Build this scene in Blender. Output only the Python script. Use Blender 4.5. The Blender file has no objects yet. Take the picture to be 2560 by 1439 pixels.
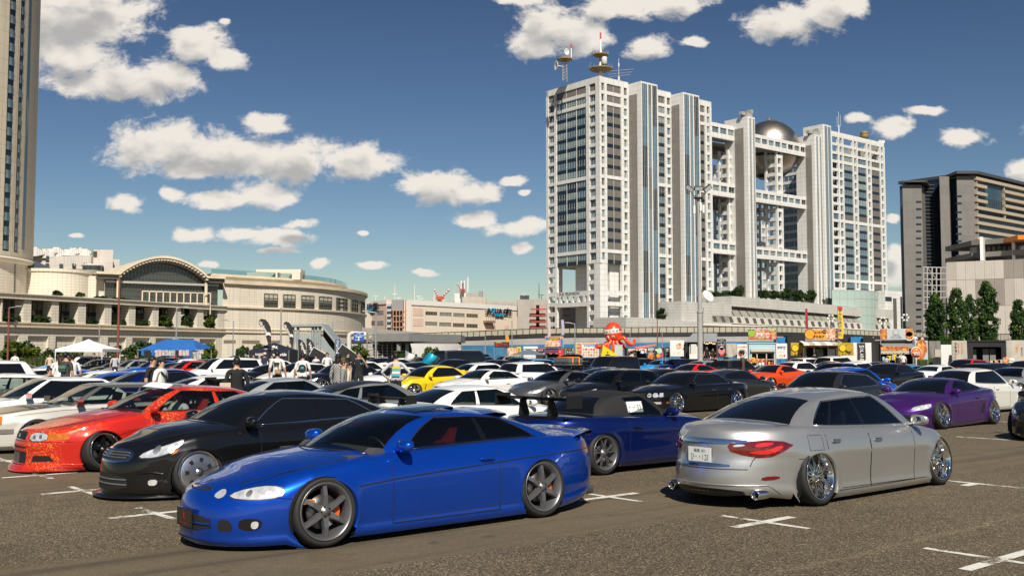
import bpy,math,random
import numpy as np
from mathutils import Vector,Matrix
LSP=np.linspace;MTR=Matrix.Translation;MRO=Matrix.Rotation
from mathutils.geometry import delaunay_2d_cdt
random.seed(11);RNG=np.random.default_rng(7)
R_=math.radians
scene=bpy.context.scene
COL=scene.collection
# camera
FPX,CX,CY,HORIZON,CAMZ=2560.,1280.,719.5,879.,1.8
PITCH=math.atan((HORIZON-CY)/FPX)
cam_d=bpy.data.cameras.new('camera');cam=bpy.data.objects.new('camera',cam_d);COL.objects.link(cam)
cam_d.sensor_width=36.;cam_d.lens=36.;cam_d.clip_end=6000;cam_d.clip_start=.1
cam.location=(0,0,CAMZ);cam.rotation_euler=(math.pi/2+PITCH,0,0)
scene.camera=cam
# light
SUN_EL,SUN_H=R_(46),(.16,-.987)
SUN_ROT=math.atan2(SUN_H[0],SUN_H[1])
sun_d=bpy.data.lights.new('sun','SUN');sun=bpy.data.objects.new('sun',sun_d);COL.objects.link(sun)
sun_d.energy=4.6;sun_d.angle=R_(.53);sun_d.color=(1.,.93,.81)
_d=Vector((-SUN_H[0]*math.cos(SUN_EL),-SUN_H[1]*math.cos(SUN_EL),-math.sin(SUN_EL)))
sun.rotation_euler=_d.to_track_quat('-Z','Y').to_euler()
vs=scene.view_settings
vs.view_transform='Standard';vs.look='None';vs.gamma=1.;vs.use_curve_mapping=False;vs.exposure=.36
scene.cycles.max_bounces=6;scene.cycles.diffuse_bounces=3;scene.cycles.glossy_bounces=3
scene.cycles.transparent_max_bounces=8;scene.cycles.transmission_bounces=3
scene.cycles.caustics_reflective=False;scene.cycles.caustics_refractive=False
scene.cycles.use_denoising=True
def ray(px,py):
 cx,cy=(px-CX)/FPX,(CY-py)/FPX
 return Vector((cx,math.cos(PITCH)-cy*math.sin(PITCH),math.sin(PITCH)+cy*math.cos(PITCH)))
def at(px,py,Y):
 r=ray(px,py);t=Y/r.y
 return Vector((r.x*t,Y,CAMZ+r.z*t))
def gnd(px,py,z=0.):
 r=ray(px,py);t=(z-CAMZ)/r.z
 return Vector((r.x*t,r.y*t,z))
def proj(p):
 x,y,z=p[0],p[1],p[2]-CAMZ
 f=y*math.cos(PITCH)+z*math.sin(PITCH);u=-y*math.sin(PITCH)+z*math.cos(PITCH)
 return(CX+FPX*x/f,CY-FPX*u/f)
TH=R_(40.5)
U=Vector((math.cos(TH),math.sin(TH),0));V=Vector((-math.sin(TH),math.cos(TH),0))
# node helpers
def mnew(name):
 m=bpy.data.materials.new(name);m.use_nodes=True
 nt=m.node_tree;b=nt.nodes.get('Principled BSDF')
 return m,nt,b
def nd(nt,t,**kw):
 n=nt.nodes.new(t)
 for k,v in kw.items():
  if k.startswith('i_'):
   n.inputs[k[2:].replace('_',' ')].default_value=v
  else:setattr(n,k,v)
 return n
def lk(nt,a,b):nt.links.new(a,b)
def iv(n,k,v):x=n.inputs[k];x.default_value=v
def c4(c):return(c[0],c[1],c[2],1.)
MATS={}
def pmat(name,col,rough=.6,metal=0.,spec=.5,coat=0.,var=0.,vscale=2.,bump=0.,bscale=40.,coatr=.03,vcol=None):
 """principled material with optional noise variation (dirt, grain) and fine bump"""
 if name in MATS:return MATS[name]
 m,nt,b=mnew(name)
 iv(b,'Base Color',c4(col));iv(b,'Roughness',rough)
 iv(b,'Metallic',metal);iv(b,'Specular IOR Level',spec)
 iv(b,'Coat Weight',coat);iv(b,'Coat Roughness',coatr)
 if var or bump:
  tc=nd(nt,'ShaderNodeTexCoord')
 if var:
  n=nd(nt,'ShaderNodeTexNoise');iv(n,'Scale',vscale);iv(n,'Detail',6);iv(n,'Roughness',.65)
  lk(nt,tc.outputs['Object'],n.inputs['Vector'])
  mx=nd(nt,'ShaderNodeMix',data_type='RGBA')
  c2=vcol or[c*(1-var)for c in col]
  mr=nd(nt,'ShaderNodeMapRange');iv(mr,'From Min',.35);iv(mr,'From Max',.7)
  lk(nt,n.outputs['Fac'],mr.inputs['Value']);lk(nt,mr.outputs['Result'],mx.inputs['Factor'])
  iv(mx,'A',c4(col));iv(mx,'B',c4(c2))
  lk(nt,mx.outputs['Result'],b.inputs['Base Color'])
 if bump:
  n2=nd(nt,'ShaderNodeTexNoise');iv(n2,'Scale',bscale);iv(n2,'Detail',4)
  lk(nt,tc.outputs['Object'],n2.inputs['Vector'])
  bp=nd(nt,'ShaderNodeBump');iv(bp,'Strength',bump);iv(bp,'Distance',.02)
  lk(nt,n2.outputs['Fac'],bp.inputs['Height']);lk(nt,bp.outputs['Normal'],b.inputs['Normal'])
 MATS[name]=m
 return m
def tmat(name,col,tw,th,joint=.02,jcol=None,var=.08,rough=.6,offset=0.,stain=.12,spec=.3):
 """wall of small tiles: brick texture in the object's XZ/YZ wall coordinates (uv)"""
 if name in MATS:return MATS[name]
 m,nt,b=mnew(name)
 uv=nd(nt,'ShaderNodeUVMap');uv.uv_map='UVMap'
 br=nd(nt,'ShaderNodeTexBrick');br.offset=offset;br.squash=1.
 iv(br,'Scale',1.);iv(br,'Brick Width',tw);iv(br,'Row Height',th)
 iv(br,'Mortar Size',joint);iv(br,'Mortar Smooth',.2)
 iv(br,'Color1',c4(col));iv(br,'Color2',c4([c*(1-var)for c in col]))
 iv(br,'Mortar',c4(jcol or[c*.6 for c in col]));iv(br,'Bias',-.3)
 lk(nt,uv.outputs['UV'],br.inputs['Vector'])
 n=nd(nt,'ShaderNodeTexNoise');iv(n,'Scale',.25);iv(n,'Detail',8);iv(n,'Roughness',.7)
 mp=nd(nt,'ShaderNodeMapping');iv(mp,'Scale',(1,.25,1))
 lk(nt,uv.outputs['UV'],mp.inputs['Vector']);lk(nt,mp.outputs['Vector'],n.inputs['Vector'])
 mr=nd(nt,'ShaderNodeMapRange');iv(mr,'From Min',.4);iv(mr,'From Max',.75)
 iv(mr,'To Min',1.);iv(mr,'To Max',1.-stain)
 lk(nt,n.outputs['Fac'],mr.inputs['Value'])
 mx=nd(nt,'ShaderNodeMix',data_type='RGBA',blend_type='MULTIPLY');iv(mx,'Factor',1.)
 lk(nt,br.outputs['Color'],mx.inputs['A']);lk(nt,mr.outputs['Result'],mx.inputs['B'])
 lk(nt,mx.outputs['Result'],b.inputs['Base Color']);iv(b,'Roughness',rough);iv(b,'Specular IOR Level',spec)
 bp=nd(nt,'ShaderNodeBump');iv(bp,'Strength',.35);iv(bp,'Distance',.03);bp.invert=True
 lk(nt,br.outputs['Fac'],bp.inputs['Height']);lk(nt,bp.outputs['Normal'],b.inputs['Normal'])
 MATS[name]=m
 return m
def gmat(name,tint=(.2,.23,.22),rough=.02,clear=.6,body=(.01,.012,.014)):
 """window glass: fresnel gloss over a mix of see-through tint and dark body"""
 if name in MATS:return MATS[name]
 m,nt,b=mnew(name);nt.nodes.remove(b)
 out=[n for n in nt.nodes if n.type=='OUTPUT_MATERIAL'][0]
 tr=nd(nt,'ShaderNodeBsdfTransparent');iv(tr,'Color',c4(tint))
 df=nd(nt,'ShaderNodeBsdfDiffuse');iv(df,'Color',c4(body))
 gl=nd(nt,'ShaderNodeBsdfGlossy');iv(gl,'Roughness',rough);iv(gl,'Color',(.95,.97,1,1))
 m1=nd(nt,'ShaderNodeMixShader');iv(m1,'Fac',clear)
 lk(nt,df.outputs[0],m1.inputs[1]);lk(nt,tr.outputs[0],m1.inputs[2])
 fr=nd(nt,'ShaderNodeFresnel');iv(fr,'IOR',1.62)
 m2=nd(nt,'ShaderNodeMixShader');lk(nt,fr.outputs[0],m2.inputs['Fac'])
 lk(nt,m1.outputs[0],m2.inputs[1]);lk(nt,gl.outputs[0],m2.inputs[2]);lk(nt,m2.outputs[0],out.inputs['Surface'])
 MATS[name]=m
 return m
 # mesh helpers
class MB:
 """collects faces of several materials into one mesh"""
 def __init__(s):s.v=[];s.f=[];s.m=[];s.M=None;s.sm=[]
 def add(s,vs,fs,m=0,smooth=False):
  o=len(s.v)
  if s.M is not None:vs=[tuple(s.M@Vector(p))for p in vs]
  s.v.extend([tuple(p)for p in vs]);s.f.extend([tuple(i+o for i in f)for f in fs])
  s.m.extend([m]*len(fs));s.sm.extend([smooth]*len(fs));return s
 def box(s,x0,x1,y0,y1,z0,z1,m=0):
  vs=[(x0,y0,z0),(x1,y0,z0),(x1,y1,z0),(x0,y1,z0),(x0,y0,z1),(x1,y0,z1),(x1,y1,z1),(x0,y1,z1)]
  return s.add(vs,[(0,3,2,1),(4,5,6,7),(0,1,5,4),(1,2,6,5),(2,3,7,6),(3,0,4,7)],m)
 def cbox(s,c,d,m=0):
  return s.box(c[0]-d[0]/2,c[0]+d[0]/2,c[1]-d[1]/2,c[1]+d[1]/2,c[2]-d[2]/2,c[2]+d[2]/2,m)
 def quad(s,a,b,c,d,m=0):return s.add([a,b,c,d],[(0,1,2,3)],m)
 def prism(s,poly,z0,z1,m=0,mt=None):
  n=len(poly)
  a=sum(poly[i][0]*poly[(i+1)%n][1]-poly[(i+1)%n][0]*poly[i][1]for i in range(n))
  if a<0:poly=poly[::-1]
  vs=[(p[0],p[1],z0)for p in poly]+[(p[0],p[1],z1)for p in poly]
  s.add(vs,[(i,(i+1)%n,n+(i+1)%n,n+i)for i in range(n)],m)
  s.add(vs,[tuple(range(n))[::-1],tuple(range(n,2*n))],m if mt is None else mt);return s
 def tube(s,pts,r,n=6,m=0,caps=True,smooth=True):
  pts=[Vector(p)for p in pts];rs=r if isinstance(r,(list,tuple))else[r]*len(pts)
  vs=[];fs=[];ref=None
  for i,p in enumerate(pts):
   t=(pts[min(i+1,len(pts)-1)]-pts[max(i-1,0)])
   if t.length<1e-9:t=Vector((0,0,1))
   t.normalize()
   if ref is None:
    ref=Vector((0,0,1))if abs(t.z)<.9 else Vector((1,0,0))
   a=t.cross(ref)
   if a.length<1e-6:a=t.cross(Vector((0,1,0)))
   a.normalize();b=t.cross(a);ref=-b if False else ref
   for k in range(n):
    q=2*math.pi*k/n;vs.append(p+(a*math.cos(q)+b*math.sin(q))*rs[i])
  for i in range(len(pts)-1):
   for k in range(n):
    fs.append((i*n+k,i*n+(k+1)%n,(i+1)*n+(k+1)%n,(i+1)*n+k))
  s.add(vs,fs,m,smooth)
  if caps:
   s.add(vs[:n],[tuple(range(n))[::-1]],m);s.add(vs[-n:],[tuple(range(n))],m)
  return s
 def lathe(s,prof,n=24,m=0,axis='z',c=(0,0,0),smooth=True,a0=0,a1=2*math.pi):
  full=abs(a1-a0-2*math.pi)<1e-6;k=n if full else n+1;vs=[];fs=[]
  for j in range(k):
   a=a0+(a1-a0)*j/n;ca,sa=math.cos(a),math.sin(a)
   for r,h in prof:
    p={'z':(r*ca,r*sa,h),'y':(r*ca,h,r*sa),'x':(h,r*ca,r*sa)}[axis]
    vs.append((p[0]+c[0],p[1]+c[1],p[2]+c[2]))
  q=len(prof)
  for j in range(n):
   j2=(j+1)%k
   for i in range(q-1):
    f=(j*q+i,j2*q+i,j2*q+i+1,j*q+i+1)
    fs.append(f if axis!='y' else f[::-1])
  return s.add(vs,fs,m,smooth)
 def ball(s,c,r,m=0,nu=10,nv=7):
  rx,ry,rz=r if isinstance(r,(tuple,list))else(r,r,r)
  vs=[(c[0],c[1],c[2]-rz)];fs=[]
  for j in range(1,nv):
   a=math.pi*j/nv
   for i in range(nu):
    b=2*math.pi*i/nu;vs.append((c[0]+rx*math.sin(a)*math.cos(b),c[1]+ry*math.sin(a)*math.sin(b),c[2]-rz*math.cos(a)))
  vs.append((c[0],c[1],c[2]+rz));top=len(vs)-1
  for i in range(nu):
   fs.append((0,1+(i+1)%nu,1+i));fs.append((top,1+(nv-2)*nu+i,1+(nv-2)*nu+(i+1)%nu))
   for j in range(nv-2):
    fs.append((1+j*nu+i,1+j*nu+(i+1)%nu,1+(j+1)*nu+(i+1)%nu,1+(j+1)*nu+i))
  return s.add(vs,fs,m,True)
 def mesh(s,name,mats,uv=False):
  me=bpy.data.meshes.new(name);me.from_pydata(s.v,[],s.f)
  for m in(mats if isinstance(mats,(list,tuple))else[mats]):me.materials.append(m)
  me.polygons.foreach_set('material_index',s.m);me.polygons.foreach_set('use_smooth',s.sm)
  if uv:wall_uv(me)
  me.update();return me
 def obj(s,name,mats,parent=None,uv=False,loc=None):
  o=bpy.data.objects.new(name,s.mesh(name,mats,uv));COL.objects.link(o)
  if parent is not None:o.parent=parent
  if loc is not None:o.location=loc
  return o
def qb(o,*a,u=0,f='box',**k):m=MB();getattr(m,f)(*a,**k);return m.obj(*o,uv=u)
def qt(o,*a,**k):return qb(o,*a,f='tube',**k)
def ql(o,*a,**k):return qb(o,*a,f='lathe',**k)
def qc(o,*a,**k):return qb(o,*a,f='cbox',**k)
def wall_uv(me):
 """uv in metres: along the wall / height for walls, x/y for flat faces"""
 uvl=me.uv_layers.new(name='UVMap');co=np.empty(len(me.vertices)*3);me.vertices.foreach_get('co',co);co=co.reshape(-1,3)
 out=np.empty((len(me.loops),2))
 for p in me.polygons:
  n=p.normal
  t=Vector((-n.y,n.x,0))
  idx=list(p.vertices)
  if t.length<.25:
   for l,i in zip(p.loop_indices,idx):out[l]=co[i][:2]
  else:
   t.normalize()
   for l,i in zip(p.loop_indices,idx):out[l]=(co[i][0]*t.x+co[i][1]*t.y,co[i][2])
 uvl.data.foreach_set('uv',out.ravel())
def thing(name,label,cat,loc=(0,0,0),rz=0.,group=None):
 o=bpy.data.objects.new(name,None);COL.objects.link(o);o.empty_display_size=.2
 o.location=loc;o.rotation_euler=(0,0,rz);o['label']=label;o['category']=cat
 if group:o['group']=group
 return o
def tag(o,label,cat,group=None):
 o['label']=label;o['category']=cat
 if group:o['group']=group
 return o
def struct(o):o['kind']='structure';return o
def stuff(o):o['kind']='stuff';return o
def inst(mesh,name,parent=None,loc=(0,0,0),rot=None,scale=None,mat=None):
 o=bpy.data.objects.new(name,mesh);COL.objects.link(o)
 if parent is not None:o.parent=parent
 o.location=loc
 if rot is not None:o.rotation_euler=rot
 if scale is not None:o.scale=scale
 if mat is not None and len(o.material_slots):
  o.material_slots[0].link='OBJECT';o.material_slots[0].material=mat
 return o
def tmsh(txt,size,mat,extrude=0.,align='CENTER',bold=0.,shear=0.,spacing=1.):
 c=bpy.data.curves.new('lettering','FONT');c.body=txt;c.size=size;c.extrude=extrude;c.align_x=align;c.align_y='CENTER'
 c.offset=bold;c.shear=shear;c.space_character=spacing;c.resolution_u=2
 o=bpy.data.objects.new('lettering',c);COL.objects.link(o)
 dg=bpy.context.evaluated_depsgraph_get();me=bpy.data.meshes.new_from_object(o.evaluated_get(dg))
 bpy.data.objects.remove(o);bpy.data.curves.remove(c)
 me.materials.clear();me.materials.append(mat)
 return me
def text(txt,size,mat,parent,M,name='lettering',fit=None,**kw):
 """flat lettering placed by matrix M (local x = writing direction, y = up)"""
 me=tmsh(txt,size,mat,**kw)
 if fit and len(me.vertices):
  xs=[v.co.x for v in me.vertices];ys=[v.co.y for v in me.vertices]
  w,h=max(xs)-min(xs),max(ys)-min(ys)
  sx,sy=fit[0]/max(w,1e-4),fit[1]/max(h,1e-4)
  mx,my=(max(xs)+min(xs))/2,(max(ys)+min(ys))/2
  for v in me.vertices:v.co.x=(v.co.x-mx)*sx;v.co.y=(v.co.y-my)*sy
 o=bpy.data.objects.new(name,me);COL.objects.link(o);o.parent=parent;o.matrix_local=M
 return o
def frame(o,x,y):
 """matrix with origin o, local x axis x, local y axis y"""
 x=Vector(x).normalized();y=Vector(y).normalized();z=x.cross(y)
 return Matrix(((x.x,y.x,z.x,o[0]),(x.y,y.y,z.y,o[1]),(x.z,y.z,z.z,o[2]),(0,0,0,1)))
def spl(pts):
 """smooth monotone interpolation through (x, y) points"""
 pts=sorted(pts);X=np.array([p[0]for p in pts],float);Y=np.array([p[1]for p in pts],float)
 if len(X)==1:return lambda x:np.zeros_like(np.asarray(x,float))+Y[0]
 h=np.diff(X);d=np.diff(Y)/h;m=np.zeros(len(X));m[0],m[-1]=d[0],d[-1]
 for i in range(1,len(X)-1):
  m[i]=0 if d[i-1]*d[i]<=0 else 3*(h[i-1]+h[i])/((2*h[i]+h[i-1])/d[i-1]+(h[i]+2*h[i-1])/d[i])
 def f(x):
  x=np.clip(np.asarray(x,float),X[0],X[-1]);i=np.clip(np.searchsorted(X,x)-1,0,len(h)-1)
  t=(x-X[i])/h[i];t2,t3=t*t,t*t*t
  return(2*t3-3*t2+1)*Y[i]+(t3-2*t2+t)*h[i]*m[i]+(-2*t3+3*t2)*Y[i+1]+(t3-t2)*h[i]*m[i+1]
 return f
 # SKY
CLOUDS=[(215,40,165,95),(190,150,120,60),(300,205,190,48),(430,190,75,42),(90,60,120,120),(500,110,95,52),(560,150,55,32),(670,308,60,30),(420,365,150,66),(560,385,190,55),(720,400,170,52),(890,405,110,52),(480,420,150,30),(430,490,34,20),(560,498,90,20),(660,488,72,34),(315,512,46,24),(480,582,54,22),(620,585,75,16),(690,592,90,24),(745,560,52,14),(1090,462,90,40),(1170,478,80,34),(1190,548,60,22),(1290,568,90,22),(1390,65,100,62),(1450,90,80,50),(1340,110,70,40),(1620,112,60,34),(1560,15,110,34),(1690,10,90,30),(1300,2,60,14),(1960,55,105,46),(2060,30,80,52),(2120,10,50,40),(2410,345,66,24),(2230,322,56,26),(2150,300,34,14),(2310,275,52,13),(2555,425,44,34),(2255,690,52,36),(2232,548,24,10),(2640,300,80,40),(800,661,27,13),(932,662,42,10),(1312,622,26,18),(515,658,28,9),(910,582,14,8),(1312,480,18,8),(1280,450,34,13),(1730,105,34,14),(560,52,14,8),(1060,678,40,10),(190,592,18,7),(690,627,44,7),(2300,470,16,8),(2235,640,26,30)]
SKYMUL=(3.2,3.95,4.1)
def make_world():
 w=bpy.data.worlds.new('World');scene.world=w;w.use_nodes=True;nt=w.node_tree;nt.nodes.clear()
 g=bpy.data.node_groups.new('cloud_field','ShaderNodeTree')
 g.interface.new_socket('uv',in_out='INPUT',socket_type='NodeSocketVector');g.interface.new_socket('e',in_out='OUTPUT',socket_type='NodeSocketFloat')
 gi,go=g.nodes.new('NodeGroupInput'),g.nodes.new('NodeGroupOutput');acc=None
 for px,py,rx,ry in CLOUDS:
  r=ray(px,py);r0=Vector((r.x/r.y,r.z/r.y,0))
  s=nd(g,'ShaderNodeVectorMath',operation='SUBTRACT');iv(s,1,r0);lk(g,gi.outputs[0],s.inputs[0])
  m=nd(g,'ShaderNodeVectorMath',operation='MULTIPLY');iv(m,1,(FPX/rx/1.3,FPX/ry/1.3,0));lk(g,s.outputs[0],m.inputs[0])
  l=nd(g,'ShaderNodeVectorMath',operation='LENGTH');lk(g,m.outputs[0],l.inputs[0])
  o=nd(g,'ShaderNodeMath',operation='SUBTRACT');iv(o,0,1.);lk(g,l.outputs['Value'],o.inputs[1])
  if acc is None:acc=o
  else:
   x=nd(g,'ShaderNodeMath',operation='SMOOTH_MAX');iv(x,2,.25);lk(g,acc.outputs[0],x.inputs[0]);lk(g,o.outputs[0],x.inputs[1]);acc=x
 lk(g,acc.outputs[0],go.inputs[0])
 out=nd(nt,'ShaderNodeOutputWorld');bg=nd(nt,'ShaderNodeBackground');iv(bg,'Strength',.065)
 sky=nd(nt,'ShaderNodeTexSky');sky.sky_type='NISHITA';sky.sun_disc=False;sky.sun_elevation=SUN_EL;sky.sun_rotation=SUN_ROT
 sky.air_density=1.;sky.dust_density=.25;sky.ozone_density=2.;sky.altitude=0
 tc=nd(nt,'ShaderNodeTexCoord');sx=nd(nt,'ShaderNodeSeparateXYZ');lk(nt,tc.outputs['Generated'],sx.inputs[0])
 ay=nd(nt,'ShaderNodeMath',operation='ABSOLUTE');lk(nt,sx.outputs['Y'],ay.inputs[0])
 ym=nd(nt,'ShaderNodeMath',operation='MAXIMUM');iv(ym,1,.02);lk(nt,ay.outputs[0],ym.inputs[0])
 u=nd(nt,'ShaderNodeMath',operation='DIVIDE');lk(nt,sx.outputs['X'],u.inputs[0]);lk(nt,ym.outputs[0],u.inputs[1])
 v=nd(nt,'ShaderNodeMath',operation='DIVIDE');lk(nt,sx.outputs['Z'],v.inputs[0]);lk(nt,ym.outputs[0],v.inputs[1])
 uv=nd(nt,'ShaderNodeCombineXYZ');lk(nt,u.outputs[0],uv.inputs[0]);lk(nt,v.outputs[0],uv.inputs[1])
 def noise(scale,det,off=(0,0,0),ys=1.5,rough=.6):
  mp=nd(nt,'ShaderNodeMapping');iv(mp,'Scale',(1,ys,1));iv(mp,'Location',off)
  lk(nt,uv.outputs[0],mp.inputs['Vector']);n=nd(nt,'ShaderNodeTexNoise');iv(n,'Scale',scale);iv(n,'Detail',det);iv(n,'Roughness',rough);iv(n,'Distortion',.25)
  lk(nt,mp.outputs[0],n.inputs['Vector']);return n
 def math_(op,a,b=None,clamp=False):
  n=nd(nt,'ShaderNodeMath',operation=op,use_clamp=clamp)
  for k,x in enumerate((a,b)):
   if x is None:continue
   if isinstance(x,(int,float)):iv(n,k,x)
   else:lk(nt,x,n.inputs[k])
  return n.outputs[0]
 n1=noise(30,14,rough=.66);n2=noise(30,6,(0,-.018,0),rough=.5)
 warp=nd(nt,'ShaderNodeVectorMath',operation='MULTIPLY_ADD');nw=noise(16,3,(3,1,0))
 lk(nt,nw.outputs['Color'],warp.inputs[0]);iv(warp,1,(.022,.016,0));lk(nt,uv.outputs[0],warp.inputs[2])
 wo=nd(nt,'ShaderNodeVectorMath',operation='SUBTRACT');iv(wo,1,(.011,.008,0));lk(nt,warp.outputs[0],wo.inputs[0])
 def dens(vec,n):
  gn=nd(nt,'ShaderNodeGroup');gn.node_tree=g;lk(nt,vec,gn.inputs[0])
  e=math_('MAXIMUM',gn.outputs[0],-.8)
  return math_('ADD',math_('MULTIPLY',e,1.4),math_('MULTIPLY',math_('SUBTRACT',n.outputs['Fac'],.55),2.6))
 d1=dens(wo.outputs[0],n1)
 sh=nd(nt,'ShaderNodeVectorMath',operation='ADD');iv(sh,1,(.004,.016,0));lk(nt,wo.outputs[0],sh.inputs[0])
 d2=dens(sh.outputs[0],n2)
 mask=nd(nt,'ShaderNodeMapRange',interpolation_type='SMOOTHSTEP');iv(mask,'From Min',-.04);iv(mask,'From Max',.62);lk(nt,d1,mask.inputs['Value'])
 shade=nd(nt,'ShaderNodeMapRange',interpolation_type='SMOOTHSTEP');iv(shade,'From Min',.15);iv(shade,'From Max',1.25);lk(nt,d2,shade.inputs['Value'])
 cc=nd(nt,'ShaderNodeMix',data_type='RGBA');iv(cc,'A',(10.6,9.9,9.,1));iv(cc,'B',(5.6,5.5,5.4,1));lk(nt,shade.outputs[0],cc.inputs['Factor'])
 n0=nd(nt,'ShaderNodeVectorMath',operation='MULTIPLY');iv(n0,1,(1/4.6,1/5.6,1/6.));lk(nt,sky.outputs[0],n0.inputs[0])
 gm=nd(nt,'ShaderNodeGamma');iv(gm,'Gamma',1.55);lk(nt,n0.outputs[0],gm.inputs['Color'])
 hs=nd(nt,'ShaderNodeVectorMath',operation='MULTIPLY');iv(hs,1,SKYMUL);lk(nt,gm.outputs[0],hs.inputs[0])
 mk=math_('MULTIPLY',mask.outputs[0],math_('MULTIPLY',math_('MULTIPLY',sx.outputs['Z'],12.,True),.97))
 mx=nd(nt,'ShaderNodeMix',data_type='RGBA');lk(nt,mk,mx.inputs['Factor']);lk(nt,hs.outputs[0],mx.inputs['A']);lk(nt,cc.outputs['Result'],mx.inputs['B'])
 lk(nt,mx.outputs['Result'],bg.inputs['Color']);lk(nt,bg.outputs[0],out.inputs['Surface'])
 w.cycles.sampling_method='MANUAL';w.cycles.sample_map_resolution=512
make_world()
# GROUND
def asphalt():
 m,nt,b=mnew('asphalt');tc=nd(nt,'ShaderNodeTexCoord')
 def noise(scale,det,rough=.6,vec=None):
  n=nd(nt,'ShaderNodeTexNoise');iv(n,'Scale',scale);iv(n,'Detail',det);iv(n,'Roughness',rough)
  lk(nt,vec or tc.outputs['Object'],n.inputs['Vector']);return n.outputs['Fac']
 def mr(x,a,b_,c,d,st='LINEAR'):
  n=nd(nt,'ShaderNodeMapRange',interpolation_type=st)
  for k,q in zip(('From Min','From Max','To Min','To Max'),(a,b_,c,d)):iv(n,k,q)
  lk(nt,x,n.inputs['Value']);return n.outputs['Result']
 def ma(op,a,b_):
  n=nd(nt,'ShaderNodeMath',operation=op)
  for k,x in enumerate((a,b_)):
   if isinstance(x,(int,float)):iv(n,k,x)
   else:lk(nt,x,n.inputs[k])
  return n.outputs[0]
 rot=nd(nt,'ShaderNodeMapping');rot.vector_type='TEXTURE';iv(rot,'Rotation',(0,0,TH));lk(nt,tc.outputs['Object'],rot.inputs['Vector'])
 sx=nd(nt,'ShaderNodeSeparateXYZ');lk(nt,rot.outputs[0],sx.inputs[0]);v=sx.outputs['Y'];u=sx.outputs['X']
 vw=ma('ADD',v,ma('MULTIPLY',ma('SUBTRACT',noise(1.6,4),.5),.35))
 band=ma('MULTIPLY',mr(vw,7.28,7.4,0,1),mr(vw,9.2,9.5,1,0))
 band2=ma('MULTIPLY',mr(vw,13.4,13.9,0,1),mr(vw,17.,17.8,1,0))
 smooth=ma('MULTIPLY',ma('MAXIMUM',band,ma('MULTIPLY',band2,.85)),.8)
 vo=nd(nt,'ShaderNodeTexVoronoi');iv(vo,'Scale',84);lk(nt,tc.outputs['Object'],vo.inputs['Vector'])
 sc=nd(nt,'ShaderNodeSeparateColor');lk(nt,vo.outputs['Color'],sc.inputs[0])
 stone=mr(sc.outputs[0],0.,1.,.024,.115);bright=ma('GREATER_THAN',sc.outputs[1],.93)
 stone=ma('ADD',stone,ma('MULTIPLY',bright,.14));gap=mr(vo.outputs['Distance'],.25,.75,1.,.45)
 coarse=ma('MULTIPLY',stone,gap)
 fine=ma('MULTIPLY',mr(noise(210,3,.8),.3,.7,.03,.096),mr(noise(12,5),.3,.7,.9,1.1))
 mixv=nd(nt,'ShaderNodeMix',data_type='FLOAT');lk(nt,smooth,mixv.inputs['Factor']);lk(nt,coarse,mixv.inputs['A']);lk(nt,fine,mixv.inputs['B'])
 patch=mr(noise(.22,5,.6),.3,.7,.78,1.18);stain=ma('MULTIPLY',mr(noise(.9,6,.7),.52,.75,1.,.7),mr(noise(3.1,3,.5),.66,.74,1.,.62))
 uu=nd(nt,'ShaderNodeMapping');iv(uu,'Scale',(.12,2.4,1));lk(nt,rot.outputs[0],uu.inputs['Vector'])
 tyre=ma('SUBTRACT',1.,ma('MULTIPLY',mr(noise(1.,4,.5,uu.outputs[0]),.52,.7,0,.5),ma('MAXIMUM',smooth,.22)))
 val=ma('MULTIPLY',ma('MULTIPLY',mixv.outputs['Result'],patch),ma('MULTIPLY',stain,tyre))
 jn=ma('ABSOLUTE',ma('SUBTRACT',vw,5.05),0);val=ma('ADD',val,ma('MULTIPLY',mr(jn,0.,.07,1,0),.02))
 co=nd(nt,'ShaderNodeCombineColor');lk(nt,ma('MULTIPLY',val,2.1),co.inputs[0]);lk(nt,ma('MULTIPLY',val,1.65),co.inputs[1]);lk(nt,ma('MULTIPLY',val,1.04),co.inputs[2])
 lk(nt,co.outputs[0],b.inputs['Base Color']);iv(b,'Roughness',.82);iv(b,'Specular IOR Level',.35)
 bp=nd(nt,'ShaderNodeBump');iv(bp,'Strength',.45);iv(bp,'Distance',.006)
 h=ma('ADD',ma('MULTIPLY',gap,1.),ma('MULTIPLY',noise(90,3),.6));lk(nt,h,bp.inputs['Height']);lk(nt,bp.outputs['Normal'],b.inputs['Normal'])
 return m
mb=MB();N_=24
xs=[-2600,-900,-300,-80,-20,0,20,80,300,900,2600];ys=[-400,-60,-10,10,40,90,200,500,1100,2200,3600]
for x in xs:
 for y in ys:mb.v.append((x,y,0))
for i in range(len(xs)-1):
 for j in range(len(ys)-1):
  mb.f.append((i*len(ys)+j,(i+1)*len(ys)+j,(i+1)*len(ys)+j+1,i*len(ys)+j+1));mb.m.append(0);mb.sm.append(False)
struct(mb.obj('ground',asphalt()))
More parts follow.
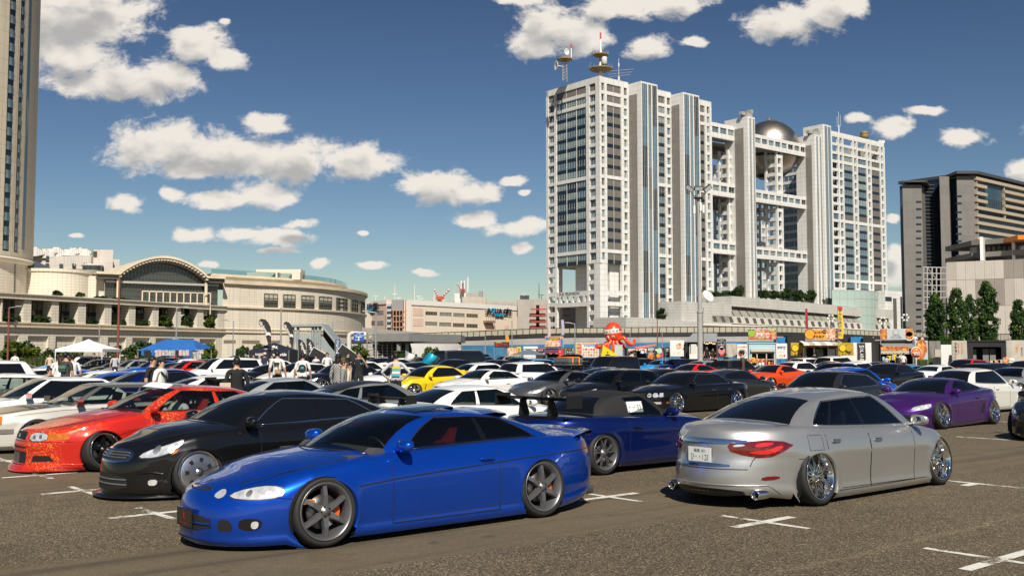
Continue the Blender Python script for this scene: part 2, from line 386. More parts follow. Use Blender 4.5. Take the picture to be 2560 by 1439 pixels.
def worn_paint():
 m,nt,b=mnew('worn_road_paint');tc=nd(nt,'ShaderNodeTexCoord');out=[n for n in nt.nodes if n.type=='OUTPUT_MATERIAL'][0]
 n=nd(nt,'ShaderNodeTexNoise');iv(n,'Scale',26);iv(n,'Detail',8);iv(n,'Roughness',.75);lk(nt,tc.outputs['Object'],n.inputs['Vector'])
 n2=nd(nt,'ShaderNodeTexNoise');iv(n2,'Scale',3);iv(n2,'Detail',4);lk(nt,tc.outputs['Object'],n2.inputs['Vector'])
 a=nd(nt,'ShaderNodeMath',operation='ADD');lk(nt,n.outputs['Fac'],a.inputs[0]);lk(nt,n2.outputs['Fac'],a.inputs[1])
 mr=nd(nt,'ShaderNodeMapRange');iv(mr,'From Min',.86);iv(mr,'From Max',1.);lk(nt,a.outputs[0],mr.inputs['Value'])
 iv(b,'Base Color',(.66,.64,.58,1));iv(b,'Roughness',.7)
 tr=nd(nt,'ShaderNodeBsdfTransparent');ms=nd(nt,'ShaderNodeMixShader');lk(nt,mr.outputs[0],ms.inputs['Fac']);lk(nt,tr.outputs[0],ms.inputs[1]);lk(nt,b.outputs[0],ms.inputs[2]);lk(nt,ms.outputs[0],out.inputs['Surface'])
 return m
WORN=worn_paint()
def marking(px,py,kind='x',s=1.):
 """white corner mark of a bay: two crossing strokes along the bay grid"""
 c=gnd(px,py);mb=MB()
 def stroke(d,e,a,b,w,z):
  n=6;pts=[]
  for k in range(n+1):
   t=a+(b-a)*k/n;pts.append((c+d*t-e*w/2,c+d*t+e*w/2))
  for k in range(n):mb.add([tuple(pts[k][0])[:2]+(z,),tuple(pts[k+1][0])[:2]+(z,),tuple(pts[k+1][1])[:2]+(z,),tuple(pts[k][1])[:2]+(z,)],[(0,1,2,3)],0)
 if kind=='x':stroke(U,V,-.52*s,.52*s,.115,.004);stroke(V,U,-.55*s,-.06,.085,.0041);stroke(V,U,.06,.55*s,.085,.0041)
 elif kind=='t':stroke(V,U,-.7*s,.7*s,.1,.004);stroke(U,V,-.35*s,-.05,.13,.0041)
 else:stroke(V,U,-.55*s,.55*s,.1,.004)
 o=mb.obj('road_marking',WORN);return struct(o)
for a in((1910,1304,'x'),(2500,1398,'x',1.25),(1520,1241,'x'),(390,1283,'x'),(208,1226,'x'),(100,1187,'x'),(15,1151,'x'),(2440,1208,'t'),(2455,1095,'l'),(2480,1052,'t')):marking(*a)
# CARS
def paint(name,col,metal=.35,rough=.32,flake=0.,coat=1.):
 k='paint_'+name
 if k in MATS:return MATS[k]
 m,nt,b=mnew(k)
 iv(b,'Base Color',c4(col));iv(b,'Metallic',metal);iv(b,'Roughness',rough)
 iv(b,'Coat Weight',coat);iv(b,'Coat Roughness',.015);iv(b,'Coat IOR',1.5);iv(b,'Specular IOR Level',.12)
 tc=nd(nt,'ShaderNodeTexCoord')
 n=nd(nt,'ShaderNodeTexNoise');iv(n,'Scale',3.);iv(n,'Detail',5)
 lk(nt,tc.outputs['Object'],n.inputs['Vector'])
 mr=nd(nt,'ShaderNodeMapRange');iv(mr,'To Min',rough*.85);iv(mr,'To Max',rough*1.2)
 lk(nt,n.outputs['Fac'],mr.inputs['Value']);lk(nt,mr.outputs['Result'],b.inputs['Roughness'])
 if flake:
  vo=nd(nt,'ShaderNodeTexVoronoi');iv(vo,'Scale',95)
  lk(nt,tc.outputs['Object'],vo.inputs['Vector'])
  cr=nd(nt,'ShaderNodeValToRGB');e=cr.color_ramp.elements
  sp=nd(nt,'ShaderNodeSeparateColor');lk(nt,vo.outputs['Color'],sp.inputs[0])
  e[0].position=0;e[0].color=c4(col);e[1].position=.55;e[1].color=c4(col)
  for p,c in((.68,(.85,.05,.03)),(.8,(.9,.22,.02)),(.9,(.95,.5,.05)),(.97,(.75,.06,.35))):
   x=e.new(p);x.color=c4(c)
  cr.color_ramp.interpolation='CONSTANT'
  lk(nt,sp.outputs[0],cr.inputs[0])
  mx=nd(nt,'ShaderNodeMix',data_type='RGBA');iv(mx,'A',c4(col))
  n2=nd(nt,'ShaderNodeTexNoise');iv(n2,'Scale',1.6);iv(n2,'Detail',3)
  lk(nt,tc.outputs['Object'],n2.inputs['Vector'])
  m2=nd(nt,'ShaderNodeMapRange');iv(m2,'From Min',.42);iv(m2,'From Max',.62)
  lk(nt,n2.outputs['Fac'],m2.inputs['Value']);lk(nt,m2.outputs['Result'],mx.inputs['Factor'])
  lk(nt,cr.outputs[0],mx.inputs['B']);lk(nt,mx.outputs['Result'],b.inputs['Base Color'])
  bp=nd(nt,'ShaderNodeBump');iv(bp,'Strength',.25);iv(bp,'Distance',.004)
  lk(nt,sp.outputs[1],bp.inputs['Height']);lk(nt,bp.outputs['Normal'],b.inputs['Normal'])
 MATS[k]=m
 return m
CM={'glass':gmat('car_glass_dark',(.1,.12,.12),.015,.25,(.006,.007,.008)),'glassd':gmat('car_glass_black',(.1,.12,.12),.015,0.,(.006,.007,.009)),'clear':gmat('car_glass_clear',(.58,.66,.62),.012,.92,(.02,.03,.03)),'tint':gmat('car_glass_tint',(.33,.36,.36),.012,.85,(.01,.012,.012)),'black':pmat('black_plastic',(.012,.012,.013),.45),'gloss':pmat('gloss_black',(.006,.006,.007),.06,coat=.5),'void':pmat('dark_hollow',(.006,.006,.006),.9),'tyre':pmat('tyre_rubber',(.018,.017,.016),.72,bump=.1,bscale=60),'chrome':pmat('chrome',(.78,.78,.78),.06,1.),'polish':pmat('polished_alloy',(.8,.79,.77),.14,1.),'gun':pmat('gunmetal_alloy',(.22,.22,.225),.36,.75),'silverw':pmat('silver_alloy',(.55,.55,.56),.28,.9),'darkw':pmat('dark_alloy',(.03,.03,.032),.3,.8),'bronze':pmat('bronze_alloy',(.22,.12,.05),.3,.9),'orange':pmat('orange_caliper',(.75,.11,.01),.35),'disc':pmat('brake_disc',(.22,.2,.19),.35,.9),'lamp':pmat('lamp_reflector',(.8,.81,.82),.12,.35,coat=1,var=.45,vscale=14,vcol=(.4,.41,.43)),'lampc':pmat('lamp_lens',(.85,.86,.88),.05,.6,coat=1),'lampd':pmat('lamp_smoke',(.08,.09,.09),.08,.5,coat=1,var=.6,vscale=18),'amber':pmat('amber_lens',(.75,.2,.01),.12,.1,coat=1,var=.55,vscale=14),'tail':pmat('tail_lens_red',(.22,.006,.008),.1,.1,coat=1,var=.7,vscale=12),'taild':pmat('tail_lens_dark',(.06,.003,.005),.08,.1,coat=1),'tailb':pmat('tail_lens_bright',(.65,.02,.015),.15,.1,coat=1),'seat':pmat('seat_black',(.06,.06,.062),.8),'seatr':pmat('seat_red',(.55,.03,.02),.7),'tan':pmat('trim_tan',(.3,.19,.11),.7),'dash':pmat('dashboard',(.06,.06,.06),.7),'plate':pmat('plate_white',(.75,.76,.74),.4),'ink':pmat('plate_green_ink',(.01,.06,.03),.5),'inkb':pmat('ink_black',(.01,.01,.01),.5),'white':pmat('white_plain',(.8,.8,.8),.5),'redp':pmat('red_print',(.55,.02,.02),.5),}
CBASE=dict(wb=2.7,fo=.9,ro=1.05,W=.885,n=(5.,6.),m=(2.3,2.4),R=.315,rim=.235,tw=.22,zc=None,ar=.345,flare=.012,track=None,fp=[(.1,-.1),(.25,-.01),(.42,0),(.58,-.05),(.7,-.18)],rp=[(.12,-.12),(.3,-.01),(.5,0),(.75,-.05),(.98,-.12)],zb=[(-2.4,.17),(-1.9,.15),(0,.13),(1.9,.13),(2.3,.13)],zs=[(-2.4,.96),(-1.6,.98),(-.5,.92),(.8,.88),(1.6,.78),(2.25,.66)],crown=[(-2.4,.02),(-1.8,.05),(0,.06),(.9,.08),(1.7,.06),(2.3,.02)],rr=.05,ins=[(0,.06),(.08,.02),(.2,.012),(.5,0.),(.66,-.004),(.72,-.01),(.78,0.),(.92,.022),(1,.03)],xA=.82,xcw=1.1,xh=.25,xhs=.12,xrs=-.85,xrc=-1.,xC=-1.45,xbk=-1.75,yB=.8,yBC=.76,yR=.58,yRC=.56,rz=[(-1.1,1.3),(-.5,1.345),(.3,1.3)],rc=.05,kf=.5,kr=.5,bs=.018,v0=.05,v1=.87,win=[(.07,.5),(.54,.86)],blackp=True,qf=.92,qr=.9,glass='glassd',gside=None,grear=None,doors=[(.55,-.42),(-.43,-1.05)],wheel='five',wmat='silverw',lip='polish',camber=3,steer=0,extras=[],lines=[],trim='black',hi=True,itr=False,lamps=None,tails=None,handle='paint',mirror='paint',cut=0,lrnd=1,mbox=0,dz=.05,dr=.03)
class CarShape:
 def __init__(s,**kw):
  d=dict(CBASE);d.update(kw);s.d=d;d['rz']=[(a,b-d['dr'])for a,b in d['rz']]
  for k,v in d.items():setattr(s,k,v)
  s.xF=s.wb/2+s.fo;s.xR=s.wb/2+s.ro
  if s.zc is None:s.zc=s.R-.004
  if s.track is None:s.track=s.W-.02
  s.f={k:spl(d[k])for k in('fp','rp','zb','zs','crown','ins','rz')}
  s.xa=(s.wb/2,-s.wb/2)
  q=np.concatenate([LSP(0,.95,40),LSP(.955,1,12)])
  s.tab={}
  for e,a,n,m in(('f',s.xF,s.n[0],s.m[0]),('r',s.xR,s.n[1],s.m[1])):
   x=a*np.maximum(0,1-q**m)**(1/n);x[-1]=0;y=s.W*q
   xx=np.concatenate([x[:-1],LSP(x[-2],0,10)[1:]]);yy=s.W*np.maximum(0,1-(xx/a)**n)**(1/m)
   L=np.concatenate([[0],np.cumsum(np.hypot(np.diff(xx),np.diff(yy)))]);s.tab[e]=(L,xx)
 def plan(s,x0):
  a=np.where(x0>=0,s.xF,s.xR);n=np.where(x0>=0,s.n[0],s.n[1]);m=np.where(x0>=0,s.m[0],s.m[1])
  return np.maximum(0,1-np.clip(np.abs(x0)/a,0,1)**n)**(1/m)
 def surf(s,x0,z):
  x0=np.asarray(x0,float);z=np.asarray(z,float);x0,z=np.broadcast_arrays(x0,z)
  zb,zt=s.f['zb'](x0),s.f['zs'](x0);sp=np.maximum(zt-zb,.05);v=np.clip((z-zb)/sp,-.1,1)
  inset=s.f['ins'](v);t=np.clip((v-(1-s.rr/sp))/(s.rr/sp),0,1);inset=inset+s.rr*(1-np.sqrt(np.maximum(0,1-t*t)))
  xs=s.wb/2+.12
  g=np.where(x0>=0,np.clip((x0-xs)/(s.xF-xs),0,1),np.clip((-x0-xs)/(s.xR-xs),0,1));g=g*g*(3-2*g)
  dx=np.where(x0>=0,s.f['fp'](z),-s.f['rp'](z));x=x0+g*dx
  pl=s.plan(x0);y=s.W*pl-inset*np.minimum(1,pl*1.2)
  for xa in s.xa:
   r=np.hypot(x-xa,z-s.zc);y=y+s.flare*np.exp(-np.maximum(0,r-s.ar)/.05)*np.clip((1-v)*4,0,1)*np.clip(pl*2-.6,0,1)
  return np.stack([x,y,z],-1)
 def capz(s,x,y):
  x=np.asarray(x,float);ys=np.maximum(s.surf(x,s.f['zs'](x))[...,1],.02)
  return s.f['zs'](x)+s.f['crown'](x)*(1-np.clip(np.abs(y)/ys,0,1)**2.4)*np.clip(ys/(.3*s.W),0,1)
 def end_pt(s,e,S,z,off=0.):
  """point on the front ('f') / rear ('r') skin at signed arc length S from the middle; 's': S is x on the left flank"""
  S=np.asarray(S,float);z=np.asarray(z,float)
  if e in 'fr':
   L,xx=s.tab[e];a=np.interp(np.abs(S),L,xx);sg=np.where(S>=0,1.,-1.)
   if e=='r':a=-a
  else:a=S;sg=np.ones_like(S)if e=='s' else-np.ones_like(S)
  P=s.surf(a,z);d=.004
  if off:
   Pz=s.surf(a,z+d)
   if e in 'fr':
    a2=np.interp(np.abs(S)+d,L,xx)*(1 if e=='f' else-1);a3=np.interp(np.maximum(np.abs(S)-d,0),L,xx)*(1 if e=='f' else-1)
    T=s.surf(a2,z)-s.surf(a3,z);T=T if e=='f' else-T
   else:T=s.surf(a-d,z)-s.surf(a+d,z)
   N=np.cross(T,Pz-P);N/=np.maximum(np.linalg.norm(N,axis=-1,keepdims=True),1e-9)
   N=np.where((N[...,1:2]<0)&(np.abs(N[...,1:2])>.3),-N,N)
   P=P+N*off
  P=P.copy();P[...,1]*=sg
  return P
def gnrm(G):
 a=np.gradient(G,axis=0);b=np.gradient(G,axis=1);n=np.cross(a,b)
 L=np.linalg.norm(n,axis=-1,keepdims=True)
 for i in range(G.shape[0]):
  bad=L[i,:,0]<1e-10
  if bad.any():n[i][bad]=n[max(i-1,0)if i>G.shape[0]//2 else min(i+1,G.shape[0]-1)][bad]
 return n/np.maximum(np.linalg.norm(n,axis=-1,keepdims=True),1e-12)
class Skin:
 """quads of several named regions over shared points and shared smooth normals"""
 def __init__(s):s.key={};s.P=[];s.N=[];s.reg={}
 def pt(s,p,n):
  k=(round(p[0]*5000),round(p[1]*5000),round(p[2]*5000))
  i=s.key.get(k)
  if i is None:i=s.key[k]=len(s.P);s.P.append(p);s.N.append(np.array(n))
  else:s.N[i]=s.N[i]+n
  return i
 def grid(s,G,N,cat,flip=False):
  """cat(i, j) -> region name or None"""
  n0,n1=G.shape[:2];ids=[[s.pt(G[i,j],N[i,j])for j in range(n1)]for i in range(n0)]
  for i in range(n0-1):
   for j in range(n1-1):
    c=cat(i,j)
    if not c:continue
    f=[ids[i][j],ids[i+1][j],ids[i+1][j+1],ids[i][j+1]];u=[]
    for a in f:
     if a not in u:u.append(a)
    if len(u)<3:continue
    s.reg.setdefault(c,[]).append(u[::-1]if flip else u)
 def mesh(s,name,regs,mat,mirror='both'):
  P=np.array(s.P);N=np.array(s.N);N/=np.maximum(np.linalg.norm(N,axis=1,keepdims=True),1e-12)
  fs=[f for r in regs for f in s.reg.get(r,[])]
  if not fs:return None
  used=sorted({i for f in fs for i in f});mp={i:k for k,i in enumerate(used)}
  p=P[used];n=N[used].copy();n[np.abs(p[:,1])<1e-4,1]=0;f=[[mp[i]for i in q]for q in fs]
  vs,ns,ff=[],[],[]
  if mirror in('both','left'):vs.append(p);ns.append(n);ff+=f
  if mirror in('both','right'):
   o=sum(len(a)for a in vs);vs.append(p*[1,-1,1]);ns.append(n*[1,-1,1]);ff+=[[i+o for i in q[::-1]]for q in f]
  me=bpy.data.meshes.new(name);me.from_pydata(np.concatenate(vs).tolist(),[],ff);me.materials.append(mat)
  me.polygons.foreach_set('use_smooth',[True]*len(me.polygons))
  me.normals_split_custom_set_from_vertices(np.concatenate(ns).tolist())
  return me
def patch(cs,name,end,poly,mat,off=.004,step=.04,depth=.012,sides=(1,),rnd=0):
 """a lens, grille or badge lying on the car's skin: polygon in (arc length or x, height)"""
 mb=MB()
 if rnd:
  for _ in range(rnd):
   q=[]
   for i in range(len(poly)):
    a,b=poly[i],poly[(i+1)%len(poly)]
    q+=[(a[0]*.75+b[0]*.25,a[1]*.75+b[1]*.25),(a[0]*.25+b[0]*.75,a[1]*.25+b[1]*.75)]
   poly=q
 pts=[]
 for i in range(len(poly)):
  a,b=Vector(poly[i]),Vector(poly[(i+1)%len(poly)]);n=max(1,int((b-a).length/step))
  pts+=[a.lerp(b,k/n)for k in range(n)]
 nb=len(pts);x0,x1=min(p.x for p in pts),max(p.x for p in pts);z0,z1=min(p.y for p in pts),max(p.y for p in pts)
 for x in np.arange(x0+step/2,x1,step):
  for z in np.arange(z0+step/2,z1,step):pts.append(Vector((x,z)))
 r=delaunay_2d_cdt(pts,[(i,(i+1)%nb)for i in range(nb)],[],1,1e-5)
 c2=[(v.x,v.y)for v in r[0]];tri=[tuple(f)for f in r[2]]
 edges={}
 for f in tri:
  for i in range(len(f)):
   e=(f[i],f[(i+1)%len(f)]);edges[e]=1
 bnd=[e for e in edges if(e[1],e[0])not in edges]
 S=np.array([c[0]for c in c2]);Z=np.array([c[1]for c in c2])
 for sg in sides:
  if end in 'fr':P=cs.end_pt(end,S*sg,Z,off);Q=cs.end_pt(end,S*sg,Z,off-depth)
  else:P=cs.end_pt('s' if sg>0 else 't',S,Z,off);Q=cs.end_pt('s' if sg>0 else 't',S,Z,off-depth)
  t=tri[0];n=np.cross(P[t[1]]-P[t[0]],P[t[2]]-P[t[0]]);out={'f':(1,0,0),'r':(-1,0,0)}.get(end,(0,sg,0))
  if end in 'fr' and abs(n[0])<abs(n[1]):out=(0,sg,0)
  fl=np.dot(n,out)<0
  m=len(P);o=P.tolist()+Q.tolist()
  mb.add(o,[f[::-1]if fl else f for f in tri],0,True)
  mb.add(o,[((a,b,b+m,a+m)if fl else(b,a,a+m,b+m))for a,b in bnd],0)
 return mb.mesh(name,mat)
def lmesh(cs,name,end,pts,mat,r=.004,sides=(1,),off=0.):
 mb=MB();d=[]
 for a,b in zip(pts[:-1],pts[1:]):
  n=max(1,int(math.hypot(b[0]-a[0],b[1]-a[1])/.05));d+=[(a[0]+(b[0]-a[0])*k/n,a[1]+(b[1]-a[1])*k/n)for k in range(n)]
 d.append(pts[-1]);S=np.array([p[0]for p in d]);Z=np.array([p[1]for p in d])
 for sg in sides:
  if end=='c':
   P=np.stack([S,Z*sg,cs.capz(S,Z)+off],-1)
  else:P=cs.end_pt(end,S*sg,Z,off)if end in 'fr' else cs.end_pt('s' if sg>0 else 't',S,Z,off)
  mb.tube([tuple(p)for p in P],r,5,0)
 return mb.mesh(name,mat)
WHEELS={}
def whl(style,R,rim,w,spoke='silverw',lip='polish',hi=True):
 """(rim, tyre, disc, caliper) meshes, axis y, outer face towards +y"""
 key=(style,R,rim,w,spoke,lip,hi)
 if key in WHEELS:return WHEELS[key]
 n=40 if hi else 18;h=w/2
 t=MB();sd=(R-rim)
 t.lathe([(rim-.004,-h+.01),(rim+.3*sd,-h-.006),(rim+.75*sd,-h+.004),(R-.006,-h+.03),(R,-h+.055),(R,h-.055),(R-.006,h-.03),(rim+.75*sd,h-.004),(rim+.3*sd,h+.006),(rim-.004,h-.01)],n,0,'y')
 if hi:
  for k in(-.03,0.,.03):t.lathe([(R+.0004,k-.004),(R-.004,k),(R+.0004,k+.004)],n,0,'y')
 tyre=t.mesh('tyre',CM['tyre'])
 dish={'mesh':.055,'five':.03,'six':.012,'ten':.02,'disc':.02,'split':.05,'plain':.03}[style]
 b=MB();face=h-dish
 b.lathe([(rim-.002,h-.004),(rim+.006,h+.004),(rim-.006,h+.006),(rim-.016,h-.006),(rim-.022,face-.002),(rim-.05,face-.05),(rim-.06,-h)],n,1,'y')
 b.lathe([(0.,-h+.03),(rim-.05,-h+.03)],n,2,'y')
 def spk(a,r0,r1,w0,w1,y0,y1,th,m=0,tw=0.,curve=0.):
  ca,sa=math.cos(a),math.sin(a);ca1,sa1=math.cos(a+tw),math.sin(a+tw);rm=(r0+r1)/2;wm=(w0+w1)/2*(1-.12)
  pts=[];segs=[(r0,w0,y0,ca,sa),(rm,wm,(y0+y1)/2+curve,math.cos(a+tw/2),math.sin(a+tw/2)),(r1,w1,y1,ca1,sa1)]
  for r,ww,y,c,s_ in segs:
   for dx,dy in((-ww/2,-th),(ww/2,-th),(ww/2*.72,0),(-ww/2*.72,0)):
    pts.append((r*c-dx*s_,y+dy,r*s_+dx*c))
  fs=[]
  for q in range(2):
   for k in range(4):fs.append((q*4+k,(q+1)*4+k,(q+1)*4+(k+1)%4,q*4+(k+1)%4))
  b.add(pts,fs,m)
 rs=rim-.018
 if style=='six':
  for k in range(6):spk(R_(60*k+30),.05,rs,.075,.052,face+0.,face-.006,.04,0,0,.012)
 elif style=='five':
  for k in range(5):spk(R_(72*k+18),.04,rs,.085,.07,face-.012,face-.02,.04,0,0,.01)
 elif style=='split':
  for k in range(5):
   for e in(-.13,.13):spk(R_(72*k+18)+e*.6,.045,rs,.035,.03,face-.01,face-.004,.04,0,e,.01)
 elif style=='ten':
  for k in range(5):
   for e in(-.2,.2):spk(R_(72*k+18)+e*.4,.04,rs,.028,.02,face-.008,face-.004,.03,0,e,.008)
 elif style=='mesh':
  N=10 if hi else 7
  for k in range(N):
   for e in(-.34,.34):spk(2*math.pi*k/N,.045,rs-.02,.017,.013,face-0.,face-.022,.022,0,e,.006)
   for e in(-.12,.12):spk(2*math.pi*(k+.5)/N,.12,rs-.02,.01,.01,face-.012,face-.022,.018,0,e*.7,0.)
 elif style=='disc':
  b.lathe([(.05,face+.012),(.12,face+.008),(rs-.03,face-.004),(rs-.005,face-.016),(rs,face-.03)],n,0,'y')
  for k in range(7):
   a=2*math.pi*k/7;c_,s_=math.cos(a),math.sin(a)
   for r0,r1,ww in((.105,.175,.042),):
    q=[(r0,-ww*.42),(r1,-ww*.62),(r1,ww*.62),(r0,ww*.42)]
    b.add([(r*c_-o*s_,face+.012-(r-.05)*.06,r*s_+o*c_)for r,o in q],[(3,2,1,0)],2)
 else:
  for k in range(6):spk(R_(60*k),.04,rs,.07,.05,face-.01,face-.015,.035,0,0,.008)
 b.lathe([(0.,face+.014),(.028,face+.013),(.034,face+.004),(.062,face-.002),(.07,face-.03)],16 if hi else 8,0,'y')
 if hi:
  for k in range(5):
   a=R_(72*k);b.lathe([(0.,.016),(.008,.014),(.01,0)],6,2,'y',(.046*math.cos(a),face-.004,.046*math.sin(a)))
  if style in('mesh','disc','split'):
   for k in range(30):
    a=2*math.pi*k/30;b.ball(((rim-.032)*math.cos(a),face-.002,(rim-.032)*math.sin(a)),.0045,1,5,3)
 rimm=b.mesh('wheel',[CM[spoke],CM[lip],CM['void']])
 d=MB();d.lathe([(.05,0.),(.16,0.),(.16,-.02),(.05,-.02)],n,0,'y',(0,face-.075,0));disc=d.mesh('brake_disc',CM['disc'])
 c=MB()
 for a0 in(R_(150),):
  c.lathe([(.1,.028),(.168,.028),(.168,-.04),(.1,-.04)],6,0,'y',(0,face-.075,0),False,a0,a0+R_(70))
 cal=c.mesh('brake_caliper',CM['orange'])
 WHEELS[key]=(rimm,tyre,disc,cal)
 return WHEELS[key]
def mkcar(**kw):
 """-> list of parts (name, mesh, paintable, children, loc, rot)"""
 cs=CarShape(**kw);hi=cs.hi;out=[]
 dx=.045 if hi else.1
 # lower body
 qe=LSP(.93,0,15 if hi else 8)
 def endx(a,n,m):return a*np.maximum(0,1-qe**m)**(1/n)
 xf=endx(cs.xF,cs.n[0],cs.m[0]);xr=endx(cs.xR,cs.n[1],cs.m[1])
 mid=list(LSP(-xr[0],xf[0],int((xf[0]+xr[0])/dx)+1))
 seams=[x for d in cs.doors for x in d]
 for sx in seams:
  i=int(np.argmin([abs(m-sx)for m in mid]));mid[i]=sx
 X0=np.array(list(-xr[:0:-1])+sorted(mid)+list(xf[1:]))
 nv=20 if hi else 9;rho=cs.rr/.72
 vz=np.concatenate([LSP(0,1-rho,nv),1-rho*(1-np.sin(LSP(0,math.pi/2,5 if hi else 3)))[1:]])
 zb,zs=cs.f['zb'](X0),cs.f['zs'](X0)
 Z=zb[:,None]+(zs-zb)[:,None]*vz[None]
 X=np.repeat(X0[:,None],len(vz),1);G=cs.surf(X,Z)
 q=np.array([1,.96,.9,.82,.7,.55,.37,.18,0])if hi else np.array([1,.92,.75,.4,0])
 top=G[:,-1];yc=top[:,1:2]*q[None,1:];xc=np.repeat(top[:,0:1],len(q)-1,1)
 zc_=zs[:,None]+cs.f['crown'](xc)*(1-q[None,1:]**2.4)*np.clip(top[:,1:2]/(.3*cs.W),0,1)
 H=np.concatenate([G,np.stack([xc,yc,zc_],-1)],1);NB=len(vz)
 N=-gnrm(H)
 if N[len(X0)//2,NB//2,1]<0:N=-N
 inside=np.zeros(H.shape[:2],bool)
 for xa in cs.xa:
  r=np.hypot(H[:,:NB,0]-xa,H[:,:NB,2]-cs.zc);ins=r<cs.ar;ins&=H[:,:NB,1]>.4
  inside[:,:NB]|=ins
  for i,j in zip(*np.nonzero(ins)):
   dxx,dz=H[i,j,0]-xa,H[i,j,2]-cs.zc;L=max(math.hypot(dxx,dz),1e-6);px,pz=xa+dxx/L*cs.ar,cs.zc+dz/L*cs.ar
   near=False
   for a,b in((1,0),(-1,0),(0,1),(0,-1),(1,1),(-1,1),(1,-1),(-1,-1)):
    ii,jj=i+a,j+b
    if 0<=ii<H.shape[0]and 0<=jj<NB and not(math.hypot(H[ii,jj,0]-xa,H[ii,jj,2]-cs.zc)<cs.ar-1e-4):near=True
   if near:inside_pt=cs.surf(px,max(pz,.02));H[i,j]=(px,inside_pt[1],pz)
 xw0,xw1=cs.xbk,cs.xcw
 def cat(i,j):
  if j<NB-1 and inside[i,j]and inside[i+1,j]and inside[i,j+1]and inside[i+1,j+1]:return None
  xm=(X0[i]+X0[i+1])/2
  if j>=NB-1:
   qm=(q[j-NB+1]+q[j-NB+2])/2
   if xm>cs.xcw-.04 and qm<.93:return 'hood'
   if xm<cs.xbk+.06 and qm<.93 and cs.ro>.75:return 'trunk'
   if cs.itr and cs.xbk+.15<xm<cs.xcw-.22 and qm<.8:return None
   return 'body'
  vm=(vz[j]+vz[j+1])/2
  if hi and vm>.12:
   for k,(a,b)in enumerate(cs.doors):
    if b<xm<a:return 'door%d'%k
  return 'body'
 sk=Skin();sk.grid(H,N,cat,flip=True)
 # greenhouse
 qg=np.array([0,.25,.5,.7,.84,cs.qf,1.])if hi else np.array([0,.5,cs.qf,1.])
 qr_=qg.copy();qr_[-2]=cs.qr if cs.qr>qg[-3]else qg[-2]
 tau={0.,1.}
 for a,b in cs.win:tau|={a,b}
 for t in LSP(0,1,17 if hi else 7):
  if min(abs(t-x)for x in tau)>.02:tau.add(float(t))
 tau=np.array(sorted(tau));vv=np.array(sorted({0.,cs.v0,.2,.4,.6,.75,cs.v1,.94,1.}))if hi else np.array([0,cs.v0,.45,cs.v1,1.])
 rzf=cs.f['rz']
 yBf=lambda t:cs.yB+(cs.yBC-cs.yB)*t**1.5
 yRf=lambda t:cs.yR+(cs.yRC-cs.yR)*t**1.5
 def top_side(t):x=cs.xhs+(cs.xrs-cs.xhs)*t;return np.stack([x,yRf(t),rzf(x)],-1)
 def front_top(qq):x=cs.xhs+(cs.xh-cs.xhs)*(1-qq*qq);return np.stack([x,cs.yR*qq,rzf(x)+cs.rc*(1-qq**2.5)],-1)
 def rear_top(qq):x=cs.xrs+(cs.xrc-cs.xrs)*(1-qq*qq);return np.stack([x,cs.yRC*qq,rzf(x)+cs.rc*(1-qq**2.5)],-1)
 def base(x,y):return np.stack([x,y,cs.capz(x,y)-.012],-1)
 slF=(rzf(cs.xhs)-rzf(cs.xhs-.25))/.25;slR=(rzf(cs.xrs+.25)-rzf(cs.xrs))/.25
 def bez(B,T,k,sl,sgn):
  """bend the ruled line B->T so that it leaves T along the roof"""
  v=vv[None,:,None];D=T-B;L=np.linalg.norm(D,axis=-1,keepdims=True)
  C=T.copy();C[...,0]=T[...,0]+sgn*k*L[...,0]*.55;C[...,2]=T[...,2]+sgn*sl*k*L[...,0]*.55
  C=C*.8+(B+.55*D)*.2
  return(1-v)**2*B[:,None]+2*v*(1-v)*C[:,None]+v*v*T[:,None]
 Bf=base(cs.xcw-(cs.xcw-cs.xA)*qg**2,cs.yB*qg);Tf=front_top(qg);GF=bez(Bf,Tf,cs.kf,slF,1)
 Br=base(cs.xbk-(cs.xbk-cs.xC)*qr_**2,cs.yBC*qr_);Tr=rear_top(qr_);GR=bez(Br,Tr,cs.kr,slR,-1)
 Bs=base(cs.xA+(cs.xC-cs.xA)*tau,yBf(tau));Ts=top_side(tau)
 GS=Bs[:,None]+(Ts-Bs)[:,None]*vv[None,:,None]
 dF=GF[-1]-GS[0];dR=GR[-1]-GS[-1]
 wF=np.clip(1-tau/.45,0,1)**2;wR=np.clip(1-(1-tau)/.45,0,1)**2
 GS=GS+wF[:,None,None]*dF[None]+wR[:,None,None]*dR[None]
 GS[...,1]+=cs.bs*(4*vv*(1-vv))[None]*(1-(2*tau-1)**6)[:,None]
 qc=qg[::-1]
 t_=tau[:,None];xs_=cs.xhs+(cs.xrs-cs.xhs)*t_
 xcap=xs_+(1-qc[None]**2)*((cs.xh-cs.xhs)*(1-t_)+(cs.xrc-cs.xrs)*t_)
 ycap=yRf(t_)*qc[None];zcap=rzf(xcap)+cs.rc*(1-qc[None]**2.5)
 GC=np.stack([xcap,ycap,zcap],-1)
 def orient(G,up):
  n=gnrm(G);c=n[G.shape[0]//2,G.shape[1]//2]
  return-n if np.dot(c,up)<0 else n
 nF,nR,nS,nC=orient(GF,(1,0,.6)),orient(GR,(-1,0,.6)),orient(GS,(0,1,0)),orient(GC,(0,0,1))
 def catF(i,j):
  v=(vv[j]+vv[j+1])/2;qq=(qg[i]+qg[i+1])/2
  return 'windscreen' if cs.v0*.3<v<.95 and qq<cs.qf else 'roof'
 def catR(i,j):
  v=(vv[j]+vv[j+1])/2;qq=(qr_[i]+qr_[i+1])/2
  return 'rearglass' if cs.v0<v<.93 and qq<cs.qr+.001 and not cs.cut else 'roof'
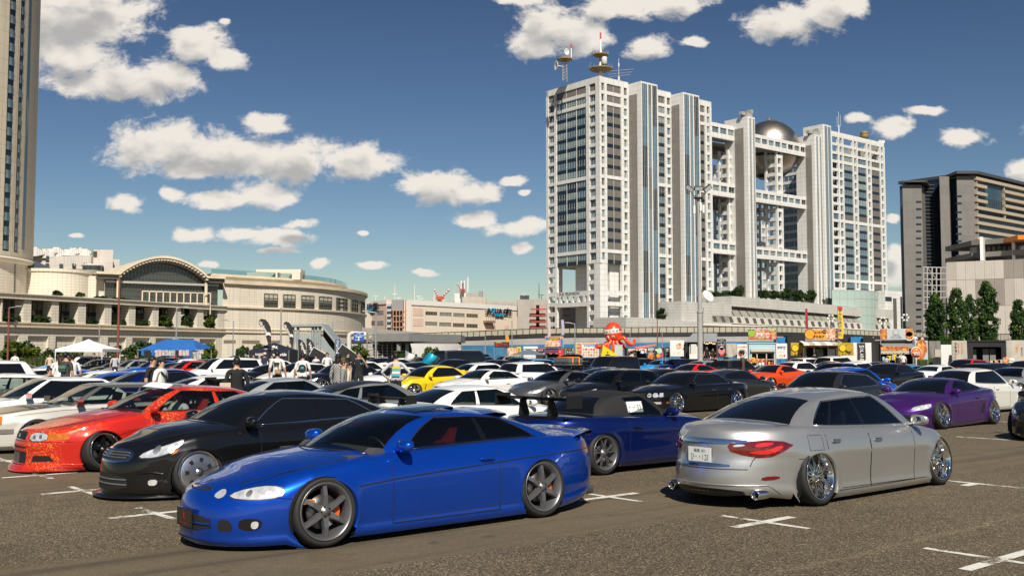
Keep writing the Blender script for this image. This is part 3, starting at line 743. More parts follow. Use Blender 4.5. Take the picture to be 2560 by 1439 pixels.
 def catS(i,j):
  v=(vv[j]+vv[j+1])/2;t=(tau[i]+tau[i+1])/2
  if v<cs.v0 or v>cs.v1:return 'roof'
  for k,(a,b)in enumerate(cs.win):
   if a<t<b:return 'side%d'%k
  if cs.blackp and cs.win[0][0]<t<cs.win[-1][1]:return 'pillar'
  return 'roof'
 sk.grid(GF,nF,catF,flip=False);sk.grid(GS,nS,catS,flip=False);sk.grid(GR,nR,catR,flip=True);sk.grid(GC,nC,lambda i,j:'roof',flip=False)
 P=np.array(sk.P);NN=np.array(sk.N)
 for r,fs in sk.reg.items():
  for k,f in enumerate(fs):
   a=np.cross(P[f[1]]-P[f[0]],P[f[2]]-P[f[0]])
   if np.dot(a,NN[f[0]]+NN[f[1]]+NN[f[2]])<0:fs[k]=f[::-1]
 PM=paint('placeholder',(.5,.5,.5))
 def part(name,regs,mat,mir='both',pt=False,ch=()):
  me=sk.mesh(name,regs,mat,mir)
  if me:out.append([name,me,pt,list(ch),None,None])
  return out[-1]if me else None
 part('body',['body'],PM,pt=True)
 if hi:
  part('hood',['hood'],PM,pt=True);part('trunk_lid',['trunk'],PM,pt=True)
  for sd,sg in(('left',1),('right',-1)):
   for k,(a,b)in enumerate(cs.doors):
    e=part('door',['door%d'%k],PM,sd,True)
    if e:
     hb=MB();hx=b+.17;hz=float(cs.f['zs'](hx))-.155;y=float(cs.surf(hx,hz)[1])
     hb.M=MTR((hx,(y+.012)*sg,hz))
     hb.tube([(-.09,0,0),(-.06,.014*sg,.002),(.06,.014*sg,.002),(.09,0,0)],[.012,.015,.015,.012],8,0)
     e[3].append(('door_handle',hb.mesh('door_handle',PM if cs.handle=='paint' else CM[cs.handle]),cs.handle=='paint'))
 else:
  for r in('hood','trunk'):sk.reg.setdefault('body',[]).extend(sk.reg.get(r,[]))
  out.clear();part('body',['body'],PM,pt=True)
 part('roof',['roof'],PM,pt=True)
 if 'pillar' in sk.reg:part('pillar',['pillar'],CM['gloss'])
 part('windscreen',['windscreen'],CM[cs.glass])
 part('rear_window',['rearglass'],CM[cs.grear or cs.gside or cs.glass])
 for sd in('left','right'):
  if hi:
   for k in range(len(cs.win)):part('side_window',['side%d'%k],CM[cs.gside or cs.glass],sd)
  else:part('side_window',['side%d'%k for k in range(len(cs.win))],CM[cs.gside or cs.glass],sd)
 def path(t,v):
  i=np.interp(t,tau,np.arange(len(tau)));j=np.interp(v,vv,np.arange(len(vv)))
  i0,j0=int(min(i,len(tau)-2)),int(min(j,len(vv)-2));a,b=i-i0,j-j0
  p=(GS[i0,j0]*(1-a)+GS[i0+1,j0]*a)*(1-b)+(GS[i0,j0+1]*(1-a)+GS[i0+1,j0+1]*a)*b
  return p+np.array([0,.002,.001])
 if hi or cs.trim=='chrome':
  ta,tb=cs.win[0][0],cs.win[-1][1];loop=[]
  for t in LSP(ta,tb,14):loop.append(path(t,cs.v1))
  for v in LSP(cs.v1,cs.v0,5)[1:]:loop.append(path(tb,v))
  for t in LSP(tb,ta,10)[1:]:loop.append(path(t,cs.v0))
  for v in LSP(cs.v0,cs.v1,8)[1:]:loop.append(path(ta,v))
  mb=MB()
  for sg in(1,-1):mb.tube([(p[0],p[1]*sg,p[2])for p in loop],.01 if cs.trim=='chrome' else.008,5,0)
  out.append(['window_trim',mb.mesh('window_trim',CM[cs.trim]),False,[],None,None])
  # arch lips, liners, underside
 lin=MB();lips=[]
 for xa in cs.xa:
  for sg in(1,-1):
   ths=[]
   for k in range(49 if hi else 17):
    th=R_(-25+230*k/(48 if hi else 16));px,pz=xa+cs.ar*math.cos(th),cs.zc+cs.ar*math.sin(th)
    if pz>float(cs.f['zb'](px))-.005:ths.append(th)
   vs=[]
   for th in ths:
    c_,s_=math.cos(th),math.sin(th);p=cs.surf(xa+cs.ar*c_,cs.zc+cs.ar*s_);y=p[1]
    for dr,dy in((.006,.001),(-.004,.004),(-.014,-.004),(-.016,-.05)):
     vs.append((xa+(cs.ar+dr)*c_,(y+dy)*sg,cs.zc+(cs.ar+dr)*s_))
   n=len(ths);fs=[(i*4+k,(i+1)*4+k,(i+1)*4+k+1,i*4+k+1)for i in range(n-1)for k in range(3)]
   lipm=MB();lipm.add(vs,fs if sg<0 else[f[::-1]for f in fs],0,True);lips.append(lipm)
   lin.lathe([(cs.ar+.012,sg*(cs.W-.05)),(cs.ar+.012,sg*.42),(.05,sg*.42)],16,0,'y',(xa,0,cs.zc),True,R_(-20),R_(200))
 if hi:out[0][3].extend(('arch_lip',q.mesh('arch_lip',PM),True)for q in lips)
 und=[]
 for x in X0[::2]:und.append((x,max(float(cs.surf(x,cs.f['zb'](x)+.03)[1])-.01,0.)))
 pl=[(a,b)for a,b in und]+[(a,-b)for a,b in und[::-1]]
 lin.add([(a,b,float(cs.f['zb'](a))+.04)for a,b in pl],[tuple(range(len(pl)))],0)
 if not cs.itr:lin.box(cs.xbk+.1,cs.xcw-.1,-cs.yB+.06,cs.yB-.06,.2,float(cs.f['zs'](0))-.05,0)
 out.append(['underside',lin.mesh('underside',CM['void']),False,[],None,None])
 # wheels
 for xa in cs.xa:
  for sg in(1,-1):
   rimm,tyre,disc,cal=whl(cs.wheel,cs.R,cs.rim,cs.tw,cs.wmat,cs.lip,hi)
   ch=[('tyre',tyre,False)]
   if hi and cs.wheel in('six','five','ten'):ch.append(('brake_disc',disc,False))
   if hi and cs.wheel=='six':ch.append(('brake_caliper',cal,False))
   cam_=R_(cs.camber)
   rz_=(0 if sg>0 else math.pi)+(R_(cs.steer)if xa>0 else 0)
   out.append(['wheel',rimm,False,ch,(xa,sg*(cs.track-cs.tw/2+.005-(.012 if xa>0 else 0)),cs.R-.003),(cam_,0,rz_)])
   # lamps, grilles, lines
 def add(name,me,pt=False,loc=None,rot=None,ch=()):out.append([name,me,pt,list(ch),loc,rot])
 lamps=cs.lamps or[(.52,.56),(.8,.55),(.84,.62),(.6,.66)];tails=cs.tails or[(.48,.72),(.86,.72),(.88,.84),(.48,.84)]
 sidepairs=(1,-1)
 for sg in sidepairs:
  add('headlight',patch(cs,'headlight','f',lamps,CM['lamp'],.004,.05 if hi else.1,.012,(sg,),cs.lrnd if hi else 0))
  add('taillight',patch(cs,'taillight','r',tails,CM['tail'],.004,.05 if hi else.1,.012,(sg,),cs.lrnd if hi else 0))
 if hi:
  cx_=sum(p[0]for p in lamps)/len(lamps);cz_=sum(p[1]for p in lamps)/len(lamps);w_=max(p[0]for p in lamps)-min(p[0]for p in lamps);h_=max(p[1]for p in lamps)-min(p[1]for p in lamps)
  for sg in sidepairs:
   add('lamp_seal',patch(cs,'lamp_seal','f',[(cx_+(a-cx_)*1.05,cz_+(b-cz_)*1.14)for a,b in lamps],CM['black'],.0015,.05,.01,(sg,),cs.lrnd))
   for k in(-.2,.14):
    for q,m_ in((.3,'silverw'),):r_=min(h_*q*.82,.06);add('lamp_bowl',patch(cs,'lamp_bowl','f',[(cx_+w_*k+r_*math.cos(t),cz_+h_*k*.18+r_*math.sin(t))for t in LSP(0,5.8,13)],CM[m_],.006,.05,.008,(sg,)))
 for e in cs.extras:
  name,end,poly,mat=e[:4];o=e[4]if len(e)>4 else{}
  sides=o.get('sides',(1,));pt=mat=='paint'
  if o.get('each'):
   for sg in(1,-1):add(name,patch(cs,name,end,poly,PM if pt else CM[mat],o.get('off',.003),o.get('step',.05),o.get('depth',.012),(sg,),o.get('rnd',0)),pt)
  else:add(name,patch(cs,name,end,poly,PM if pt else CM[mat],o.get('off',.003),o.get('step',.05),o.get('depth',.012),sides,o.get('rnd',0)),pt)
 for e in cs.lines:
  name,end,pts,mat,r=e[:5];[add(name,lmesh(cs,name,end,pts,PM if mat=='paint' else CM[mat],r,(q,)),mat=='paint')for q in(e[5]if len(e)>5 else(1,-1))]
 if hi:
  def gap(pp):
   pp=[p for p in pp if math.hypot(p[0]-cs.xa[1],p[2]-cs.zc)>cs.ar+.01]
   if len(pp)>1:g=MB();g.tube(pp,.0045,4,0);add('panel_gap',g.mesh('panel_gap',CM['void']))
  for sg in(1,-1):
   e='s' if sg>0 else 't'
   for x in sorted({x for d in cs.doors for x in d}):gap(cs.end_pt(e,np.full(10,x),LSP(float(cs.f['zb'](x))+.09,float(cs.f['zs'](x))-.012,10)))
   xx=LSP(cs.doors[0][0],cs.doors[-1][1],20);gap(cs.end_pt(e,xx,cs.f['zb'](xx)+.09))
   xx=LSP(cs.xcw-.02,cs.xF-.3,14);yy=.9*cs.surf(xx,cs.f['zs'](xx))[:,1];gap([(x,y*sg,z+.001)for x,y,z in zip(xx,yy,cs.capz(xx,yy))])
   # mirrors
 for sg in(1,-1):
  mb=MB();mx=cs.xA-.12;mz=float(cs.f['zs'](mx))+.075;my=cs.yB+.155
  mb.M=MTR((mx,sg*my,mz))@MRO(sg*R_(-12),4,'Z')
  if cs.mbox:mb.box(-.05,.05,-.11,.11,-.06,.06)
  else:
   k0=len(mb.v);mb.M=None;mb.ball((0,0,0),(1,1,1),0,14 if hi else 8,10 if hi else 5);mm=MTR((mx,sg*my,mz))@MRO(sg*R_(-10),4,'Z')
   for i in range(k0,len(mb.v)):
    q=[abs(a)**.72*(1 if a>0 else-1)for a in mb.v[i]];mb.v[i]=tuple(mm@Vector((q[0]*(.085 if q[0]>0 else.045),q[1]*.115*(1-.12*q[0]),q[2]*.066*(1-.15*q[1]*sg)-.008*q[0])))
  mb.M=None
  mb.tube([(mx,sg*(cs.yB-.02),mz-.05),(mx,sg*(my-.05),mz-.03)],[.03,.025],6,0)
  ch=[]
  if hi:
   g=MB();g.M=MTR((mx-.047,sg*my,mz));g.lathe([(0,0),(.045,0)],12,0,'x');ch=[('mirror_glass',g.mesh('mirror_glass',CM['chrome']),False)]
  add('side_mirror',mb.mesh('side_mirror',PM if cs.mirror=='paint' else CM[cs.mirror]),cs.mirror=='paint',None,None,ch)
 if hi:
  for y0,y1 in((-.55,.02),(0.,.55)):
   w=MB()
   p=[(cs.xcw-(cs.xcw-cs.xA)*(y/cs.yB)**2+.03,y,float(cs.capz(cs.xcw,y))+.014)for y in LSP(y0,y1,5)]
   w.tube(p,.009,5,0);add('wiper',w.mesh('wiper',CM['black']))
 if cs.itr:itr(cs,add)
 for e in out:
  if e[0]!='wheel':e[4]=(0,0,-cs.dz)
 return out,cs
def itr(cs,add):
 I=cs.itr if isinstance(cs.itr,dict)else{}
 sm=CM[I.get('seat','seat')];rhd=I.get('rhd',True);belt=float(cs.f['zs'](0))
 mb=MB();mb.box(cs.xbk+.05,cs.xcw,-cs.yB+.02,cs.yB-.02,.17,.19);mb.box(cs.xbk+0.,cs.xC+.3,-cs.yB+.03,cs.yB-.03,.19,belt-.1)
 for sg in(1,-1):mb.box(cs.xC,cs.xA,sg*(cs.yB-.02)-.015,sg*(cs.yB-.02)+.015,.19,belt-.03)
 add('cabin_floor',mb.mesh('cabin_floor',CM[I.get('trim','seat')]))
 mb=MB();x=cs.xcw-.36
 mb.tube([(x,-cs.yB+.04,belt-.09),(x,cs.yB-.04,belt-.09)],.12,10,0)
 mb.box(x,cs.xcw-.02,-cs.yB+.06,cs.yB-.06,belt-.25,belt-.03)
 d=-1 if rhd else 1;wx=x-.22
 ch=[]
 sw=MB();M=MTR((wx,d*.36,belt-.06))@MRO(R_(-65),4,'Y');sw.M=M
 pts=[(.18*math.cos(a),.18*math.sin(a),0)for a in LSP(0,2*math.pi,21)];sw.tube(pts,.015,6,0)
 sw.box(-.17,.17,-.025,.025,-.01,.01);sw.box(-.025,.025,-.17,0.,-.01,.01);sw.tube([(0,0,0),(0,0,-.16)],.03,6,0)
 ch.append(('steering_wheel',sw.mesh('steering_wheel',CM[I.get('wheel','black')]),False))
 add('dashboard',mb.mesh('dashboard',CM[I.get('dash','dash')]),False,None,None,ch)
 rows=[x-.78]+([x-1.62]if I.get('rear',True)else[])
 for r,xs in enumerate(rows):
  for y in(-.36,.36):
   s=MB()
   def cush(c,d,rot=0):
    s.M=MTR(c)@MRO(rot,4,'Y');a,b,e=d
    s.box(-a/2,a/2,-b/2+.04,b/2-.04,-e/2,e/2);s.box(-a/2+.02,a/2+.02,-b/2,-b/2+.07,-e/2-0.,e/2-.01);s.box(-a/2+.02,a/2+.02,b/2-.07,b/2,-e/2,e/2-.01);s.M=None
   cush((xs+.12,y,.33),(.46,.48,.16));
   if r==0:
    cush((xs-.16,y,.62),(.13,.5,.52),R_(-14));s.M=MTR((xs-.27,y,belt+.06))@MRO(R_(-14),4,'Y');s.box(-.05,.05,-.13,.13,-.11,.12);s.M=None
   else:cush((xs-.16,y,.58),(.13,.5,.42),R_(-18))
   add('seat',s.mesh('seat',sm))
def putcar(parts,pos,heading,pm,label,name='parked_car',group='cars parked across the show lot',cat='car',extra=None):
 """copies of a shape's parts under a new Empty; heading is the direction the nose points (radians)"""
 t=thing(name,label,cat,(pos[0],pos[1],0),heading,group)
 for nm,me,pt,ch,loc,rot in parts:
  if me is None:continue
  o=inst(me,nm,t,loc or parts[0][4],rot,None,pm if pt else None)
  for c in ch:inst(c[1],c[0],o,(0,0,0),None,None,pm if c[2]else None)
 return t
 # BROADCAST BUILDING
PANEL=tmat('white_metal_panel',(.76,.75,.72),3.2,2.45,.045,(.3,.29,.26),.05,.45,0,.16,.4)
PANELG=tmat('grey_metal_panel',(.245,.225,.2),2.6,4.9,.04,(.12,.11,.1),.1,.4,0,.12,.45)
CONC=tmat('concrete_slab',(.42,.41,.37),6.,3.,.03,(.25,.24,.22),.06,.7,0,.2)
GLZ=[pmat('pane_blue',(.085,.145,.18),.06,0,.9),pmat('pane_pale',(.27,.34,.33),.1,0,.8,var=.55,vscale=.6),pmat('pane_dark',(.012,.022,.03),.05,0,.9)]  # blue and pale panes lightened in base colour to stand for reflected sky
SPD=pmat('spandrel_navy',(.012,.018,.03),.12,0,.7)
LOUV=pmat('louvre_grey',(.2,.185,.165),.55)
FRAMEW=pmat('pale_frame',(.5,.49,.46),.45)
BLUEG=pmat('pane_skyblue',(.04,.12,.19),.08,0,.8,var=.5,vscale=.35,vcol=(.1,.17,.21))
MULL=pmat('mullion_dark',(.05,.05,.052),.5)
FO=Vector((39.6,461,0));FT=R_(39.);FA=Vector((math.cos(FT),math.sin(FT),0));FN=Vector((math.sin(FT),-math.cos(FT),0));FB=-FN
def fa(px,py,p=0.):
 """point of the plane parallel to the long front, p metres in front of it, seen at a pixel: local (a, -p, z)"""
 r=ray(px,py);t=((FO+FN*p)-Vector((0,0,CAMZ))).dot(FN)/r.dot(FN);w=Vector((0,0,CAMZ))+r*t
 return Vector(((w-FO).dot(FA),-p,w.z))
def fb(px,py,a=0.):
 """same for a plane parallel to the short left front at local x = a: local (a, b, z)"""
 r=ray(px,py);t=((FO+FA*a)-Vector((0,0,CAMZ))).dot(FA)/r.dot(FA);w=Vector((0,0,CAMZ))+r*t
 return Vector((a,(w-FO).dot(FB),w.z))
def AX(px,p=0.):return fa(px,500,p).x
def BX(px,a=0.):return fb(px,500,a).y
FUJI=thing('office_building','white gridded broadcasting headquarters with a silver sphere held between its towers','building',FO,FT)
HF=fa(1500,190).z;FLH=4.86;ZTOP=HF-2.9
lev=[ZTOP-5.-FLH*i for i in range(1,40)]
ZPIL=fa(1500,657).z
nfl=sum(1 for z in lev if z>ZPIL-1)
wcch={}
def wmsh(w,h,kind,nm=3):
 k=(round(w,1),round(h,1),kind,nm)
 if k in wcch:return wcch[k]
 w,h=k[0],k[1];mb=MB();mb.box(-w/2,w/2,0,.08,0,h,0)
 if kind==3:
  for i in range(max(4,int(w/.55))):x=-w/2+w*(i+.5)/max(4,int(w/.55));mb.box(x-.12,x+.12,-.22,0,0,h,0)
 else:
  for i in range(1,nm):x=-w/2+w*i/nm;mb.box(x-.05,x+.05,-.1,0,0,h,1)
  mb.box(-w/2,w/2,-.1,0,h*.25-.04,h*.25+.04,1)
 wcch[k]=mb.mesh('window',[LOUV if kind==3 else GLZ[kind],FRAMEW]);return wcch[k]
def put_win(a0,a1,z0,z1,plane='f',depth=.8,kind=0,nm=3,name=None):
 w,h=a1-a0,z1-z0;me=wmsh(w,h,kind,nm);nm_=name or('louvre_panel' if kind==3 else 'window')
 if plane=='f':return inst(me,nm_,FUJI,((a0+a1)/2,depth,z0))
 return inst(me,nm_,FUJI,(depth,(a0+a1)/2,z0),(0,0,-math.pi/2))
def wpc(name,boxes,mat=None,parent=None):
 mb=MB()
 for b in boxes:mb.box(*b)
 return mb.obj(name,mat or PANEL,parent or FUJI,uv=True)
rnd=random.Random(4)
def gk():return rnd.choice([0,0,1,1,2])
def facade(cols,zt,zb,plane,thick=1.2,zcap=None,floors=None,name='facade',spand=True,base=0.):
 """cols: list of (x0, x1, kind) kinds: c column, w small window, L louvre bay, W glass bay (n windows)"""
 bx=[];x0,x1=cols[0][0],cols[-1][1]
 def add(a,b,z0,z1,d0=0.,d1=None):
  d1=thick if d1 is None else d1
  bx.append((a,b,base+d0,base+d1,z0,z1)if plane=='f' else(base+d0,base+d1,a,b,z0,z1))
 fl=[z for z in(floors or lev)if z>zb-1.]
 add(x0,x1,zt-2.9,zt)
 for a,b,k in cols:
  if k=='c':add(a,b,zb,zt-2.9,-.12);continue
  zz=zt-2.9
  for i,z in enumerate([zt-2.9-5.]+fl):
   h=zz-z;n=k[1]if isinstance(k,tuple)else 1;kk=k[0]if isinstance(k,tuple)else k
   top_l=(i==0)
   group=(i-1)%7==0 or top_l
   if kk=='w':
    sill=1.55;add(a,b,z,z+sill,.12)
    put_win(a,b,z+sill,zz,plane,base+.75,3 if top_l else gk(),2)
   elif kk in 'LW':
    if group:sill=1.6;add(a,b,z,z+sill,.08)
    else:sill=1.75;add(a,b,z+.02,z+sill-.02,.52,.7);bx.pop();sp.append((a,b,base+.5,base+.7,z+.05,z+sill-.05)if plane=='f' else(base+.5,base+.7,a,b,z+.05,z+sill-.05))
    for q in range(n):
     aa,bb=a+(b-a)*q/n,a+(b-a)*(q+1)/n
     put_win(aa+.08,bb-.08,z+sill,zz,plane,base+.55,3 if(kk=='L' or top_l)else gk(),4)
     if q:add(aa-.09,aa+.09,z,zz,.3)
   zz=z
 wpc(name,bx)
sp=[]
cl=[(BX(1500),BX(1490),'c'),(BX(1490),BX(1474),'w'),(BX(1474),BX(1466),'c'),(BX(1466),BX(1391),('W',3)),(BX(1391),BX(1386),'c'),(BX(1386),BX(1371),'w'),(BX(1371),BX(1366),'c')]
BD=cl[-1][1]
fl_off=[z for z in lev if z>ZPIL-1]
facade(cl,HF,ZPIL,'s',floors=fl_off,name='short_front')
c1=[(1.2,AX(1504),'c'),(AX(1504),AX(1512),'w'),(AX(1512),AX(1518),'c'),(AX(1518),AX(1554),('L',2)),(AX(1554),AX(1561),'c'),(AX(1561),AX(1569),'w'),(AX(1569),AX(1572.5),'c')]
facade(c1,HF,ZPIL,'f',floors=fl_off,name='long_front')
lev_full=[z for z in lev if z>fa(1660,775).z]
c2=[(AX(1645),AX(1647),'c'),(AX(1647),AX(1664),('W',1)),(AX(1664),AX(1669),'c'),(AX(1669),AX(1678),'w'),(AX(1678),AX(1680),'c')]
facade(c2,HF,lev_full[-1],'f',floors=lev_full,name='long_front')
c3=[(AX(1750),AX(1752),'c'),(AX(1752),AX(1764),('L',1)),(AX(1764),AX(1769),'c'),(AX(1769),AX(1776),'w'),(AX(1776),AX(1781),'c')]
lev3=[z for z in lev if z>fa(1760,735).z]
facade(c3,HF,lev3[-1],'f',floors=lev3,name='long_front')
A_END=AX(1781)
mb=MB()
for s in sp:mb.box(*s)
stuff(mb.obj('spandrel_bands',SPD,FUJI));sp=[]
wpc('office_core',[(1.3,AX(1645),1.3,BD-1.2,ZPIL,HF-.6),(AX(1645),A_END,1.3,BD-1.2,0,HF-.6)],CONC)
wpc('rear_front',[(0,A_END,BD-1.2,BD,ZPIL,HF),(A_END-1.2,A_END,1.2,BD-1.2,10,HF-.02)])
# open frame under the short end
zF0,zF1=fa(1500,724).z,fa(1500,736.5).z;zG0,zG1=fa(1500,752).z,fa(1500,763).z
legs=[]
def ladder(a0,a1,b0,b1,z0,z1,along,d=1.3,nz=None):
 """two posts and floor-high rungs"""
 n=nz or max(2,int(round((z1-z0)/FLH)))
 if along=='b':posts=[(a0,a1,b0,b0+d),(a0,a1,b1-d,b1)];rung=(a0+.15,a1-.15,b0+d,b1-d)
 else:posts=[(a0,a0+d,b0,b1),(a1-d,a1,b0,b1)];rung=(a0+d,a1-d,b0+.15,b1-.15)
 for p in posts:legs.append((p[0],p[1],p[2],p[3],z0,z1))
 for i in range(n):z=z0+(z1-z0)*i/n;legs.append((rung[0],rung[1],rung[2],rung[3],z,z+1.9))
legs.append((-.05,2.4,-.05,2.4,0,ZPIL))
b1_,b2_,b3_=BX(1474),BX(1391),BX(1386)
ladder(0,1.4,2.4,BX(1466),0,ZPIL,'b');ladder(0,1.4,BX(1391),BD,0,ZPIL,'b')
ladder(2.4,AX(1518),0,1.4,0,ZPIL,'a');ladder(1.4,9,BD-1.4,BD,0,ZPIL,'a');ladder(14,22,BD-9,BD-7.6,0,ZPIL,'a')
ladder(AX(1554),AX(1572),0,1.4,0,ZPIL,'a')
legs+=[(0,1.4,BX(1466),BX(1391),zF1,zF0),(0,1.4,BX(1466),BX(1391),zG1,zG0),(AX(1518),AX(1554),0,1.2,zF1,zF0),(AX(1518),AX(1554),0,1.2,zG1,zG0)]
for i in range(5):b=BX(1466)+(BX(1391)-BX(1466))*(i+.5)/5;legs.append((0,1.2,b-.7,b+.7,zG0,zF1))
legs.append((1.4,24,3,BD-2,zG1+.2,zG0-.2))
wpc('open_frame',legs)
wpc('entrance_block',[(AX(1536),AX(1572)+6,3.5,BD-10,0,ZPIL)],PANEL)
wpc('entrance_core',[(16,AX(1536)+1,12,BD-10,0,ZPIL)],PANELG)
wm=frame((-.06,(BX(1466)+BX(1391))/2+1.5,(zF0+zF1)/2),(0,-1,0),(0,0,1));text('FUJI TELEVISION',2,pmat('sign_grey_letters',(.1,.1,.11),.4),FUJI,wm,'sign_lettering',fit=(BX(1402)-BX(1451),1.7),extrude=.05)
# stair towers standing in front of the long front
def stw(px0,px1,px2,pytop,z0,gl,panel=True,name='stair_tower',pin=0.,roofbox=False):
 """px0: where the left side meets the front, px1: near corner, px2: right end"""
 a=AX(px0);p=0.
 for _ in range(60):
  q=FO+FA*a+FN*p;x=proj((q.x,q.y,60))[0]
  if x>px1:break
  p+=.25
 zt=fa(px1,pytop,p).z;a1=fa(px2,500,p).x;b0=pin
 t=qb((name,PANEL,FUJI),a,a1,-p,6,z0,zt,u=1)
 L=p+b0
 if panel:
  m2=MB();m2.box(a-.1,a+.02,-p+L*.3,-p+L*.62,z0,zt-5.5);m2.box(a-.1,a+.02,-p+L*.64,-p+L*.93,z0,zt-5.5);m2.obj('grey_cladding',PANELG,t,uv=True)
 for i,(f0,f1,mt)in enumerate(gl):
  x0,x1=a+(a1-a)*f0,a+(a1-a)*f1
  m3=MB();z=zt-.8;k=0
  while z>z0+1:
   zz=max(z-FLH*2,z0+.5);m3.box(x0,x1,-p-.06,-p+.05,zz+.1,z,(k*7+i*3)%5%2 if mt==2 else mt);z=zz;k+=1
  for q in LSP(x0,x1,4):m3.box(q-.06,q+.06,-p-.16,-p-.06,z0+.5,zt-.8,2)
  m3.obj('glass_strip',[BLUEG,GLZ[2],FRAMEW],t)
 if roofbox:
  m4=MB();m4.box(a+1,a1-.6,-p+1,-p+5,zt,zt+2.2);m4.box(a-1.8,a+1,-p+2,-p+4,zt+1.,zt+2.6);m4.box(a1-2,a1-.2,-p+.8,-p+4,zt+2.2,zt+4.2);m4.obj('gondola',pmat('gondola_grey',(.36,.35,.33),.5),t)
 return a,a1,p,zt
T1=stw(1572,1604,1646,203,fa(1600,800).z,[(.06,.36,2),(.44,.6,2),(.68,.94,2)])
T2=stw(1679,1711,1751,231,fa(1715,760).z,[(.06,.34,2),(.42,.58,0),(.66,.94,2)])
T3=stw(1837,1872,1890,291,2,[(.25,.45,2),(.72,.9,2)],roofbox=True)
T5=stw(2034,2062,2081,311,2,[(.2,.5,0),(.6,.9,0)])
T4=stw(2015,2040,2057,337,2,[(.25,.45,2),(.72,.9,2)],roofbox=True)
# sky bridges between the towers (front and rear)
def bridge(px0,px1,yt,yb,name='sky_bridge',p=0.):
 a0,a1=AX(px0,p),AX(px1,p);zt,zb=fa(px0,yt,p).z,fa(px0,yb,p).z;bx=[]
 h=zt-zb;ws,we=zb+h*.34,zb+h*.74
 for d0,d1 in((-p,-p+1.),(BD-1.,BD)):
  bx=[];bx+=[(a0,a1,d0,d1,we,zt),(a0,a1,d0,d1,zb,ws)];n=max(3,int((a1-a0)/5.4))
  for i in range(n+1):a=a0+(a1-a0)*i/n;bx.append((max(a0,a-.55),min(a1,a+.55),d0,d1,ws,we))
  o2=wpc(name if d0<5 else 'rear_gallery',bx);o=o2 if d0<5 else o
 mb=MB()
 for y0,y1 in((-p+1.,9),(BD-9,BD-1.)):
  ym0,ym1=(y0+5,y1-.5)if y0<10 else(y0+.5,y1-5)
  vs=[(a0,y0,zb),(a0,y1,zb+.8),(a0,y1,zt),(a0,y0,zt),(a1,y0,zb),(a1,y1,zb+.8),(a1,y1,zt),(a1,y0,zt)]
  mb.add(vs,[(0,4,5,1),(3,2,6,7),(1,5,6,2)],0)
 mb.obj('bridge_floor',CONC,o)
 n=max(3,int((a1-a0)/5.4))
 for i in range(n):
  a=a0+(a1-a0)*i/n+.55;b=a0+(a1-a0)*(i+1)/n-.55
  if b-a>.8:inst(wmsh(b-a,we-ws,gk(),2),'window',o,((a+b)/2,.5-p,ws))
for yt,yb in((305,342),(452,487),(598.5,632)):bridge(1781,1840,yt,yb)
for yt,yb in((335,367),(473,504),(615,645)):bridge(1889,2018,yt,yb)
# open columns of the middle frame
cb=[]
legs=[]
def ocol(px0,px1,b,dep,z0,z1):
 a0,a1=AX(px0,-b),AX(px1,-b);L=a1-a0
 for x0,x1 in((a0,a0+1.2),(a1-1.2,a1)):
  for y0 in(b,b+dep-1.2):legs.append((x0,x1,y0,y0+1.2,z0,z1))
 z=z0
 while z<z1-2:
  legs.append((a0+1.2,a1-1.2,b+.1,b+1.,z,z+1.9));legs.append((a0+.1,a0+1.,b+1.2,b+dep-1.2,z,z+1.9));legs.append((a1-1.,a1-.1,b+1.2,b+dep-1.2,z,z+1.9));legs.append((a0+1,a1-1,b+dep-1.,b+dep-.1,z,z+1.9));z+=FLH
zs_=fa(1900,380).z
ocol(1943,1958,1.2,8,4,fa(1950,375).z)
ocol(1997,2014,BD-9,8,4,HF-16);ocol(1815,1830,BD-9.5,9,4,HF-22);ocol(1822,1838,2,7,4,HF-22);ocol(1900,1916,BD-9,8,4,HF-40)
wpc('open_columns',legs)
sc_=fa(1924,376,-BD/2);rs_=78*sc_.length*0+16.6
def metal_sphere():
 m,nt,b=mnew('titanium_panels');uv=nd(nt,'ShaderNodeUVMap');uv.uv_map='UVMap'
 br=nd(nt,'ShaderNodeTexBrick');br.offset=0;iv(br,'Scale',1);iv(br,'Brick Width',1/48);iv(br,'Row Height',1/22);iv(br,'Mortar Size',.0006)
 iv(br,'Color1',(.62,.54,.45,1));iv(br,'Color2',(.54,.47,.39,1));iv(br,'Mortar',(.12,.1,.09,1))
 lk(nt,uv.outputs['UV'],br.inputs['Vector']);lk(nt,br.outputs['Color'],b.inputs['Base Color']);iv(b,'Metallic',1);iv(b,'Roughness',.36)
 return m
mb=MB();NU,NV=48,24;vs=[];fs=[]
for j in range(NV+1):
 for i in range(NU+1):
  t,f=math.pi*j/NV,2*math.pi*i/NU;vs.append((rs_*math.sin(t)*math.cos(f),rs_*math.sin(t)*math.sin(f),rs_*math.cos(t)))
for j in range(NV):
 for i in range(NU):fs.append((j*(NU+1)+i,(j+1)*(NU+1)+i,(j+1)*(NU+1)+i+1,j*(NU+1)+i+1))
mb.add(vs,fs,0,True);sph=mb.obj('sphere',metal_sphere(),FUJI);sph.location=sc_
uvl=sph.data.uv_layers.new(name='UVMap');k=0
for p in sph.data.polygons:
 for l,vi in zip(p.loop_indices,p.vertices):uvl.data[l].uv=((vi%(NU+1))/NU,1-(vi//(NU+1))/NV)
mb=MB()
pts=[(1.03*rs_*math.sin(a)*.8,1.03*rs_*math.sin(a)*-.6*.6,1.03*rs_*math.cos(a))for a in LSP(-.1,1.45,22)]
mb.tube(pts,.35,5,0);mb.tube([(p[0]*1.05,p[1]*1.05,p[2]*1.05)for p in pts],.22,5,0)
for p in pts:mb.tube([p,(p[0]*1.05,p[1]*1.05,p[2]*1.05)],.15,4,0)
mb.lathe([(0,rs_*1.),(1.2,rs_*1.),(1.,rs_*1.06),(.4,rs_*1.08),(.3,rs_*1.12)],10,0)
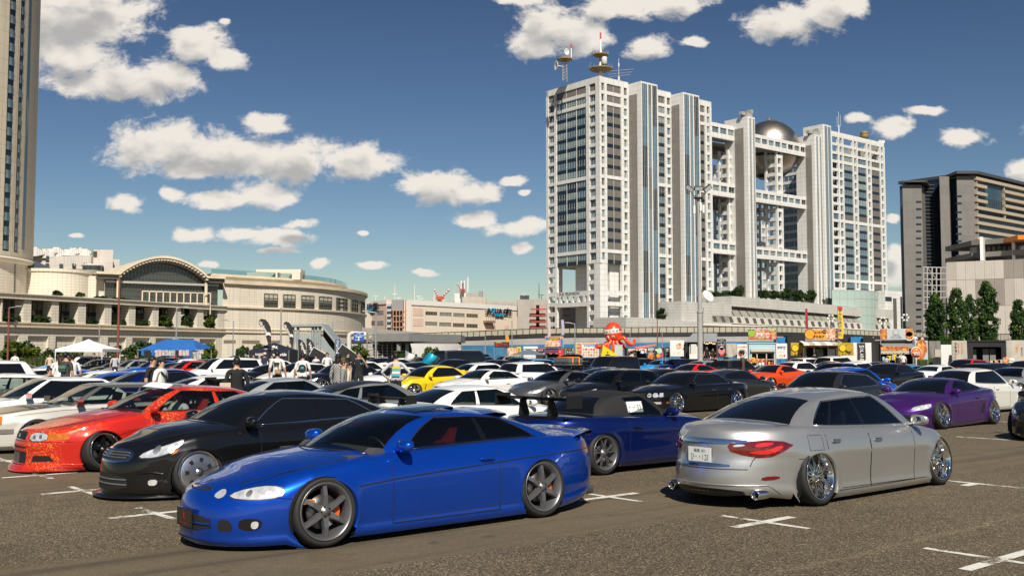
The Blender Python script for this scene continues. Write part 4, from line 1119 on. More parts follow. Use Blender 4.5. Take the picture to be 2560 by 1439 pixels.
mb.obj('service_rail',pmat('rail_steel',(.18,.16,.14),.5,.5),sph)
mb=MB();mb.lathe([(rs_*.99,-rs_*.22),(rs_*.955,-rs_*.33)],40,0);mb.lathe([(rs_*.5,-rs_*.88),(rs_*.36,-rs_*.96)],30,0);mb.obj('window_band',GLZ[2],sph)
# right block
R0,R1=AX(2080),AX(2213);ZR=fa(2096,331).z;zrb=fa(2100,760).z
levr=[ZR-2.9-5.-5.-FLH*i for i in range(0,40)];levr=[z for z in levr if z>zrb-2]
def za(zx):return AX(1740+zx/2.617)
bxs=[];sw=MB();cols=[(890,897,'c'),(897,935,'o'),(935,944,'c'),(944,964,'w'),(964,971,'c'),(971,1031,'W'),(1031,1039,'c'),(1039,1055,'w'),(1055,1063,'c'),(1063,1120,'W'),(1120,1129,'c'),(1129,1145,'w'),(1145,1152,'c'),(1152,1207,'L'),(1207,1215,'c'),(1215,1230,'w'),(1230,1240,'c')]
bxs.append((R0,R1,0,1.2,ZR-2.9,ZR))
for x0,x1,k in cols:
 a,b=za(x0),za(x1)
 if k=='c':bxs.append((a,b,-.12,1.2,0,ZR-2.9));continue
 zz=ZR-2.9
 for i,z in enumerate([ZR-7.9]+levr):
  grp=i<3 or(i-3)%7==6
  if i<2:bxs.append((a,b,.05,1.2,z,z+1.5))
  elif k=='w':bxs.append((a,b,.1,1.2,z,z+1.6));sw.box(a,b,.75,.85,z+1.6,zz)
  elif k=='o':
   bxs.append((a,b,.1,1.2,z,z+1.5));sw.box(a,b,2.6 if not grp else.6,2.8 if not grp else.8,z+1.5,zz)
  else:
   if grp:bxs.append((a,b,.08,1.2,z,z+1.7))
   else:sp.append((a,b,.5,.7,z+.05,z+1.7))
   put_win(a+.05,b-.05,z+1.7,zz,'f',.55,3 if(k=='L' or grp and i%2)else rnd.choice([0,0,1]),5)
  zz=z
wpc('right_front',bxs)
stuff(sw.obj('small_windows',GLZ[0],FUJI))
mb=MB()
for s in sp:mb.box(*s)
stuff(mb.obj('spandrel_bands',SPD,FUJI))
wpc('right_core',[(R0+1,R1-.3,3.2,BD-1.2,0,ZR-12.5),(R1-1.2,R1-.02,1.2,BD,0,ZR-.4),(R0,R1-1.3,BD-1.2,BD,0,ZR)],CONC)
gb=MB()
for i,z in enumerate(np.arange(8,ZR-16,FLH)):
 gb.box(R0+.8,R0+.98,3.4,BD-1.4,z+1.7,z+FLH-.05,0);gb.box(R0+.5,R0+.98,3.4,BD-1.4,z,z+1.7,1)
 for y in np.arange(4,BD-2,3.2):gb.box(R0+.7,R0+.8,y-.1,y+.1,z+1.7,z+FLH,1)
stuff(gb.obj('flank_glazing',[GLZ[0],PANEL],FUJI,uv=True))
mb=MB()
for zx in(1000,1090,1180):
 for dz in(5.2,10.2):
  for s in(-2.2,2.2):
   mb.M=MTR((za(zx)+s,5,ZR-2.9-dz+1.9))@MRO(R_(50),4,'X');mb.lathe([(0,0),(1.,.15),(1.9,.6),(2.,.62)],14,0);mb.M=None
stuff(mb.obj('balcony_dishes',pmat('dish_white',(.7,.7,.68),.4),FUJI))
mb=MB();q0,q1=fa(2080,735,14),fa(2195,770,14);zt,zb=fa(2120,727,14).z,4
n=12
for i in range(n):
 f0,f1=i/n,(i+1)/n;b0,b1=-14-9*math.sin(math.pi*f0),-14-9*math.sin(math.pi*f1);a0,a1=q0.x+(q1.x-q0.x)*f0,q0.x+(q1.x-q0.x)*f1
 mb.add([(a0,b0,zb),(a1,b1,zb),(a1,b1,zt),(a0,b0,zt)],[(0,1,2,3)],0)
 for z in LSP(zb,zt,8):mb.add([(a0,b0-.15,z-.12),(a1,b1-.15,z-.12),(a1,b1-.15,z+.12),(a0,b0-.15,z+.12)],[(0,1,2,3)],1)
 mb.box(a0-.1,a0+.1,b0-.2,b0,zb,zt,1)
 mb.add([(a0,b0,zt),(a1,b1,zt),(a1,-10,zt),(a0,-10,zt)],[(0,1,2,3)],1)
mb.obj('curved_glass_hall',[pmat('pane_mint',(.36,.47,.43),.12,0,.7),FRAMEW],FUJI)
mb=MB();p=18;c0,c1=fa(2212,730,p),fa(2266,730,p);mb.box(c0.x,c1.x,-p,0,0,fa(2230,727,p).z);an=mb.obj('annex',PANEL,FUJI,uv=True)
qb(('grey_cladding',PANELG,an),c0.x+(c1.x-c0.x)*.36,c0.x+(c1.x-c0.x)*.52,-p-.1,-p,4,fa(2230,745,p).z);mb=MB();mb.box(c0.x+(c1.x-c0.x)*.7,c0.x+(c1.x-c0.x)*.78,-p-.1,-p,4,c0.z-2);mb.box(c0.x+(c1.x-c0.x)*.86,c0.x+(c1.x-c0.x)*.94,-p-.1,-p,4,c0.z-2);mb.box(c0.x+.3,c0.x+(c1.x-c0.x)*.3,-p-.1,-p,c0.z-5,c0.z-2.5);mb.obj('glass_strip',GLZ[2],an)
# terrace podium with slanted panels
PW=tmat('podium_white_tile',(.56,.55,.51),2.6,1.3,.05,(.33,.32,.3),.06,.55,.5,.2)
pp=22.
def quadwall(name,pts,p,mat,thick=3.):
 v=[fa(x,y,p)for x,y in pts];mb=MB();m=len(v)
 vs=[tuple(q)for q in v]+[(q.x,q.y+thick,q.z)for q in v]
 mb.add(vs,[tuple(range(m))]+[(i,m+i,m+(i+1)%m,(i+1)%m)for i in range(m)],0);me=mb.obj(name,mat,FUJI,uv=True);return me
quadwall('terrace_wall',[(1829,765),(1829,739.5),(2232,775),(2232,797)],pp,PW,30)
quadwall('terrace_wall',[(1703,830),(1703,752),(1829,761),(1829,830)],pp,PW,30)
quadwall('terrace_wall',[(1565,832),(1565,792),(1640,795),(1640,832)],pp+6,PW,20);quadwall('terrace_wall',[(1640,832),(1640,797),(1770,806),(1770,832)],pp+3,PW,20)
quadwall('terrace_base',[(1770,840),(1770,808),(2232,826),(2232,840)],pp+1,PW,8)
tl,tr,ml,mr_,bl,br_=(1767,761),(2228,797),(1775,787),(2228,811),(1782,806),(2232,827)
NBAY=26
def lerp2(a,b,f):
 A,B=fa(a[0],a[1],pp),fa(b[0],b[1],pp);return A.lerp(B,f)
CP=pmat('slant_concrete',(.3,.285,.245),.75,var=.2,vscale=.4);PP=pmat('pale_panel',(.6,.57,.5),.6);DK=pmat('square_window',(.1,.1,.1),.3)
for i in range(NBAY):
 f0,f1=i/NBAY,(i+1)/NBAY;g0,g1=f0+.06/NBAY,f1-.06/NBAY
 a,b,c,d=lerp2(tl,tr,g0),lerp2(tl,tr,g1),lerp2(ml,mr_,g1),lerp2(ml,mr_,g0)
 a.y+=2.6;b.y+=2.6
 mb=MB();vs=[a-Vector((0,.5,0)),b-Vector((0,.5,0)),c,d];mb.add([tuple(v)for v in vs]+[(v.x,v.y+.8,v.z)for v in vs],[(3,2,1,0),(0,1,5,4),(1,2,6,5),(2,3,7,6),(3,0,4,7)],0);mb.obj('slanted_panel',CP,FUJI)
 e,f=lerp2(bl,br_,f1),lerp2(bl,br_,f0);c2,d2=lerp2(ml,mr_,f1),lerp2(ml,mr_,f0)
 mb=MB();q=[d2,c2,e,f];mb.add([tuple(v)for v in q]+[(v.x,v.y+2,v.z)for v in q],[(3,2,1,0),(0,1,5,4),(3,7,6,2)],0)
 def bl2(s,t):return d2.lerp(c2,s).lerp(f.lerp(e,s),t)
 w=[bl2(.2,.12),bl2(.62,.12),bl2(.62,.86),bl2(.2,.86)];mb.add([(v.x,v.y-.08,v.z)for v in w],[(3,2,1,0)],1);mb.obj('soffit_panel',[PP,DK],FUJI)
mb=MB();e,f=fa(1755,812,pp+4.5),fa(2236,829,pp+4.5);mb.tube([e,f],.7,6,0);mb.obj('base_ledge',PP,FUJI)
# things on the roofs
WHT=pmat('antenna_white',(.72,.72,.7),.4);RUST=pmat('platform_ochre',(.3,.2,.07),.6,var=.5,vscale=.8);STL=pmat('lattice_steel',(.42,.4,.36),.5);RED=pmat('beacon_red',(.55,.06,.03),.5)
def roofpt(px,py,b):p=fa(px,py,-b);return FO+FA*p.x+FB*b+Vector((0,0,p.z))
def on_fuji(px,b):p=fa(px,200,-b);w=FO+FA*p.x+FB*b;return Vector((w.x,w.y,HF))
def mast_thing(label,px,b,parts):
 t=thing('antenna_mast',label,'antenna',on_fuji(px,b),0)
 return t
t=mast_thing('two tiered round antenna platform with red tipped mast on the headquarters corner',1502,4,None)
ql(('pole',WHT,t),[(1.,-.5),(1.,6),(.7,6),(.6,14),(.3,14.2),(.2,22)],12,0)
for z,r in((4.5,5.4),(11.2,3.6)):
 mb=MB();mb.lathe([(1,z-.8),(r*.8,z-.5),(r,z),(r,z+.5),(r-.4,z+.5),(1,z+.2)],28,0)
 for k in range(14):a=2*math.pi*k/14;mb.tube([(r*math.cos(a),r*math.sin(a),z+.4),(r*math.cos(a),r*math.sin(a),z+1.7+(k*7%3)*.5)],.08,4,1)
 mb.lathe([(r,z+1.5),(r+.08,z+1.6)],28,1);mb.obj('round_platform',[RUST,STL],t)
ql(('radome',WHT,t),[(0,10),(1.3,10),(1.35,9.6),(1.35,6.8),(1.,6.5)],14,0,'z',(1.5,-1.2,0))
qt(('beacon',RED,t),[(0,0,19),(0,0,22)],.35,8,0)
t=mast_thing('lattice antenna mast with two white dishes at the left end of the headquarters roof',1412,16,None)
mb=MB()
for dx,dy in((-1,-1),(1,-1),(1,1),(-1,1)):mb.tube([(dx,dy,-.5),(dx*.8,dy*.8,11)],.16,5,0)
for z in np.arange(0,10,1.4):
 for s in((-1,-1,1,-1),(1,-1,1,1),(1,1,-1,1),(-1,1,-1,-1)):mb.tube([(s[0]*.95,s[1]*.95,z),(s[2]*.95,s[3]*.95,z+1.4)],.1,4,0)
mb.obj('lattice',STL,t)
ql(('round_platform',RUST,t),[(.5,9.2),(3.2,9.4),(3.5,9.8),(3.4,10.3),(.5,10)],24,0)
for loc,r,rz in(((-3.8,-1.5,6.5),2.2,R_(200)),((.6,-1.4,13),1.5,R_(-55))):
 mb=MB();mb.M=MTR(loc)@MRO(rz,4,'Z')@MRO(R_(90),4,'Y');mb.lathe([(0,-.5),(r*.5,-.35),(r*.9,.2),(r,.5),(r*.9,.45),(0,0.)],18,0);mb.M=None;mb.tube([loc,(0,0,loc[2])],.2,5,0);mb.obj('dish',WHT,t)
mb=MB();mb.tube([(3,-1,10),(3,-1,15)],.3,6,0);mb.tube([(3,-1,15),(3,-1,17)],.4,6,1);mb.obj('whip',[WHT,RED],t)
t=mast_thing('thin roof aerial with long horizontal rods on the headquarters',1547,4,None)
mb=MB();mb.tube([(0,0,-.5),(0,0,3.2)],.5,6,0);mb.tube([(0,0,3.2),(0,0,12)],.12,5,0);mb.tube([(0,0,8),(0,0,9.6)],.35,6,0);mb.obj('pole',WHT,t)
mb=MB()
for i,z in enumerate((3.6,4.8,6.2)):mb.tube([(-4.5-i*.4,2,z),(5+i,-2.5,z)],.1,4,0)
mb.obj('rods',STL,t)
t=thing('antenna_mast','small round drum on a post on the right block of the headquarters','antenna',roofpt(2161,345,8));t.location.z=ZR
mb=MB();mb.lathe([(.8,0),(.8,2.5)],10,0);mb.lathe([(1.2,2.5),(2.4,3.2),(2.5,5.),(2.3,5.2),(2.5,5.4),(2.4,7.),(2.,7.1),(1.8,5.6)],16,1);mb.obj('drum',[WHT,RUST],t)
t=thing('antenna_mast','thin whip aerials at the left corner of the right block','antenna',roofpt(2097,330,2));t.location.z=ZR
mb=MB();mb.tube([(0,0,0),(0,0,5)],.4,6,0)
for dx,h in((-.9,10),(0,13),(1.,11)):mb.tube([(dx,0,4),(dx,0,h)],.12,4,0)
mb.obj('aerials',WHT,t)
t=thing('antenna_mast','pair of small dishes at the far right roof corner of the headquarters','antenna',roofpt(2204,360,3));t.location.z=ZR
mb=MB()
for x in(-.9,.9):mb.M=MTR((x,0,1.8))@MRO(R_(90),4,'X');mb.lathe([(0,0),(.7,.1),(1.1,.5)],12,0);mb.M=None;mb.tube([(x,0,0),(x,.2,1.8)],.15,5,0)
mb.obj('dish',WHT,t)
# OTHER BUILDINGS
class Wall:
 """vertical plane through world point o along heading a (degrees); outward normal to the right of the heading"""
 def __init__(s,o,ang):s.o=Vector((o[0],o[1],0));s.a=R_(ang);s.d=Vector((math.cos(s.a),math.sin(s.a),0));s.n=Vector((math.sin(s.a),-math.cos(s.a),0))
 def pt(s,px,py,p=0.):
  r=ray(px,py);c=Vector((0,0,CAMZ));t=((s.o+s.n*p)-c).dot(s.n)/r.dot(s.n);w=c+r*t;return Vector(((w-s.o).dot(s.d),-p,w.z))
 def x(s,px,p=0.):return s.pt(px,800,p).x
 def world(s,x,y,z):return s.o+s.d*x-s.n*y*-1*-1+Vector((0,0,z))
CREAM=tmat('cream_stone',(.74,.67,.55),1.15,.62,.022,(.33,.27,.2),.06,.6,0,.14)
CREAM2=tmat('cream_tower',(.68,.6,.46),3.6,3.,.03,(.38,.32,.24),.05,.6,0,.12)
CREAMP=pmat('cream_cornice',(.7,.6,.45),.6,var=.2,vscale=.3)
BRZ_=pmat('bronze_frame',(.1,.085,.06),.45);BLIND=pmat('blind_cream',(.42,.42,.34),.6);GDK=pmat('pane_grey',(.05,.06,.06),.07,0,.8)
# hotel tower
HY_=213;hc=at(-250,800,HY_+6);_a=math.atan2(hc.x,hc.y);hr=math.hypot(hc.x,hc.y)*math.sin(math.atan((79-CX)/FPX)-_a)
TW=thing('hotel_tower','tall cream hotel tower with narrow window strips at the left edge','building',(hc.x,hc.y,0))
zb=at(60,640,HY_).z
ql(('tower_shaft',CREAM2,TW),[(hr,zb),(hr,98),(hr-2,98.01),(0,98.02)],72,0,smooth=False,u=1)
ang0=math.atan2(-hc.y,-hc.x)
def pang(px,y=400):
 r=ray(px,y);d=Vector((r.x,r.y)).normalized();c=Vector((hc.x,hc.y));b=d.dot(c);disc=b*b-(c.length_squared-hr*hr)
 if disc<0:return None
 q=d*(b-math.sqrt(disc))-c;return math.atan2(q.y,q.x)
for p0,p1 in((14,27),(42,49)):
 a0,a1=pang(p0),pang(p1);z=zb+1.5;i=0
 sl=MB();sl.lathe([(hr+.02,zb+1.2),(hr+.02,97)],3,0,'z',(0,0,0),False,a0-.004,a1+.004);sl.obj('window_strip',SPD,TW)
 wm_=MB();wm_.lathe([(hr+.1,0),(hr+.1,1.75)],3,0,'z',(0,0,0),False,a0,(a0+a1)/2+0.);wm_.lathe([(hr+.1,0),(hr+.1,1.75)],3,1,'z',(0,0,0),False,(a0+a1)/2,a1);wme=wm_.mesh('window',[GLZ[1],GLZ[0]])
 while z<95:inst(wme,'window',TW,(0,0,z));z+=3.;i+=1
a=pang(62.5)
if a:
 ql(('edge_glazing',GLZ[0],TW),[(hr+.06,zb+2),(hr+.06,96)],4,0,'z',(0,0,0),False,a-.01,a+.035)
for px in(0,34):
 a=pang(px)
 if a:ql(('joint',CREAMP,TW),[(hr+.12,zb),(hr+.12,97)],1,0,'z',(0,0,0),False,a-.0008,a+.0008)
ql(('tower_base',CREAM,TW),[(hr-.3,zb-10),(hr-.3,zb-1.2),(hr+.4,zb-1.),(hr+.7,zb-.3),(hr+.2,zb+.05)],72,0,smooth=False,u=1)
a=pang(40,690);ql(('dark_slot',GDK,TW),[(hr-.24,0),(hr-.24,zb-1.3)],2,0,'z',(0,0,0),False,a-.01,a+.012)
# hotel podium
HW=Wall((-96.5,193),66)
HOT=thing('hotel_podium','long cream stone hotel podium with open colonnade and recessed base panels','building',HW.o,HW.a)
s0,s1=-40,HW.x(562);zc1,zc0,zl=13.,11.9,7.4
mb=MB();mb.box(s0,s1,-.5,5,zc0+.25,zc1-.2);mb.box(s0,s1,-.9,5,zc1-.2,zc1);mb.box(s0,s1,-.7,0,zc0,zc0+.25);mb.obj('cornice',CREAM,HOT,uv=True)
mb=MB();mb.box(s0,s1,-.7,0,zl-.9,zl-.55);mb.box(s0,s1,-.5,0,zl-.12,zl+.12);mb.obj('band_course',CREAMP,HOT)
cx_=[(-60,-20),(0,3),(56,75),(126,144),(193,212),(259,276),(320,336),(379,394),(437,450),(491,506),(542,562)]
for p0,p1 in cx_:
 qb(('column',CREAM,HOT),HW.x(p0),HW.x(p1),-.25,2.2,zl,zc0,u=1)
rec=[(12,48),(71,122),(140,190),(207,253),(271,316),(332,376),(390,432),(446,486),(500,540)]
bw=[];last=s0
for p0,p1 in rec:
 a,b=HW.x(p0),HW.x(p1);bw+=[(last,a,-.02,1,0,zl),(a,b,-.02,1,4.9,zl),(a,b,.55,1,0,4.9)];last=b
bw.append((last,s1,-.02,1,0,zl));mb=MB()
for q in bw:mb.box(*q)
mb.obj('base_wall',CREAM,HOT,uv=True)
mb=MB();mb.box(s0,s1,1,16,6.3,zl);mb.box(s0,s1,15,16,zl,13);mb.box(s0,s1,5,30,zc0,zc0+.3);mb.obj('terrace',CREAM,HOT,uv=True)
mb=MB();g1=HW.x(318);mb.box(s0,g1,6.2,6.4,zl,zc0,0)
for i in range(60):
 x=s0+(g1-s0)*i/59
 mb.box(x-.06,x+.06,6.,6.2,zl,zc0,1)
for z,h in((zc0-1.6,1.5),(zl+1.5,.5)):mb.box(s0,g1,6.12,6.2,z,z+h,2)
mb.box(g1,g1+.4,6.2,15,zl,zc0,0)
stuff(mb.obj('lobby_glazing',[GDK,BRZ_,pmat('blind_grey',(.3,.32,.3),.6)],HOT))
dc=at(135,700,232);dr=at(212,700,228).x-dc.x;dz=at(135,669,222).z
DR=thing('round_hall','low round cream stone hall between the hotel tower and the arched hall','building',(dc.x,dc.y,0))
ql(('drum_wall',CREAM,DR),[(dr,8),(dr,dz-.8),(dr+.35,dz-.6),(dr+.35,dz),(dr-.5,dz+.05),(0,dz+.1)],56,0,smooth=False,u=1)
ql(('pyramid_roof',pmat('slate_roof',(.06,.07,.09),.5),DR),[(3.4,dz),(3.4,dz+.5),(0,dz+2.)],4,0,smooth=False,c=(-dr*.25,-dr*.55,0))
# arched glass hall
AW=Wall(tuple(at(235,800,232))[:2],34)
AH=thing('arched_hall','glass fronted hall under a cream arched roof in the hotel complex','building',AW.o,AW.a)
xa0,xa1,xm=AW.x(294),AW.x(511),AW.x(404);zs=AW.pt(294,697).z;ztop=AW.pt(404,656).z;xe0,xe1=AW.x(234),AW.x(556)
rad=((xa1-xa0)/2)
arc=[(xa0+(xa1-xa0)*i/28,zs+(ztop-zs)*(math.sin(math.pi*i/28)**.8))for i in range(29)]
def arch_band(off,th,y0,y1,mat,name,par=AH):
 pts=[(xe0,zs+off)]+[(x,z+off)for x,z in arc]+[(xe1,zs+off)];mb=MB();vs=[]
 for x,z in pts:vs+=[(x,y0,z),(x,y1,z),(x,y1,z+th),(x,y0,z+th)]
 n=len(pts);mb.add(vs,[(i*4+k,(i+1)*4+k,(i+1)*4+(k+1)%4,i*4+(k+1)%4)for i in range(n-1)for k in range(4)]+[(0,1,2,3),((n-1)*4+3,(n-1)*4+2,(n-1)*4+1,(n-1)*4)],0);return mb.obj(name,mat,par)
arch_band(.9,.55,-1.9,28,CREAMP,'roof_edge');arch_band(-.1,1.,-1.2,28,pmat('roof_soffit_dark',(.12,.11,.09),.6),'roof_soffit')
mb=MB()
for x,z in arc:mb.cbox((x,-1.4,z+.55),(.55,.5,.35))
stuff(mb.obj('eave_blocks',CREAMP,AH))
gm=MB();zg0=AW.pt(400,752).z-3;xl,xr=AW.x(262),AW.x(545)
xs_=LSP(xl,xr,34)
for i in range(33):
 a,b=xs_[i],xs_[i+1]
 def zt_(x):return float(np.interp(x,[p[0]for p in arc],[p[1]for p in arc]))if xa0<=x<=xa1 else zs
 gm.add([(a,.6,zg0),(b,.6,zg0),(b,.6,zt_(b)),(a,.6,zt_(a))],[(0,1,2,3)],0)
 gm.box(a-.06,a+.06,.42,.6,zg0,zt_(a),1)
for z in np.arange(zg0,ztop,1.35):
 a,b=xl,xr
 if z>zs:
  ins=[p[0]for p in arc if p[1]>z]
  if not ins:continue
  a,b=min(ins),max(ins)
 gm.box(a,b,.45,.6,z-.04,z+.04,1)
gm.obj('curtain_wall',[GDK,BRZ_],AH)
qb(('transom_beam',pmat('steel_grey',(.38,.37,.34),.45),AH),xl,xr,-.4,.5,AW.pt(400,708).z-.25,AW.pt(400,708).z+.25)
for px in(292,512):x=AW.x(px);qt(('column',CREAMP,AH),[(x,-.6,zg0),(x,-.6,zs)],.38,10,0)
mb=MB();mb.box(AW.x(216),AW.x(236),-1,4,8,AW.pt(225,690).z);mb.box(AW.x(235),xl,1.2,2,8,zs);mb.obj('end_pier',CREAM,AH,uv=True)
mb=MB();r0=AW.x(350)
for i in range(11):x=r0+i*(AW.x(520)-r0)/10;mb.box(x-.12,x+.12,-1.6,-1.45,zg0,zg0+5.2)
for z in(zg0+2.6,zg0+5.1):mb.box(r0,AW.x(520),-1.6,-1.45,z-.12,z+.12)
mb.obj('screen_frame',CREAMP,AH)
# round wing with windows
plan=[(556,250.5),(600,254),(650,258.5),(700,262.5),(745,266.5),(785,271),(820,276),(850,281.5),(875,288),(895,296),(907,304),(913,314),(905,330)]
PT=[at(x,800,y)for x,y in plan]
dense=[]
for i in range(len(PT)-1):
 p0,p1,p2,p3=PT[max(i-1,0)],PT[i],PT[i+1],PT[min(i+2,len(PT)-1)]
 for k in range(5):
  t=k/5;dense.append(.5*((2*p1)+(p2-p0)*t+(2*p0-5*p1+4*p2-p3)*t*t+(3*p1-p0-3*p2+p3)*t**3))
dense.append(PT[-1]);dense=[Vector((p.x,p.y,0))for p in dense]
RW=thing('round_wing','curved cream stone wing of the hotel with a row of square windows','building',(0,0,0))
def offs(p):
 o=[]
 for i,q in enumerate(dense):
  t=(dense[min(i+1,len(dense)-1)]-dense[max(i-1,0)]).normalized();o.append(q+Vector((t.y,-t.x,0))*p)
 return o
def band(name,p,z0,z1,mat,top=True,i0=0,i1=None):
 o=offs(p)[i0:i1];mb=MB();n=len(o);vs=[(q.x,q.y,z0)for q in o]+[(q.x,q.y,z1)for q in o]
 mb.add(vs,[(i,i+1,n+i+1,n+i)for i in range(n-1)],0)
 if top:
  b=[q+Vector((-14,20,0))for q in o];mb.add([(q.x,q.y,z1)for q in o]+[(q.x,q.y,z1)for q in b],[(i,i+1,n+i+1,n+i)for i in range(n-1)],0);mb.add([(q.x,q.y,z0)for q in o]+[(q.x,q.y,z0)for q in b],[(i,n+i,n+i+1,i+1)for i in range(n-1)],0)
 return mb.obj(name,mat,RW,uv=True)
band('wall',0,0,18.9,CREAM,False);
for z0,z1,p in((18.5,19.3,.7),(12.6,13.05,.45),(7.3,7.52,.25),(6.5,6.85,.35)):band('cornice',p,z0,z1,CREAMP)
band('upper_wall',-6,19.2,21.2,CREAM);band('cornice',-5.4,20.7,21.3,CREAMP)
gl=gmat('balustrade_glass',(.55,.75,.78),.03,.75,(.12,.2,.22));band('glass_balustrade',-5.7,21.3,22.5,gl,False)
def wing_ray(px,off=0.):
 """distance along the curve where a column meets it"""
 for i in range(len(dense)-1):
  a,b=proj((dense[i].x,dense[i].y,10))[0],proj((dense[i+1].x,dense[i+1].y,10))[0]
  if a<=px<=b:f=(px-a)/(b-a+1e-9);return dense[i].lerp(dense[i+1],f)
 return dense[-3]
for p0,p1 in((659,692),(707,736),(752,783),(796,827),(839,866),(876,893),(899,909)):
 a,b=wing_ray(p0),wing_ray(p1);t=(b-a);L=t.length;t.normalize();ang=math.atan2(t.y,t.x)
 mb=MB();h=3.45
 mb.box(-L/2,L/2,.12,.2,0,h,0)
 mb.box(-L/2,L/2,.02,.14,h*.55,h*.97,1)if p0<830 else None
 for k in range(4):x=-L/2+L*k/3;mb.box(x-.07,x+.07,-.12,.14,0,h,2)
 for z in(0,h*.36,h*.68,h):mb.box(-L/2,L/2,-.12,.14,z-.06,z+.06,2)
 o=mb.obj('window',[GDK,BLIND,BRZ_],RW);m_=(a+b)/2+Vector((t.y,-t.x,0))*.22;o.location=(m_.x,m_.y,13.05);o.rotation_euler=(0,0,ang)
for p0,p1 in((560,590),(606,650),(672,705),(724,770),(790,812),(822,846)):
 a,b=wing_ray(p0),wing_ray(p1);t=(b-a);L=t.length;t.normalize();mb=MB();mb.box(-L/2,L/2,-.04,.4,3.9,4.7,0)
 o=mb.obj('recess_shade_strip',pmat('recess_shade',(.2,.165,.12),.7),RW);m_=(a+b)/2;o.location=(m_.x,m_.y,0);o.rotation_euler=(0,0,math.atan2(t.y,t.x))  # dark strip painted for the shade under the top of each base recess
mb=MB();a,b=at(560,700,250),at(597,760,250)
mb.add([(a.x,a.y-1.5,7.4),(b.x,b.y-.5,7.4),(b.x,b.y-.5,18.5),(a.x,a.y-1.5,18.5)],[(0,1,2,3)],0)
rb=[((617,693),(680,712),268,pmat('roof_box',(.6,.56,.47),.6)),((683,750),(680,712),272,None),((640,752),(673,695),285,None)]
for(x0,x1),(y0,y1),Y,m_ in rb:
 p,q=at(x0,y0,Y),at(x1,y1,Y);qb(('roof_box',MATS['roof_box'],RW),p.x,q.x,Y,Y+6,21,p.z)
 # white hotel far behind
WH=thing('far_hotel','pale pink white stepped hotel far behind the arched hall','building',(0,0,0));WHM=tmat('pale_hotel',(.62,.56,.5),6,6,.06,(.42,.37,.33),.04,.6,0,.1)
for nm,x0,x1,y0,Y,dp in(('wing',50,130,632,345,30),('main_block',75,238,640,335,30),('main_block',75,190,630,345,24),('lift_tower',234,283,624,326,26),('side_block',283,299,648,334,22),('upper_step',90,150,622,350,10)):
 p,q=at(x0,y0,Y),at(x1,y0,Y);mb=MB();e=-dp*.5;mb.prism([(p.x,Y),(q.x,Y),(q.x+e,Y+dp),(p.x+e,Y+dp)],0,p.z);mb.obj(nm,WHM,WH,uv=True)
mb=MB()
for i in range(26):
 x=78+i*6;p=at(x,632+((i*37)%9)-4,333+i*.37);mb.cbox(p,(.9+((i*13)%7)*.4,2.13,1.+((i*29)%5)*.5))
for i in range(8):p=at(160+i*9,640,331);mb.tube([p,p+Vector((0,0,-3))],.18,4,0)
mb.tube([at(160,638,331),at(235,640,331)],.15,4,0);stuff(mb.obj('roof_clutter',pmat('clutter_white',(.66,.64,.6),.5),WH))
for i,(x,y)in enumerate(((78,645),(118,645),(118,664),(153,665),(185,664),(213,663),(238,634))):
 p=at(x,y,325.7 if x>234 else 334.5);o=qc(('window',GDK,WH),(0,0,0),(1.1,.3,1.5));o.location=p
p=at(231,660,324);o=ql(('bay_turret',MATS['clutter_white'],WH),[(0,-4),(2.6,-2.6),(2.9,-2.2),(2.9,-.8),(3.3,-.6),(3.3,-.2),(0,0)],16,0);o.location=p
o=ql(('turret_window',GDK,WH),[(2.95,-2.),(2.95,-1.)],16,0);o.location=p
# shopping mall with big letters
PINK=tmat('mall_cream',(.8,.69,.56),1.8,1.2,.02,(.5,.42,.34),.04,.6,0,.08);PINK2=tmat('mall_pink',(.74,.54,.44),1.8,1.2,.02,(.42,.3,.24),.04,.6,0,.1)
MW=Wall(tuple(at(1021,800,500))[:2],53);ML=thing('shopping_mall','pink and cream shopping mall carrying the larger navy and cyan letters','building',MW.o,MW.a)
x1=MW.x(1311.5);zt=MW.pt(1021,750).z
qb(('long_wall',PINK,ML),0,x1,0,40,0,zt,u=1)
mb=MB();mb.box(-.3,x1+.2,-.4,0.,zt-2.2,zt+.2);mb.box(-.3,1.6,-.4,0,0,zt-2.2);mb.box(MW.x(1296),x1+.2,-.4,0,0,zt-2.2);mb.obj('white_border',pmat('mall_white',(.78,.76,.72),.5),ML)
for c0,c1,r0,r1 in((1032,1058,769,789),(1032,1058,795,815),(1261,1272,812,822)):
 a,b=MW.pt(c0,r0),MW.pt(c1,r1);qb(('pink_panel',PINK2,ML),a.x,b.x,-.12,0,b.z,a.z,u=1)
for r0,r1,cc in((777.5,787.5,((1063.5,1092),(1099,1128),(1133,1160.5),(1166,1193.5))),(803,813,((1063,1092),(1098,1127),(1132,1160),(1166,1193)))):
 for k,(c0,c1)in enumerate(cc):
  a=MW.pt(c0,r0+(c0-1063)*.055);b=MW.pt(c1,r1+(c0-1063)*.055);mb=MB();mb.box(a.x,b.x,-.06,.1,b.z,a.z,0);n=7
  for i in range(n+1):x=a.x+(b.x-a.x)*i/n;mb.box(x-.12,x+.12,-.2,-.05,b.z,a.z,1)
  mb.box(a.x,b.x,-.2,-.05,a.z-.2,a.z,1);mb.obj('window',[[GLZ[2],GLZ[1],GLZ[1],pmat('pane_brown',(.1,.06,.045),.2)][(k+(r0>800))%4],pmat('mall_frame',(.3,.26,.22),.5)],ML)
a,b=MW.pt(1299,773),MW.pt(1309,826);mb=MB();mb.box(a.x,b.x,-.5,-.1,b.z,a.z,0)
for i in range(4):x=a.x+(b.x-a.x)*i/3;mb.box(x-.2,x+.2,-.7,-.5,b.z,a.z,1)
for i in range(8):z=b.z+(a.z-b.z)*i/7;mb.box(a.x,b.x,-.7,-.5,z-.2,z+.2,1)
